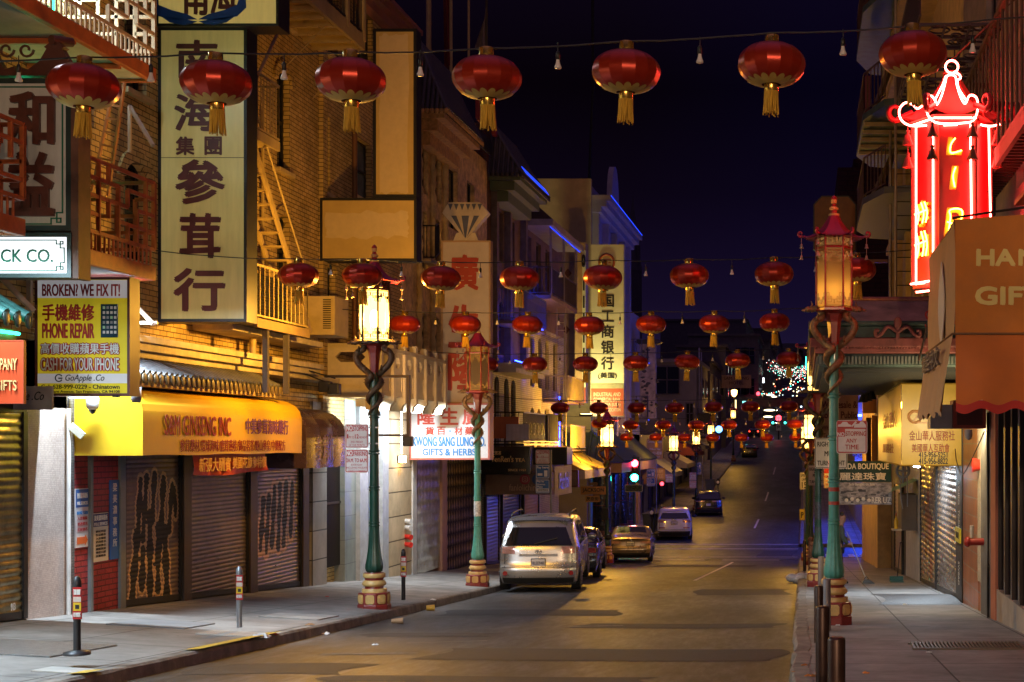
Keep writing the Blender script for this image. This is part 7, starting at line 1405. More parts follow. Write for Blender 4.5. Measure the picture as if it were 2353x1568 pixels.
# ================================================================ vehicles
TYR = M('tyre rubber', (.02, .02, .02), .8, var=.2); RIMM = M('alloy rim', (.4, .4, .42), .3, .9); CGL = M('car glass', (.012, .013, .015), .06, var=0, spec=1); PLA = M('black plastic', (.02, .02, .02), .5, var=.1); CHR = M('chrome', (.7, .7, .7), .12, 1, var=0)
TLR = M('red tail lamp', (.28, .01, .012), .15, var=.1, coat=.5); TLC = M('clear tail lamp', (.52, .30, .28), .12, .3, var=.3, vs=9, coat=.5); PLT = M('plate white', (.7, .7, .72), .4, var=.05)
def car(label, cat, loc, rz, L, Wd, H, roof, belt, paint, tail, lights, mark=None, plate='', rails=False, dark_low=.32, wr=.34, glass_y=None, rearglass=None, name='parked_car', lamp=TLR):
    T = thing(name, label, cat, (0, 0, 0), 'cars along the street'); wy = (.17*L, .80*L); hw0 = Wd/2
    rz_ = lambda y: interp(roof, y)
    def plan(y): return interp([(0, .93), (.25, .975), (.7, 1), (L-.9, 1), (L-.3, .93), (L, .78)], y)
    def sect(z): return interp([(.2, .94), (.45, .99), (.7, 1), (belt, .985), (H, .80)], z)
    hw = lambda y, z: hw0*plan(y)*sect(z)
    def zb(y):
        z = .24
        for w in wy:
            d = abs(y-w)
            if d < wr+.05: z = max(z, wr-.02+math.sqrt(max(0, (wr+.05)**2-d*d)))
        return z
    ty = lambda z: interp(tail, z)
    fade = lambda y: max(0, 1-y/1.3)**1.5
    yof = lambda y, z: y+(ty(z)+.09)*fade(y)
    ys = sorted(set([L*i/44 for i in range(45)]+[w+s*(wr+.05)*math.cos(a) for w in wy for s in (-1, 1) for a in (0, .35, .7, 1.1, 1.5)]+[.05, .12]))
    nv, nu = 10, 6; ring = []
    for y in ys:
        zt = rz_(y); z0 = min(zb(y), zt-.05); r = []
        for v in range(nv+1):
            z = lerp(z0, zt-.07, v/nv); r.append((hw(y, z), z))
        xe = hw(y, zt-.07); r += [(xe-.035, zt-.03), (xe-.10, zt-.008)]
        for u in range(1, nu): r.append((lerp(xe-.10, 0, u/nu), zt+.035*math.sin(PI/2*u/nu)))
        r.append((0, zt+.035)); full = [(-x, z) for x, z in r]+[(x, z) for x, z in reversed(r[:-1])]
        ring.append([Vector((x, yof(y, z), z)) for x, z in full])
    m = len(ring[0]); b = MB(); b.add([p for r in ring for p in r], [(i*m+k, i*m+k+1, (i+1)*m+k+1, (i+1)*m+k) for i in range(len(ys)-1) for k in range(m-1)], True)
    zt0 = rz_(0)
    ry = lambda s, z: ty(z)+.09*abs(s)**5
    rs = lambda s, z: Vector((s*(hw(0, min(z, zt0-.07))-(.0 if z < zt0-.07 else (z-zt0+.07)*.9)), ry(s, z)+0, z))
    nz = 22; zl = [lerp(zb(0), zt0-.0, j/nz) for j in range(nz+1)]
    b.grid(lambda u, v: rs(2*u-1, zl[round(v*nz)]), 18, nz, True)
    b.add([Vector((x, L+.0-.12*(z < .35), z)) for x, z in [(p.x, p.z) for p in ring[-1]]], [tuple(range(m))])
    b.part('body', paint, T)
    b = MB(); b.box(-hw0*.9, hw0*.9, .25, L-.25, .2, .3); b.part('underbody', PLA, T)
    def rpatch(nm, mat, s0, s1, z0, z1, off=.006, n=10, parent=None):      # patch lying on the rear face
        f0 = s0 if callable(s0) else (lambda z: s0); f1 = s1 if callable(s1) else (lambda z: s1); b = MB()
        b.grid(lambda u, v: (lambda z: rs(lerp(f0(z), f1(z), u), z)+Vector((0, -off, 0)))(lerp(z0, z1, v)), n, 8); return b.part(nm, mat, parent or T)
    def spatch(nm, mat, sg, y0, y1, z0, z1, off=.008, parent=None):      # patch on a flank
        f = lambda q: q if callable(q) else (lambda *_: q); Z0, Z1, Y0, Y1 = f(z0), f(z1), f(y0), f(y1); b = MB()
        def fn(u, v):
            y = lerp(Y0(v), Y1(v), u); z = lerp(Z0(y), Z1(y), v); return Vector((sg*(hw(y, z)+off), yof(y, z), z))
        b.grid(fn, 14, 8, True, sg < 0); return b.part(nm, mat, parent or T)
    # glass
    kind, zg0, zg1 = rearglass
    if kind == 'rear':
        rpatch('rear_window', CGL, lambda z: -lerp(.93, .82, (z-zg0)/(zg1-zg0)), lambda z: lerp(.93, .82, (z-zg0)/(zg1-zg0)), zg0, zg1, .012, 14)
    else:
        b = MB(); b.grid(lambda u, v: (lambda y: Vector((lerp(-1, 1, u)*(hw(y, rz_(y))-.16), yof(y, rz_(y)), rz_(y)+.012+.035*math.cos((u-.5)*PI))))(lerp(zg0, zg1, v)), 12, 8); b.part('rear_window', CGL, T)
    for sg in (-1, 1):
        for a, c in glass_y:
            spatch('side_window', CGL, sg, lambda v, a=a: a+.28*v*(1 if a < 1.6 else 0), lambda v, c=c: c-.85*v*(1 if c > 2.9 else 0), belt+.04, lambda y: max(belt+.06, rz_(y)-.13))
        for w in wy:
            b = MB(); b.tube([(sg*(hw0-.22), w, wr), (sg*(hw0-.02), w, wr)], [wr, wr], 26); b.tube([(sg*(hw0-.01), w, wr), (sg*(hw0+.005), w, wr)], [wr*.97, wr*.9], 26); o = b.part('wheel', TYR, T)
            b = MB(); b.tube([(sg*(hw0+.004), w, wr), (sg*(hw0+.010), w, wr)], [wr*.66, wr*.6], 20)
            for k in range(5): a = k*2*PI/5; b.beam((sg*(hw0+.012), w, wr), (sg*(hw0+.012), w+wr*.6*math.cos(a), wr+wr*.6*math.sin(a)), .05, .02)
            b.part('rim', RIMM, o)
        b = MB(); y = L*.66; b.ball((sg*(hw0+.13), y, belt+.08), .12, .06, .09, 12, 8); b.beam((sg*(hw0-.05), y, belt+.03), (sg*(hw0+.1), y, belt+.05), .04); b.part('mirror', paint if cat == 'minivan' else PLA, T)
        b = MB(); b.tube([(sg*(hw0-.0), L*.42, belt-.08), (sg*(hw0+.02), L*.45, belt-.075), (sg*hw0, L*.475, belt-.08)], .013, 6); b.part('door_handle', paint, T)
        for y in glass_y[0][1:]: pass
    for nm, s0, s1, z0, z1, sy in lights:
        for sg in (-1, 1):
            mt = lamp if nm == 't' else (TLR if nm == 'r' else TLC); o = rpatch('tail_lamp', mt, sg*s0, sg*s1 if not callable(s1) else s1, z0, z1, .01)
            if sy: spatch('lamp_wrap', mt, sg, 0.0, sy, lambda y: lerp(z0, (z0+z1)/2, y/sy), lambda y: z1-.02, .007, o)
    rpatch('bumper_skirt', PLA, -.97, .97, zb(0)+.0, dark_low, .007)
    b = MB()
    for z in (.60, ): b.grid(lambda u, v: rs(lerp(-.96, .96, u), z+.012*v)+Vector((0, -.004, 0)), 14, 1)
    for s in (-1, 1): b.grid(lambda u, v: rs(s*(.88+.02*u), lerp(.61, belt-.0, v))+Vector((0, -.004, 0)), 1, 8)
    b.part('panel_gap', PLA, T)
    if plate:
        zc = plate[1]; yy = ry(0, zc)-.03; b = MB(); b.box(-.155, .155, yy, yy+.02, zc-.08, zc+.08); o = b.part('licence_plate', PLT, T, .004); b = MB(); letters(b, plate[0], FRONT((0, yy, zc-.01)), .27, .075, .02, .004); b.part('lettering', M('plate ink', (.02, .04, .14), .5), o); b = MB(); b.box(-.175, .175, yy+.006, yy+.03, zc-.1, zc+.1); b.part('plate_frame', PLA, o)
    if mark:
        zc = mark[1]; yy = ry(0, zc)-.015; b = MB(); ring_ = lambda cx, rx, rz2: b.tube([(cx+rx*math.cos(a), yy, zc+rz2*math.sin(a)) for a in [k*2*PI/18 for k in range(18)]], .008, 5, True)
        if mark[0] == 'o': ring_(0, .075, .05); ring_(0, .022, .046); b.tube([(.05*math.cos(a), yy, zc+.02+.02*math.sin(a)) for a in [k*2*PI/14 for k in range(14)]], .007, 5, True)
        else: [ring_((k-1.5)*.06, .04, .04) for k in range(4)]
        b.part('emblem', CHR, T)
    if rails:
        for sg in (-1, 1): b = MB(); b.tube(smooth_path([(sg*(hw(1.5, H)-.08), y, z) for y, z in ((.75, H+.02), (.95, H+.09), (2.2, H+.10), (3.2, H+.08), (3.4, H+.02))], 4), .02, 8); b.part('roof_rail', PLA, T)
    T.location = loc; T.rotation_euler.z = R(rz); return T
SLV = M('silver car paint', (.44, .45, .46), .28, .75, var=.05, coat=.6); BRZ = M('champagne car paint', (.34, .28, .22), .28, .7, var=.05, coat=.6); DGR = M('grey car paint', (.10, .105, .12), .25, .7, var=.05, coat=.7); WHC = M('white car paint', (.66, .66, .67), .25, 0, var=.04, coat=.8); BKC = M('black car paint', (.022, .022, .026), .18, .3, var=.05, coat=.9)
vanroof = [(0, 1.70), (.5, 1.75), (1.5, 1.77), (3.1, 1.73), (3.7, 1.42), (4.2, 1.12), (4.6, 1.02), (5.08, .78)]
V = car('silver minivan with roof rails parked at the left kerb, nearest car', 'minivan', (-6.38, 34.3, g(34.5)), 5.5, 5.08, 1.93, 1.77, vanroof, 1.06, SLV, [(.24, .10), (.34, .03), (.55, 0), (.63, .03), (.66, .06), (1.05, .11), (1.14, .14), (1.62, .40), (1.70, .44), (1.8, .46)],
    [('c', .62, .97, .93, 1.10, .32)], ('o', .97), ('8LEE948', .72), True, .36, .34, [(.75, 1.75), (1.85, 2.75), (2.85, 3.9)], ('rear', 1.12, 1.55))
def vpart(b, name, mat):
    o = bpy.data.objects.new(name, b.mesh(name)); o.data.materials.append(mat); COL.objects.link(o); o.parent = V
b = MB(); b.grid(lambda u, v: Vector((lerp(-.72, .72, u), .36+.16*v, 1.70+.05*v+.02*math.cos((u-.5)*PI))), 12, 2); vpart(b, 'spoiler', SLV)
b = MB(); b.beam((-.46, .07, .90), (.46, .07, .90), .03, .05); vpart(b, 'tailgate_handle', SLV)
for sg in (-1, 1): b = MB(); b.tube([(sg*.78, .02, .47), (sg*.78, .1, .47)], .055, 14); vpart(b, 'round_reflector', TLR)
b = MB(); b.beam((-.1, .12, 1.16), (.45, .19, 1.3), .018); vpart(b, 'rear_wiper', PLA)
sedan = [(0, .98), (.06, 1.08), (.25, 1.12), (.62, 1.13), (.9, 1.2), (1.55, 1.42), (2.1, 1.45), (2.8, 1.40), (3.6, 1.05), (3.8, 1.0), (4.4, .9), (4.88, .68)]
sed_t = [(.24, .12), (.34, .04), (.55, 0), (.66, .02), (.70, .05), (.9, .06), (1.08, .02), (1.2, .02)]
car('dark grey saloon half hidden behind the silver minivan', 'car', (-7.05, 42.6, g(43)), 5, 4.88, 1.84, 1.45, sedan, .98, DGR, sed_t, [('r', .58, .98, .80, .95, .35)], None, '', False, .36, .33, [(1.25, 2.2), (2.3, 3.45)], ('top', .95, 1.55))
car('champagne saloon with dark wheels third in the left-hand line', 'car', (-7.42, 61.0, g(61)), 5, 4.88, 1.84, 1.45, sedan, .98, BRZ, sed_t, [('d', .50, .98, .82, .93, .4)], ('o', .98), ('9CRC807', .82), False, .42, .33, [(1.25, 2.2), (2.3, 3.45)], ('top', .95, 1.55), lamp=M('dark lamp', (.06, .015, .015), .2))
suv = [(0, 1.58), (.4, 1.70), (1.2, 1.74), (2.9, 1.70), (3.6, 1.30), (3.85, 1.15), (4.6, 1.06), (5.0, .8)]
suv_t = [(.24, .14), (.4, .04), (.6, 0), (.7, .03), (1.08, .08), (1.16, .10), (1.52, .34), (1.6, .36)]
car('white sport utility car with four-ring badge beyond the crossing', 'car', (-7.2, 79, g(79)), 5, 5.0, 1.97, 1.74, suv, 1.1, WHC, suv_t, [('d', .52, .98, .98, 1.13, .35), ('r', .55, .92, .66, .71, 0)], ('4', 1.14), ('TM0136', .95), True, .5, .37, [(.8, 1.7), (1.8, 2.7), (2.8, 3.7)], ('rear', 1.18, 1.5), lamp=M('dark lamp', (.06, .015, .015), .2))
car('black sport utility car parked farther up beyond the white one', 'car', (-6.66, 99, g(99)), 4, 4.7, 1.87, 1.68, [(y*.94, z*.965) for y, z in suv], 1.05, BKC, suv_t, [('d', .3, .98, .98, 1.05, .3), ('r', .55, .9, .52, .56, 0)], None, ('7XKU302', .78), True, .45, .37, [(.8, 1.7), (1.8, 2.6), (2.7, 3.5)], ('rear', 1.12, 1.42), lamp=M('dark lamp', (.06, .015, .015), .2))
car('small grey hatchback parked far up the hill by the kerb', 'car', (-6.4, 165, g(165)), 3, 4.4, 1.8, 1.5, [(y*.88, z*.86) for y, z in suv], .95, DGR, suv_t, [('r', .6, .98, .85, .95, .3)], None, ('6ABD281', .7), False, .4, .33, [(.7, 1.6), (1.7, 3.2)], ('rear', 1.0, 1.25))
HLT = dim(E('head lamp', (1, .92, .75), 20)); BLT = dim(E('brake lamp', (1, .04, .02), 12))
for i, (px, Y, dr, lab) in enumerate(((1732, 228, 1, 'dark car at the far crossing with red brake lights'), (1794, 300, -1, 'far car on the hill road facing us with its headlights on'), (1836, 330, -1, 'distant white-lit car facing us near the right lamps'), (1776, 262, -1, 'approaching car with bright lamps beyond the far crossing'), (1755, 345, 1, 'very distant car climbing the far hill'))):
    o = car(lab, 'car', (xx(px, Y), Y, g(Y)+.02), 0 if dr > 0 else 180, 4.5, 1.85, 1.6, [(y*.9, z*.92) for y, z in suv], 1.0, BKC if i % 2 == 0 else DGR, suv_t, [('r', .6, .98, .9, 1.0, .2)], None, '', False, .4, .35, [(.8, 1.7), (1.8, 3.2)], ('rear', 1.05, 1.35), name='distant_car')
    b = MB()
    for s in (-1, 1): b.ball((s*.68, 4.46 if dr < 0 else -.03, .68 if dr < 0 else .95), .13 if dr < 0 else .1, .04, .09)
    q = bpy.data.objects.new('lit_lamp', b.mesh('lit_lamp')); q.data.materials.append(HLT if dr < 0 else BLT); COL.objects.link(q); q.parent = o
# ================================================================ the sweeper
def skinned(name, pts, edges, mat, parent, lvl=2):
    me = bpy.data.meshes.new(name); me.from_pydata([Vector(p[:3]) for p in pts], edges, []); o = bpy.data.objects.new(name, me); o.data.materials.append(mat); COL.objects.link(o); o.parent = parent
    sk = o.modifiers.new('skin', 'SKIN'); sk.use_smooth_shade = True
    for i, p in enumerate(pts): r = p[3] if isinstance(p[3], tuple) else (p[3], p[3]); me.skin_vertices[0].data[i].radius = r; me.skin_vertices[0].data[i].use_root = i == 0
    s = o.modifiers.new('sub', 'SUBSURF'); s.levels = s.render_levels = lvl; return o
PX, PY = .83, 36.4; PZ_ = gr(36.4); P = thing('person', 'person in dark jacket and trousers sweeping the pavement behind the near right lamp', 'person', (PX, PY, PZ_))
SK = M('skin', (.45, .24, .17), .5, var=.1); JK = M('dark green jacket', (.055, .075, .07), .75, var=.25, vs=6); TR = M('navy trousers', (.018, .022, .035), .8, var=.25, vs=6)
# body: one continuous skinned figure, facing right, leaning a little over the broom
body = [(0, 0, .92, (.15, .12)), (0.01, 0, 1.08, (.15, .12)), (.04, 0, 1.28, (.17, .12)), (.07, 0, 1.42, (.12, .10)), (.09, 0, 1.50, (.055, .055)), (.12, 0, 1.58, (.065, .075)), (.125, 0, 1.67, (.078, .09)), (.115, 0, 1.74, (.055, .07)),
        (.07, -.19, 1.40, .062), (.13, -.24, 1.15, .048), (.27, -.16, 1.0, .036), (.07, .19, 1.40, .062), (.14, .22, 1.14, .048), (.29, .08, 1.10, .036),
        (.01, -.10, .86, .095), (.06, -.11, .48, .066), (.10, -.11, .09, .045), (.0, .10, .86, .095), (-.08, .11, .48, .066), (-.12, .11, .09, .045), (.24, -.12, .05, (.045, .035)), (.0, .11, .05, (.045, .035))]
bo = skinned('body', body, [(0, 1), (1, 2), (2, 3), (3, 4), (4, 5), (5, 6), (6, 7), (3, 8), (8, 9), (9, 10), (3, 11), (11, 12), (12, 13), (0, 14), (14, 15), (15, 16), (0, 17), (17, 18), (18, 19), (16, 20), (19, 21)], SK, P)
jk = [(0.0, 0, .86, (.18, .15)), (0.01, 0, 1.08, (.175, .145)), (.04, 0, 1.28, (.195, .145)), (.07, 0, 1.43, (.14, .12)), (.085, 0, 1.49, (.075, .075)), (.07, -.20, 1.40, .082), (.13, -.25, 1.15, .066), (.25, -.17, 1.015, .05), (.07, .20, 1.40, .082), (.14, .23, 1.14, .066), (.27, .09, 1.10, .05)]
skinned('jacket', jk, [(0, 1), (1, 2), (2, 3), (3, 4), (3, 5), (5, 6), (6, 7), (3, 8), (8, 9), (9, 10)], JK, P)
tr = [(0, 0, .95, (.155, .13)), (.01, -.10, .84, .115), (.06, -.11, .48, .086), (.10, -.11, .10, .07), (.0, .10, .84, .115), (-.08, .11, .48, .086), (-.12, .11, .10, .07)]
skinned('trousers', tr, [(0, 1), (1, 2), (2, 3), (0, 4), (4, 5), (5, 6)], TR, P)
for sy, x0 in ((-.115, .10), (.115, -.12)): skinned('shoe', [(x0-.06, sy, .045, (.045, .045)), (x0+.05, sy, .05, (.05, .045)), (x0+.17, sy, .035, (.045, .03))], [(0, 1), (1, 2)], BLK, P, 2)
skinned('hair', [(.085, 0, 1.70, (.075, .08)), (.11, 0, 1.765, (.075, .085)), (.15, 0, 1.765, (.05, .07))], [(0, 1), (1, 2)], M('black hair', (.012, .01, .01), .6), P)
skinned('nose', [(.195, 0, 1.665, .014), (.215, 0, 1.645, .016)], [(0, 1)], SK, bo, 1)
for s in (-1, 1):
    q = MB(); q.ball((.195, s*.032, 1.685), .008, .013, .009); e = bpy.data.objects.new('eye', q.mesh('eye')); e.data.materials.append(BLK); COL.objects.link(e); e.parent = bo
    skinned('ear', [(.115, s*.088, 1.70, .014), (.11, s*.094, 1.655, .012)], [(0, 1)], SK, bo, 1)
q = MB(); q.ball((.197, 0, 1.605), .006, .026, .006); e = bpy.data.objects.new('mouth', q.mesh('mouth')); e.data.materials.append(M('lips', (.3, .1, .09), .5)); COL.objects.link(e); e.parent = bo
# hands closed round the handle: palm plus four curled fingers and a thumb
b0, b1 = Vector((.72, -.16, .10)), Vector((.22, -.06, 1.32)); bd = (b1-b0).normalized()
for t, s, wr_ in ((.74, -1, (.27, -.16, 1.0)), (.83, 1, (.29, .08, 1.10))):
    c = b0.lerp(b1, t); wv = Vector(wr_); side = (wv-c); side = (side-bd*side.dot(bd)).normalized(); oth = bd.cross(side); pts = [tuple(wv)+(.026,), tuple(wv.lerp(c+side*.03, .6))+((.036, .022),), tuple(c+side*.03)+((.04, .02),)]; ed = [(0, 1), (1, 2)]
    for k in range(4):
        base = c+side*.026+bd*(.03-.02*k); n0 = len(pts); rr = .0095-.0008*(k == 3)
        ln = (.9, 1, .96, .8)[k]
        for a in (25, 80, 140, 200): a_ = R(a*ln); pts.append(tuple(c+bd*(.03-.02*k)+side*(.024*math.cos(a_))+oth*(.024*math.sin(a_)*s))+(rr,))
        ed += [(2, n0), (n0, n0+1), (n0+1, n0+2), (n0+2, n0+3)]
    n0 = len(pts)
    for a in (-30, -85, -140): a_ = R(a); pts.append(tuple(c+bd*.045+side*(.026*math.cos(a_))+oth*(.026*math.sin(a_)*s))+(.0105,))
    ed += [(1, n0), (n0, n0+1), (n0+1, n0+2)]; skinned('hand', pts, ed, SK, P, 1)
BT = thing('broom', 'long grey-handled broom with a black head held by the sweeper', 'broom', (PX+.72, PY-.16, PZ_)); off = Vector((PX, PY, PZ_))
b = MB(); b.tube([b0+off, b1+off], .013, 8); b.part('handle', M('grey broom handle', (.42, .40, .38), .4, .3), BT); b = MB(); c = b0+off; b.add([c+Vector(p) for p in ((-.06, -.05, .02), (.06, -.05, .02), (.06, .05, .02), (-.06, .05, .02), (-.13, -.07, -.09), (.22, -.07, -.09), (.22, .07, -.09), (-.13, .07, -.09))], [(3, 2, 1, 0)[::-1], (4, 5, 6, 7)[::-1], (0, 1, 5, 4)[::-1], (1, 2, 6, 5)[::-1], (2, 3, 7, 6)[::-1], (3, 0, 4, 7)[::-1]]); b.tube([c+Vector((-.05, 0, .03)), c+Vector((0, 0, .1)), c+Vector((.05, 0, .03))], .012, 6); b.part('bristle_head', BLK, BT)
# ================================================================ beyond the crossing
BANKW = M('cream bank wall', (.46, .36, .2), .8, var=.15, vs=1.5); PURW = M('purple-tinted wall', (.34, .31, .36), .8, var=.12, vs=1.5)  # mauve walls carry the purple street light in their base colour
BK = thing('bank_building', 'cream bank building beyond the crossing with diamond ornaments and blue-lit cornice', 'building', (-13, 82, g(82))); XB = -11.25
HB = [(78.5, 79.6, 7.4, 9.4), (81.5, 82.6, 7.4, 9.4), (84.5, 85.6, 7.4, 9.4), (78.5, 79.6, 2.4, 5.2), (81.5, 82.6, 2.4, 5.2), (84.5, 85.6, 2.4, 5.2), (87.5, 88.6, 2.4, 5.2)]
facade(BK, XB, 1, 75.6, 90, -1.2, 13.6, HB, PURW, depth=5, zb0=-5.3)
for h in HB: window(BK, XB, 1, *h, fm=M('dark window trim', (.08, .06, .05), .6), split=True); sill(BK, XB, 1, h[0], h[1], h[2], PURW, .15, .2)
b = MB(); b.box(-17, XB+.03, 75.3, 75.6, -1.2, 13.9); b.box(-15.2, -13.2, 75.31, 75.6, 13.9, 13.0); b.part('end_wall', BANKW, BK)
b = MB()
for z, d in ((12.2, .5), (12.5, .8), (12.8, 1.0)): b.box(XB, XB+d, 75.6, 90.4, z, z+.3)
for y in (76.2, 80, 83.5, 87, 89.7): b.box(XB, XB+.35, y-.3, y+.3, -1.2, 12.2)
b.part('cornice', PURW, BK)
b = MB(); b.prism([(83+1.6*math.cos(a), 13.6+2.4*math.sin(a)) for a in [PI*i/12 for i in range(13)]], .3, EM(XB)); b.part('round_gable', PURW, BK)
b = MB()
for px, py in ((1227, 612), (1255, 612), (1277, 758), (1301, 758), (1303, 650), (1305, 628)):
    p = W(px, py, 75.28); r = .2; b.prism([(p.x-r, p.z), (p.x, p.z-r*1.2), (p.x+r, p.z), (p.x, p.z+r*1.2)], .05, FM(75.3))
b.parts('diamond_ornament', M('brown diamond tile', (.16, .06, .025), .6), BK)
b = MB(); b.tube([(XB+1.0, 75.8, 13.1), (XB+1.0, 90.3, 13.1)], .03, 6); b.solo('led_strip', BLSF, 'blue line of light along the bank cornice', 'light strip')
b = MB(); b.tube([(XB+.4, 76.1, -.5), (XB+.4, 76.1, 9.5)], .03, 6); b.solo('led_strip', BLS, 'upright blue light line beside the tall bank sign', 'light strip')
b = MB(); b.tube([W(1345, 640, 80), W(1363, 200, 80), W(1362, 0, 80)], .09, 6); b.solo('rooftop_mast', M('black mast', (.006, .005, .006), .7), 'very tall thin dark mast standing behind the bank roof', 'mast')
# ground floor: dark glossy columns, green tiled eave
b = MB()
for y in (76.4, 79.6, 83.2, 86.8): b.lathe([(.52, -5.3), (.5, -1.7)], 20, (XB+.45, y, 0))
b.parts('dark_column', M('glossy dark granite', (.02, .028, .03), .12, var=.4, vs=5, spec=.9), BK)
b = MB()
for y in (76.4, 79.6, 83.2, 86.8): b.lathe([(.56, -5.35), (.56, -4.6)], 20, (XB+.45, y, 0)); b.lathe([(.505, -3.3), (.515, -3.27), (.505, -3.24)], 20, (XB+.45, y, 0))
b.parts('column_foot', M('maroon granite', (.12, .03, .025), .3), BK)
ORP = M('orange-lit doorway', (.5, .28, .08), .6)  # orange light painted in as the pier's base colour
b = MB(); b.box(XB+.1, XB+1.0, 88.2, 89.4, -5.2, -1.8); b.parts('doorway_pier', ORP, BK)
GTL = M('green roof tile', (.07, .085, .05), .5, var=.3)
T = thing('tiled_eave', 'broad green tiled eave round the bank corner behind the traffic light', 'eave', (-11, 80, -1)); b = MB()
b.add([(-17, 75.3, .6), (XB, 75.3, .6), (XB, 91, .6), (XB+1.9, 91, -.95), (XB+1.9, 73.9, -.95), (-17, 73.9, -.95)], [(0, 1, 4, 5), (1, 2, 3, 4), (5, 4, 1, 0), (4, 3, 2, 1)])
for i in range(14): b.tube([(-16.6+.45*i, 75.3, .63), (-16.6+.45*i, 73.9, -.92)], .09, 6)
for i in range(38): b.tube([(XB, 75.3+.42*i, .63), (XB+1.9, 74.2+.44*i, -.92)], .09, 6)
b.part('tiles', GTL, T); b = MB(); b.box(-17, XB+1.8, 74.0, 75.2, -1.5, -1.0); b.box(XB, XB+1.8, 75.2, 91, -1.5, -1.0); b.part('eave_fascia', M('pinkish fascia', (.30, .17, .12), .6), T)
b = MB(); b.tube(smooth_path([W(1390, 1052, 92), W(1410, 1078, 92), W(1445, 1096, 92), W(1478, 1106, 92)], 5), .26, 8); b.prism(PZ([(1395, 1062), (1412, 1083), (1446, 1101), (1478, 1110), (1472, 1150), (1440, 1150), (1400, 1110)], 92.3), .4, FM(92.6)); b.part('curved_gable', M('teal curved gable', (.05, .08, .085), .5), T)
# tall bank sign, doubled by a pylon
Y = 71.5; CRS = M('lit cream sign face', (.60, .57, .36), .4, var=.05); RBS = M('rust red sign face', (.30, .05, .015), .4, var=.06); OLV = M('olive band', (.25, .22, .12), .5)
T = blade('tall_blade_sign', 'very tall cream bank sign with black characters and rust-red foot', 1357, 562, 1434, 957, Y, M('cream sign frame', (.45, .40, .25), .5), CRS, .5, 2)
b = MB(); b.fbox(1358, 893, 1433, 956, Y-.02, .02); b.part('red_panel', RBS, T); b = MB(); b.fbox(1358, 882, 1433, 893, Y-.02, .02); b.part('olive_band', OLV, T)
b = MB()
for ch, q0, q1 in (('中', 638, 669), ('国', 677, 706), ('工', 714, 740), ('商', 747, 777), ('银', 783, 813), ('行', 820, 850)): flet(b, ch, 1381, q0, 1411, q1, Y-.005, .03)
flet(b, '(美国)', 1374, 857, 1417, 872, Y-.025, .02); b.part('black_lettering', BLKL, T)
b = MB(); b.tube([W(1394+17*math.cos(a), 604+19*math.sin(a), Y-.03) for a in [k*2*PI/22 for k in range(22)]], .06, 6, True)
for a in ((1385, 596, 1403, 598), (1385, 610, 1403, 612), (1393, 598, 1395, 610), (1385, 603, 1390, 605), (1398, 603, 1403, 605)): b.fbox(*a, Y-.05, .06)
b.part('round_emblem', M('rust red paint', (.32, .06, .02), .5), T)
b = MB()
for s, q0, q1 in (('INDUSTRIAL AND', 902, 911), ('COMMERCIAL BANK', 914, 923), ('OF CHINA (USA)', 926, 935), ('NATIONAL ASSOCIATION', 938, 946)): flet(b, s, 1364, q0, 1426, q1, Y-.025, .01)
b.part('cream_lettering', M('cream lettering', (.5, .36, .24), .5), T)
T = thing('sign_pylon', 'second upright cream and rust sign seen at an angle, left of the bank sign', 'sign', W(1332, 928, 72)); b = MB(); b.fbox(1321, 558, 1345, 925, 72, 1.0); b.part('box', M('tan pylon side', (.36, .22, .1), .6), T); b = MB(); b.fbox(1338, 575, 1345.4, 890, 71.97, .1); b.part('face', CRS, T); b = MB(); b.fbox(1320.6, 893, 1345.4, 926, 71.96, .1); b.part('red_foot', RBS, T); b = MB(); b.tube([W(1341+2.6*math.cos(a), 600+13*math.sin(a), 71.95) for a in [k*2*PI/16 for k in range(16)]], .05, 5, True); 
for i in range(5): b.fbox(1339.3, 640+40*i, 1343.5, 668+40*i, 71.95, .02)
b.part('lettering', BLKL, T)
T = thing('sign_lamp', 'yellow floodlight washing the bank sign and the cream wall from below', 'floodlight', W(1345, 945, 70)); b = MB(); p = W(1347, 952, 69.5); b.box(p.x-.3, p.x+.3, p.y-.2, p.y+.2, p.z-.1, p.z); b.part('housing', BLK, T); b = MB(); b.add([p+Vector(q) for q in ((-.26, -.16, .01), (.26, -.16, .01), (.26, .16, .01), (-.26, .16, .01))], [(0, 1, 2, 3)]); b.part('lens', dim(E('yellow flood lens', (1, .86, .36), 30)), T); lamp('AREA', T, p+Vector((0, .1, .05)), 330, (1, .86, .36), .5, aim(p, p+Vector((0, .45, 1))), .3)
# traffic light, one-way sign, street-name signs
X0, Y0 = -9.35, 78.6; T = thing('traffic_light', 'traffic light showing red and green at the far side of the crossing', 'traffic light', (X0, Y0, g(78))); cx = xx(1458, Y0)
b = MB(); b.tube([(cx, Y0, g(78)+.1), (cx, Y0, zz(1045, Y0))], .07, 10); b.part('pole', M('dark green post', (.02, .06, .045), .5), T)
HS = M('signal housing', (.012, .014, .013), .5, var=.1); sigr, sigg, sigo = E('red signal', (1, .03, .05), 40), E('green signal', (.03, 1, .75), 40), M('dark signal lens', (.02, .015, .01), .3)
b = MB(); b.fbox(1446, 1050, 1470, 1110, Y0-.35, .3); b.part('housing', HS, T, .03)
for py, mt in ((1065, sigr), (1098, sigg), (1081.5, sigo)):
    p = W(1458, py, Y0-.37); b = MB(); b.ball(p, .20 if mt is not sigo else .12, .05, .20 if mt is not sigo else .12, 18, 8); o = b.part('signal_lamp', mt, T); b = MB(); b.grid(lambda u, v: p+Vector((.23*math.cos(PI*u), .05-.3*v, .23*math.sin(PI*u))), 12, 2); b.part('visor', HS, o)
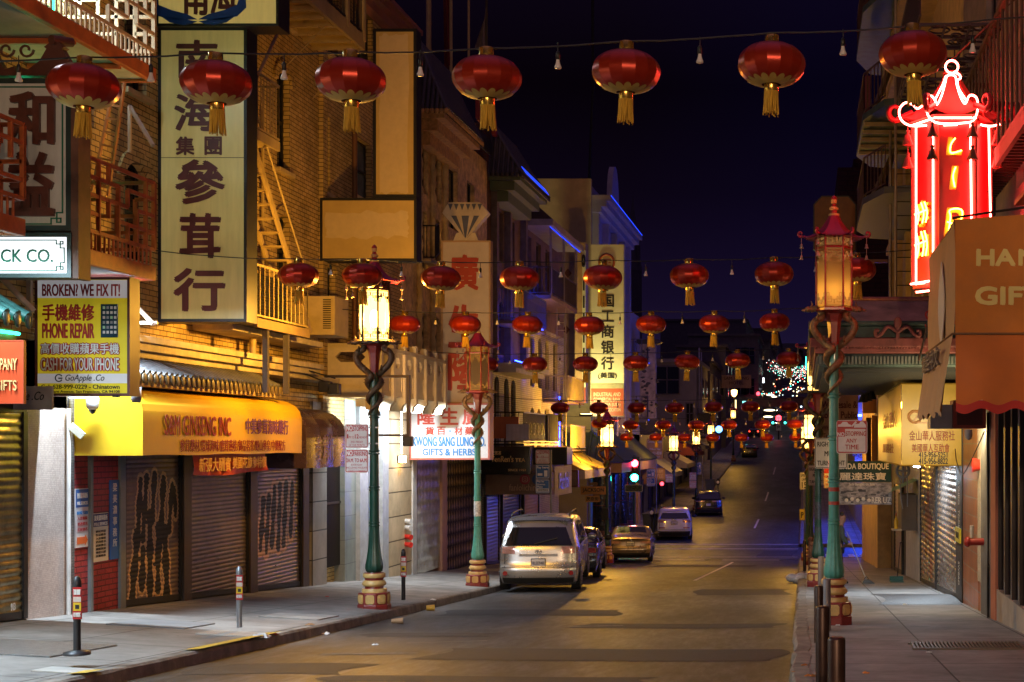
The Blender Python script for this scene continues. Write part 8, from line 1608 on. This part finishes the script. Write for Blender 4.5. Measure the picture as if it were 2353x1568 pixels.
T = post_sign('black and white ONE WAY arrow sign under the traffic light', 1436, 1114, 1477, 1131, 78.1, [('ONE WAY', .12, .32, .68, .72, BLKL, .02)], face=M('dark sign plate', (.03, .05, .05), .5), edge=WHL)
b = MB(); b.prism(PZ([(1438, 1118), (1466, 1118), (1466, 1115.5), (1475.5, 1122.5), (1466, 1129.5), (1466, 1127), (1438, 1127)], 78.1), .006, FM(78.094)); b.part('white_arrow', WHL, T)
for c in T.children:
    if c.name.startswith('lettering'): c.location.y = -.012
Y = 57.6
def plate(label, p0, q0, p1, q1, Y, s, fm, lm, nm='street_name_sign'):
    T = thing(nm, label, 'street sign', W((p0+p1)/2, q1, Y)); b = MB(); b.fbox(p0, q0, p1, q1, Y, .03); b.part('plate', fm, T, .008); b = MB(); flet(b, s, lerp(p0, p1, .07), lerp(q0, q1, .2), lerp(p0, p1, .93), lerp(q0, q1, .8), Y-.002, .03, .004); b.part('lettering', lm, T)
TAN2 = M('tan street sign', (.40, .22, .07), .5)
plate('tan street-name sign reading JACKSON', 1334, 1118, 1392, 1137, Y, 'JACKSON', M('dark tan street sign', (.36, .19, .06), .5), BLKL); plate('small tan sign of Chinese characters below the JACKSON sign', 1345, 1139, 1378, 1154, Y, '昃臣街', TAN2, BLKL); plate('tiny 700 block number plate above the JACKSON sign', 1355, 1109, 1372, 1116, Y, '<700', M('dark tan street sign', (.20, .10, .03), .5), BLKL)
b = MB(); b.fbox(1381, 1168, 1398, 1195, 57.7, .25); b.solo('signal_box', HS, 'black pedestrian signal box on the lamp post below the JACKSON sign', 'signal box', bevel=.02)
PAYB = M('pay sign blue', (.01, .10, .32), .35, var=.06)
def pay(p, q, Y, sc=1.0, lab='', pole=True):
    w = 32*sc; h = 32*sc; g_ = 34*sc
    post_sign('white no-stopping sign above the blue %s pay signs' % lab, p, q, p+w, q+h, Y, NSL, extra=[(.04, .03, .33, .30, REDB)]) if lab == 'near' else None
    if lab != 'near': q -= g_
    post_sign('blue Pay here sign of the %s parking post' % lab, p, q+g_, p+w, q+g_+h, Y, [('Pay here', .08, .12, .92, .33, WHL, .03)], face=PAYB, edge=WHL, extra=[(.14, .62, .48, .8, WHL), (.6, .42, .84, .86, WHL)])
    post_sign('blue Pay by License Plate sign of the %s parking post' % lab, p, q+2*g_, p+w, q+2*g_+h, Y, [('Pay by', .1, .08, .6, .24, WHL, .03), ('License', .1, .28, .68, .42, WHL, .03), ('Plate', .1, .46, .5, .60, WHL, .03), ('44409003', .12, .68, .88, .84, BLKL, .03)], face=PAYB, edge=WHL, extra=[(.07, .65, .93, .88, WHL)])
    if pole: b = MB(); x = xx(p+w+3, Y+.05); z0 = gl(Y, x); b.tube([(x, Y+.06, z0), (x, Y+.06, zz(q, Y))], .03, 8); b.solo('sign_post', M('grey sign post', (.2, .2, .2), .4, .6), 'thin grey post carrying the %s blue pay signs' % lab, 'post')
pay(1231, 1034, 44.5, 1, 'near'); pay(1486, 1078, 84, .6, 'middle'); pay(1598, 1063, 104, .42, 'far'); 
post_sign('small no-stopping sign on the lit lamp beyond the crossing', 1529, 1090, 1546, 1109, 84.5, NSL, extra=[(.04, .03, .33, .30, REDB)])
post_sign('small pair-topping no-stopping sign by the blue-lit lamp pole', 1584, 1086, 1600, 1104, 102.5, NSL, extra=[(.04, .03, .33, .30, REDB)])
post_sign('small street-cleaning sign below it by the blue-lit lamp pole', 1584, 1105, 1600, 1122, 102.5, NPL, extra=[(.04, .03, .33, .29, REDB)])
# low shop row after the bank
FS = thing('low_shop_row', 'low dark row of shops with awnings between the bank and the mauve building', 'building', (-13, 112, g(112)))
b = MB(); b.box(-16, -11, 91, 139, -5.4, .6); b.part('wall', M('dull shop wall', (.12, .10, .11), .7, var=.3), FS)
for y0, y1, z0, z1, x, mt, nm in ((93, 99, -2.6, -1.3, -9.6, M('orange shop awning', (.45, .2, .03), .5), 'awning'), (101, 110, -2.4, -1.0, -9.4, M('grey blue awning', (.22, .22, .28), .5), 'awning'), (112, 120, -1.9, -.6, -9.2, M('pale fascia', (.36, .31, .26), .6), 'awning'), (122, 130, -1.0, .2, -9.1, M('maroon awning', (.2, .03, .04), .5), 'awning'), (131, 138, -.5, .8, -9.1, M('grey awning', (.2, .19, .2), .5), 'awning')):
    b = MB(); b.add([(-11, y0, z1), (-11, y1, z1), (x, y1, z0+.35), (x, y0, z0+.35), (x, y0, z0), (x, y1, z0), (-11, y0, z0), (-11, y1, z0)], [(0, 1, 2, 3)[::-1], (3, 2, 5, 4)[::-1], (0, 3, 4, 6), (1, 7, 5, 2)]); b.part(nm, mt, FS)
for i, y in enumerate((92, 97, 103, 108, 114, 120, 127, 133)): shutter('shop_shutter', -10.95, 1, y, y+3.2, lambda y: g(y)+.15, g(y)+2.5, [M('blue-grey shutter', (.16, .17, .2), .4, .6)], None, None, pitch=.16, nu=4, parent=FS)
T = blade('shop_sign', 'small board sign reading COFFEE with a phone-number board above it', 1476, 1076, 1528, 1102, 88, M('brown board', (.22, .12, .05), .6), M('brown board', (.22, .12, .05), .6), .2, 1); b = MB(); flet(b, 'COFFEE', 1490, 1090, 1524, 1099, 88, .03); flet(b, '咖啡餅', 1490, 1079, 1524, 1088, 88, .02); b.part('lettering', M('tan lettering', (.40, .27, .19), .5), T)
T = blade('shop_sign', 'warm-lit estate board with a telephone number beside the lit lamp', 1486, 1008, 1523, 1056, 96, M('warm board', (.5, .3, .12), .6), M('warm board', (.5, .3, .12), .6), .2, 1); b = MB(); flet(b, 'Commercial Lease', 1488, 1012, 1521, 1018, 96, .02); flet(b, 'Wilson Yee', 1492, 1030, 1517, 1035, 96, .02); flet(b, '415-821-8218', 1489, 1038, 1520, 1045, 96, .04); flet(b, 'HOGAN VEST', 1494, 1048, 1516, 1054, 96, .01); b.part('lettering', WHL, T)
# two-storey piece with blue-edged balconies right after the bank, weathered pagoda sign
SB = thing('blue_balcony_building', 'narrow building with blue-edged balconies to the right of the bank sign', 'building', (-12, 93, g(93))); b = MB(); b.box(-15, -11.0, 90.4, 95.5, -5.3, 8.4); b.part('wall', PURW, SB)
for z in (1.6, 5.2):
    b = MB(); b.box(-11, -9.9, 90.6, 95.3, z-.25, z); b.part('balcony_slab', M('dark balcony', (.08, .07, .1), .6), SB); b = MB(); railing(b, [(-11, 90.6, z), (-9.95, 90.6, z), (-9.95, 95.3, z)], 1.4, 3, .03); b.part('railing', M('dark balcony', (.08, .07, .1), .6), SB); b = MB(); b.tube([(-9.88, 90.6, z-.1), (-9.88, 95.3, z-.1)], .035, 6); b.part('blue_light', BLSF, SB)
T = thing('pagoda_sign', 'tall weathered cream sign column with curled ends and peeled black patches', 'sign', W(1488, 985, 91)); Y = 91; b = MB(); b.fbox(1470, 790, 1506, 965, Y, .7); b.part('board', M('weathered cream board', (.28, .22, .16), .7, var=.5, vs=2), T); b = MB()
for q in (782, 966): b.prism(PZ([(1458, q+4), (1464, q-2), (1514, q-2), (1520, q+4), (1510, q+9), (1468, q+9)], Y-.1), .9, FM(Y+.8))
for q in (870, 905, 925): b.prism(PZ([(1506, q), (1514, q+8), (1506, q+10)], Y), .3, FM(Y+.4))
b.prism(PZ([(1466, 975), (1512, 975), (1492, 992), (1486, 992)], Y), .6, FM(Y+.6)); b.part('dark_trim', M('near black trim', (.03, .024, .022), .6), T)
b = MB(); r2 = random.Random(11)
for i in range(26): px, py = r2.uniform(1474, 1498), r2.uniform(800, 955); b.prism(PZ([(px+r2.uniform(2, 7)*math.cos(a), py+r2.uniform(1, 5)*math.sin(a)) for a in [k*2*PI/7 for k in range(7)]], Y), .02, FM(Y-.002+.0003*i))
b.parts('peeled_patch', M('near black trim', (.03, .024, .022), .6), T)
# far buildings, left then right
def block(label, x0, x1, y0, y1, zt, mat, wins=(), X=None, cols=0, name='far_building', trim=None):
    T = thing(name, label, 'building', ((x0+x1)/2, (y0+y1)/2, g(y0))); b = MB(); b.box(x0, x1, y0, y1, g(min(y0, y1))-6, zt); b.box(x0-.15, x1+.25, y0-.2, y1+.2, zt, zt+.35); b.part('wall', mat, T)
    for (a, z, w, h) in wins:                                    # windows in the end wall facing the camera
        b = MB(); b.box(a-w/2-.12, a+w/2+.12, y0-.1, y0-.001, z-.12, z+h+.12); o = b.part('window', trim or M('mauve window trim', (.2, .18, .24), .7), T); b = MB(); b.box(a-w/2, a+w/2, y0-.13, y0-.1, z, z+h); b.part('pane', GLASS, o); b = MB(); b.box(a-.04, a+.04, y0-.15, y0-.13, z, z+h); b.box(a-w/2, a+w/2, y0-.15, y0-.13, z+h*.5, z+h*.5+.08); b.part('sash', trim or M('mauve window trim', (.2, .18, .24), .7), o)
    for k in range(cols):                                       # windows along the street front
        y = lerp(y0, y1, (k+.5)/cols); sg = 1 if x1 < 0 else -1; xf_ = x1 if sg > 0 else x0
        for z in [zt-3.2*j-3 for j in range(int(max(1, (zt-g(y)-4)/3.2)))]:
            b = MB(); a, c = sorted((xf_+sg*.002, xf_+sg*.12)); b.box(a, c, y-.8, y+.8, z-.1, z+1.8); o = b.part('window', trim or M('mauve window trim', (.2, .18, .24), .7), T); b = MB(); a, c = sorted((xf_+sg*.12, xf_+sg*.14)); b.box(a, c, y-.65, y+.65, z+.05, z+1.65); b.part('pane', GLASS, o)
    return T
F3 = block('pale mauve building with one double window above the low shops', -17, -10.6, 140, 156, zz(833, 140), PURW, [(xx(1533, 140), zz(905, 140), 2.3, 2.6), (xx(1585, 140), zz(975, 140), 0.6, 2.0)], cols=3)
b = MB(); b.tube([(-10.4, 141, 3), (-10.4, 141, 9.4), (-10.4, 144, 9.4), (-10.4, 144, 3)], .07, 6); b.box(-10.6, -9.6, 144, 150, 2.9, 3.1); b.part('roof_ladder', M('pale purple iron', (.4, .38, .5), .5), F3); b = MB(); railing(b, [(-9.65, 144, 3.1), (-9.65, 150, 3.1)], 1.3, 2, .03); b.part('balcony_rail', M('pale purple iron', (.4, .38, .5), .5), F3)
GF = M('far grey front', (.20, .18, .17), .8, var=.2, vs=1)
block('dark narrow building behind the mauve one with street windows', -16, -10.4, 157, 178, zz(835, 160), M('far dark front', (.13, .11, .13), .8), cols=3); block('taller grey hotel building before the far crossing', -16, -9.9, 179, 203, zz(800, 180), GF, [(xx(1668, 179)-1, 6, 1.4, 2.4)], cols=3)
block('pale corner building with cornice just beyond the far crossing', -19, -7.6, 234, 256, zz(772, 234), M('far pale front', (.26, .24, .22), .8), [(xx(1702, 234), 13, 1.6, 2.6), (xx(1722, 234), 13, 1.6, 2.6), (xx(1702, 234), 8, 1.6, 2.6), (xx(1722, 234), 8, 1.6, 2.6)], cols=3)
block('tall dim tower end behind the pale corner building', -26, -10.5, 258, 290, zz(738, 258), M('far dim front', (.16, .15, .16), .8), cols=0)
block('far brownish row on the left of the hill road', -18, -7.2, 292, 350, 21, M('far brown front', (.16, .13, .12), .8), cols=6); block('farther dark row on the left up the hill', -20, -6.8, 352, 430, 28, M('far dark front', (.13, .11, .13), .8), cols=6)
T = thing('led_strip', 'long blue light strip on the right-hand row beyond the crossing', 'light strip', (3.1, 80, -2)); b = MB(); b.tube([(3.1, 75.8, -4.2), (3.1, 75.8, 3.5)], .06, 6); b.tube([(2.95, 76, -1.5), (2.95, 92, -1.2)], .06, 6); b.tube([(2.95, 76, 1.5), (2.95, 92, 1.8)], .06, 6); b.part('tube', E('strong blue led', (.03, .08, 1), 55), T)  # horizontal runs added to throw more blue on road and cars
block('right-hand row beyond the crossing, mostly hidden by lamp posts', 3.2, 14, 76, 118, 5.5, M('far right front', (.22, .2, .2), .8), cols=6); block('second right-hand row toward the far crossing', 3.2, 14, 142, 203, 8.5, GF, cols=6); block('right-hand row up the far hill', 3.0, 16, 234, 420, 17, M('far brown front', (.16, .13, .12), .8), cols=8)
b = MB(); b.lathe([(1.9, 0), (1.9, 22)], 8, (-36, 300, 14), sm=False); b.lathe([(2.0, 22), (1.4, 26), (.02, 38)], 8, (-36, 300, 14), sm=False)
for k in range(4): b.lathe([(.3, 22), (.25, 27), (.01, 29)], 6, (-36+1.7*math.cos(k*PI/2+.8), 300+1.7*math.sin(k*PI/2+.8), 14), sm=False)
b.solo('church_spire', M('far spire stone', (.12, .11, .12), .8), 'dim pointed church spire just right of the bank sign', 'church tower')
# far hill and trees at the end of the road
HILL = M('dark hill', (.02, .022, .018), .9); b = MB(); b.grid(lambda u, v: Vector((lerp(-160, 160, u), lerp(430, 640, v), 17+v*26*math.exp(-((u-.5)*3.2)**2)+2*math.sin(17*u)*v)), 40, 8); b.solo('hill', HILL, kind='structure')
b = MB(); b.box(3.35, 4.3, 900, 901, -5, 0); 
b = MB(); r2 = random.Random(12)
for i in range(1500):
    a = r2.random()*2*PI; x = -14+r2.gauss(0, 9); y = 470+r2.uniform(0, 40); z = 24+(y-470)*.12+r2.random()*5; s = r2.uniform(.2, .5); d = Vector((r2.gauss(0, 1), r2.gauss(0, 1), r2.gauss(0, 1))).normalized(); p = d.orthogonal().normalized(); q = d.cross(p); c = Vector((x, y, z)); b.add([c-p*s-q*s, c+p*s-q*s, c+p*s+q*s, c-p*s+q*s], [(0, 1, 2, 3)])
b.solo('far_trees', M('dark foliage', (.03, .04, .02), .8), kind='stuff')
# festive lights far up the road, strung in swags
for nm, col, k in (('white', (1, .95, .9), 0), ('red', (1, .08, .05), 1), ('teal', (.05, 1, .75), 2)):
    b = MB(); r2 = random.Random(20+k)
    for j in range(9):
        Y = 268+11*j; xa, xb = -7.4, 2.6; n = 34
        for i in range(n):
            if i % 3 != k and not (k == 0 and r2.random() < .35): continue
            t = (i+r2.random()*.7)/n; z = zz(838, 268)+(Y-268)*.125*.42-1.6*math.sin(PI*t)+r2.uniform(-1.2, 1.2); b.ball((lerp(xa, xb, t), Y, z), .05, n=6, m=4)
    b.solo('festive_lights', dim(E('festive '+nm, col, 5.5)), 'thick swag of tiny %s festive lights hung over the far hill road' % nm, kind='stuff')
for nm, col, off_ in (('white', (1, .9, .8), 0), ('red', (1, .1, .06), 1), ('teal', (.05, 1, .8), 2)):
    b = MB()
    for i in range(30):
        if i % 3 == off_: t = i/29; Y = 236; b.ball((lerp(xx(1690, Y), xx(1850, Y), t), Y, lerp(zz(890, Y), zz(868, Y), t)-1.8*math.sin(PI*t)), .08, n=6, m=4)
    b.solo('light_chain', dim(E('festive '+nm, col, 5.5)), 'single drooping chain of spaced %s bulbs below the thick swag of lights' % nm, 'light chain')
for px, q0, q1, Y, col, lab in ((1745, 812, 846, 250, 'teal', 'upright green light bar left of the far festive lights'), (1704, 820, 875, 245, 'red', 'upright red light bar on the far left buildings'), (1852, 820, 850, 255, 'teal', 'upright green light bar at the right end of the far festive lights')):
    b = MB(); b.tube([W(px, q0, Y), W(px, q1, Y)], .09, 6); b.solo('light_bar', MATS['festive '+col], lab, 'light bar')
# far street lights, signals, signs and bright shop windows
SO = dim(E('far street light', (1, .55, .15), 12)); WW = dim(E('far white light', (.85, .95, 1), 4)); FR_ = dim(E('far red signal', (1, .04, .06), 8)); FG_ = dim(E('far teal signal', (.05, 1, .75), 6)); YW = dim(E('lit shop window', (1, .8, .35), 2.2)); CW = dim(E('cyan shop window', (.3, .9, .9), 2))
def spot(name, px, py, Y, r, mt, label, cat): b = MB(); b.ball(W(px, py, Y), r, r*.5, r, 12, 8); return b.solo(name, mt, label, cat)
T = thing('street_light', 'tall far street light glowing orange above the farthest left dragon lamp', 'street light', W(1687, 985, 160)); b = MB(); b.lathe([(.12, 0), (.3, .3), (.34, .7), (.1, .8)], 12, W(1687, 912, 160)); b.part('globe', SO, T); b = MB(); b.tube([W(1687, 912, 160), W(1687, 985, 160)], .09, 8); b.part('pole', BLK, T)
for i, (px, py, Y, r, mt, lab) in enumerate(((1789, 961, 205, .42, FR_, 'round red far traffic signal beside the arrow sign'), (1776, 972, 206, .16, FG_, 'teal pedestrian glow left of the far red signal'), (1804, 972, 206, .16, FG_, 'teal pedestrian glow right of the far red signal'), (1521, 1112, 90, .12, FR_, 'small red lamp over the shops by the lit lamp post'), (1652, 987, 165, .4, dim(E('blue lamp', (.1, .3, 1), 8)), 'small blue lamp at the pavement far up the left side'), (1742, 905, 232, .3, FR_, 'red light high over the far crossing'))):
    spot('signal_light', px, py, Y, r, mt, lab, 'signal light')
post_sign('small white arrow plate under the far red signal', 1783, 975, 1795, 990, 204.5, [('r>', .25, .2, .75, .7, BLKL, .05)], edge=BLKL)
b = MB(); b.tube([W(1789, 950, 205.3), (xx(1789, 205.3), 205.3, g(205))], .1, 8); b.solo('signal_post', HS, 'dark post of the far red traffic signal', 'post')
for i, (px0, q0, px1, q1, Y, mt, lab) in enumerate(((1682, 918, 1692, 940, 200, YW, 'tall yellow lit window by the far left kerb'), (1706, 922, 1714, 935, 203, CW, 'small cyan lit window at the far crossing'), (1735, 862, 1745, 885, 262, WW, 'white lit shop sign on the far left row'), (1748, 868, 1756, 880, 275, WW, 'second white lit sign on the far left row'), (1720, 865, 1728, 880, 250, FR_, 'red lit shop sign on the far left row'))):
    b = MB(); b.fbox(px0, q0, px1, q1, Y, .3); b.solo('lit_window', mt, lab, 'lit window')
for i, (px, py, Y, w) in enumerate(((1770, 908, 280, 1.6), (1779, 912, 300, 1.2), (1768, 943, 225, 1.8), (1765, 958, 222, 1.5), (1775, 930, 235, 1.4))):
    b = MB(); b.ball(W(px, py, Y), w*.5, .2, .16, 12, 6); b.solo('road_lamp_glow', dim(E('far headlight glow', (1, .82, .5), 4)), 'small yellowish far lamp among the distant traffic', 'lamp', 'yellowish lamps in the distant traffic')
for nm, col, k, n in (('warm', (1, .72, .35), 3, 70), ('cool', (.7, .9, 1), 4, 36), ('reddish', (1, .15, .08), 5, 22)):
    b = MB(); r2 = random.Random(30+k)
    for i in range(n): Y = r2.uniform(235, 420); b.ball(W(r2.uniform(1690, 1852), r2.gauss(895, 26), Y), r2.uniform(.06, .16), n=6, m=4)
    b.solo('hillside_lights', dim(E('far lights '+nm, col, 5)), 'scattered tiny %s lights of windows and lamps over the far hill' % nm, kind='stuff')
T = blade('hotel_sign', 'pinkish hotel board with dark capitals on the far left row', 1658, 862, 1726, 892, 178, M('pink hotel board', (.48, .29, .22), .6), M('pink hotel board', (.48, .29, .22), .6), .3, 1); b = MB(); flet(b, 'SAM WONG\nHOTEL', 1663, 866, 1721, 884, 178, .02); b.part('lettering', BRN2, T)
T = blade('shop_sign', 'dark blue upright boutique sign with pale curly letters', 1604, 950, 1642, 1008, 136, M('dark blue board', (.02, .018, .035), .5), M('dark blue board', (.02, .018, .035), .5), .3, 1); b = MB(); flet(b, 'DeeDee', 1607, 995, 1640, 1003, 136, .02); b.part('lettering', M('pale mauve letters', (.3, .26, .34), .5), T)
b = MB(); b.grid(lambda u, v: W(lerp(1695, 1850, u), lerp(912, 932, v)+3*math.sin(PI*u), 206)+Vector((0, .2*math.sin(20*u), 0)), 40, 4); b.solo('street_banner', M('tan street banner', (.25, .16, .12), .7), 'wide tan cloth banner strung across the road at the far crossing', 'banner')
for px, Y, h, lab in ((1494, 82, 1.1, 'blue-grey wheeled bin left of the white car'), (1632, 118, 1.1, 'dark wheeled bin on the far left pavement')):
    x = xx(px, Y); z = g(Y)+.13; b = MB(); b.add([(x-.3, Y-.35, z), (x+.3, Y-.35, z), (x+.3, Y+.35, z), (x-.3, Y+.35, z), (x-.4, Y-.42, z+h), (x+.4, Y-.42, z+h), (x+.4, Y+.42, z+h), (x-.4, Y+.42, z+h)], [(3, 2, 1, 0), (4, 5, 6, 7), (0, 1, 5, 4), (1, 2, 6, 5), (2, 3, 7, 6), (3, 0, 4, 7)]); T = thing('wheeled_bin', lab, 'bin', (x, Y, z)); b.part('bin_body', M('blue grey bin', (.07, .09, .13), .5), T); b = MB(); b.box(x-.43, x+.43, Y-.46, Y+.46, z+h, z+h+.08); b.part('lid', M('blue grey bin', (.07, .09, .13), .5), T)
for px, Y, lab in ((1498, 80, 'dark parking meter with a P disc left of the white car'), (1650, 112, 'dark parking pay post up the left pavement')):
    x = xx(px, Y); z = g(Y)+.13; T = thing('parking_meter', lab, 'parking meter', (x, Y, z)); b = MB(); b.tube([(x, Y, z), (x, Y, z+1.1)], .04, 8); b.parts('post', BLK, T); b = MB(); b.lathe([(.1, 1.1), (.14, 1.25), (.14, 1.5), (.08, 1.6), (.01, 1.64)], 12, (x, Y, z)); b.part('head', BLK, T); b = MB(); b.prism([(.11*math.cos(a), .11*math.sin(a)) for a in [k*2*PI/16 for k in range(16)]], .01, FRONT((x, Y-.15, z+1.35))); b.part('disc', WHL, T)
# ================================================================ near meter posts on the left pavement
def meter(px, qt, qb, Y, postm, label, base=False):
    T = thing('meter_post', label, 'meter post', W(px, qb, Y)); x = xx(px, Y); z0 = zz(qb, Y); z1 = zz(qt, Y); b = MB(); r = .036; b.lathe([(r, z0), (r, z1-.14), (r*1.15, z1-.13), (r*1.15, z1-.06), (r*.9, z1-.02), (r*.4, z1)], 14, (x, Y, 0))
    if base: b.lathe([(.13, z0), (.13, z0+.03), (.05, z0+.05)], 16, (x, Y, 0))
    b.part('post', postm, T); w = 11.5*(.5 if qb < 1400 else 1)+ (5 if qb < 1400 else 0); 
    sc = (qb-qt)/188; w = 21*sc; h = 76*sc*1.0; q0 = qt+27*sc; p0, p1 = px-w/2, px+w/2; b = MB(); b.fbox(p0, q0, p1, q0+h, Y-.05, .012); o = b.part('tow_plate', M('meter plate red', (.42, .02, .02), .35, var=.08), T); fr = lambda a, c, m, nm: (lambda b: (b.fbox(p0+1.2*sc, q0+h*a, p1-1.2*sc, q0+h*c, Y-.053, .004), b.part(nm, m, o)))(MB())
    fr(.30, .46, M('pale plate band', (.6, .5, .42), .4), 'pale_band'); fr(.48, .74, M('yellow plate band', (.62, .42, .02), .4), 'yellow_band'); b = MB(); b.fbox(px-w*.22, q0+h*.55, px+w*.22, q0+h*.68, Y-.056, .004); b.part('meter_icon', BLKL, o); b = MB(); flet(b, 'TOW AWAY', p0+w*.1, q0+h*.06, p1-w*.1, q0+h*.24, Y-.053, .03, .003); flet(b, 'NO PARKING', p0+w*.1, q0+h*.79, p1-w*.1, q0+h*.93, Y-.053, .02, .003); b.part('lettering', WHL, o)
    return T
MPD = M('dark meter post', (.05, .05, .055), .4, .5); MPS = M('galvanised meter post', (.36, .38, .42), .35, .7)
meter(177, 1324, 1505, 14.6, MPD, 'dark short meter post with a red and yellow plate at the lower left', True); meter(550, 1302, 1442, 19.3, MPS, 'silver short meter post with a red and yellow plate before the shutters'); meter(927, 1262, 1379, 25.6, MPD, 'dark thin meter post with a red plate right of the big green lamp')
b = MB(); b.lathe([(.035, 0), (.03, .12), (.012, .16), (.012, .2)], 12, W(1183, 1332, 31));
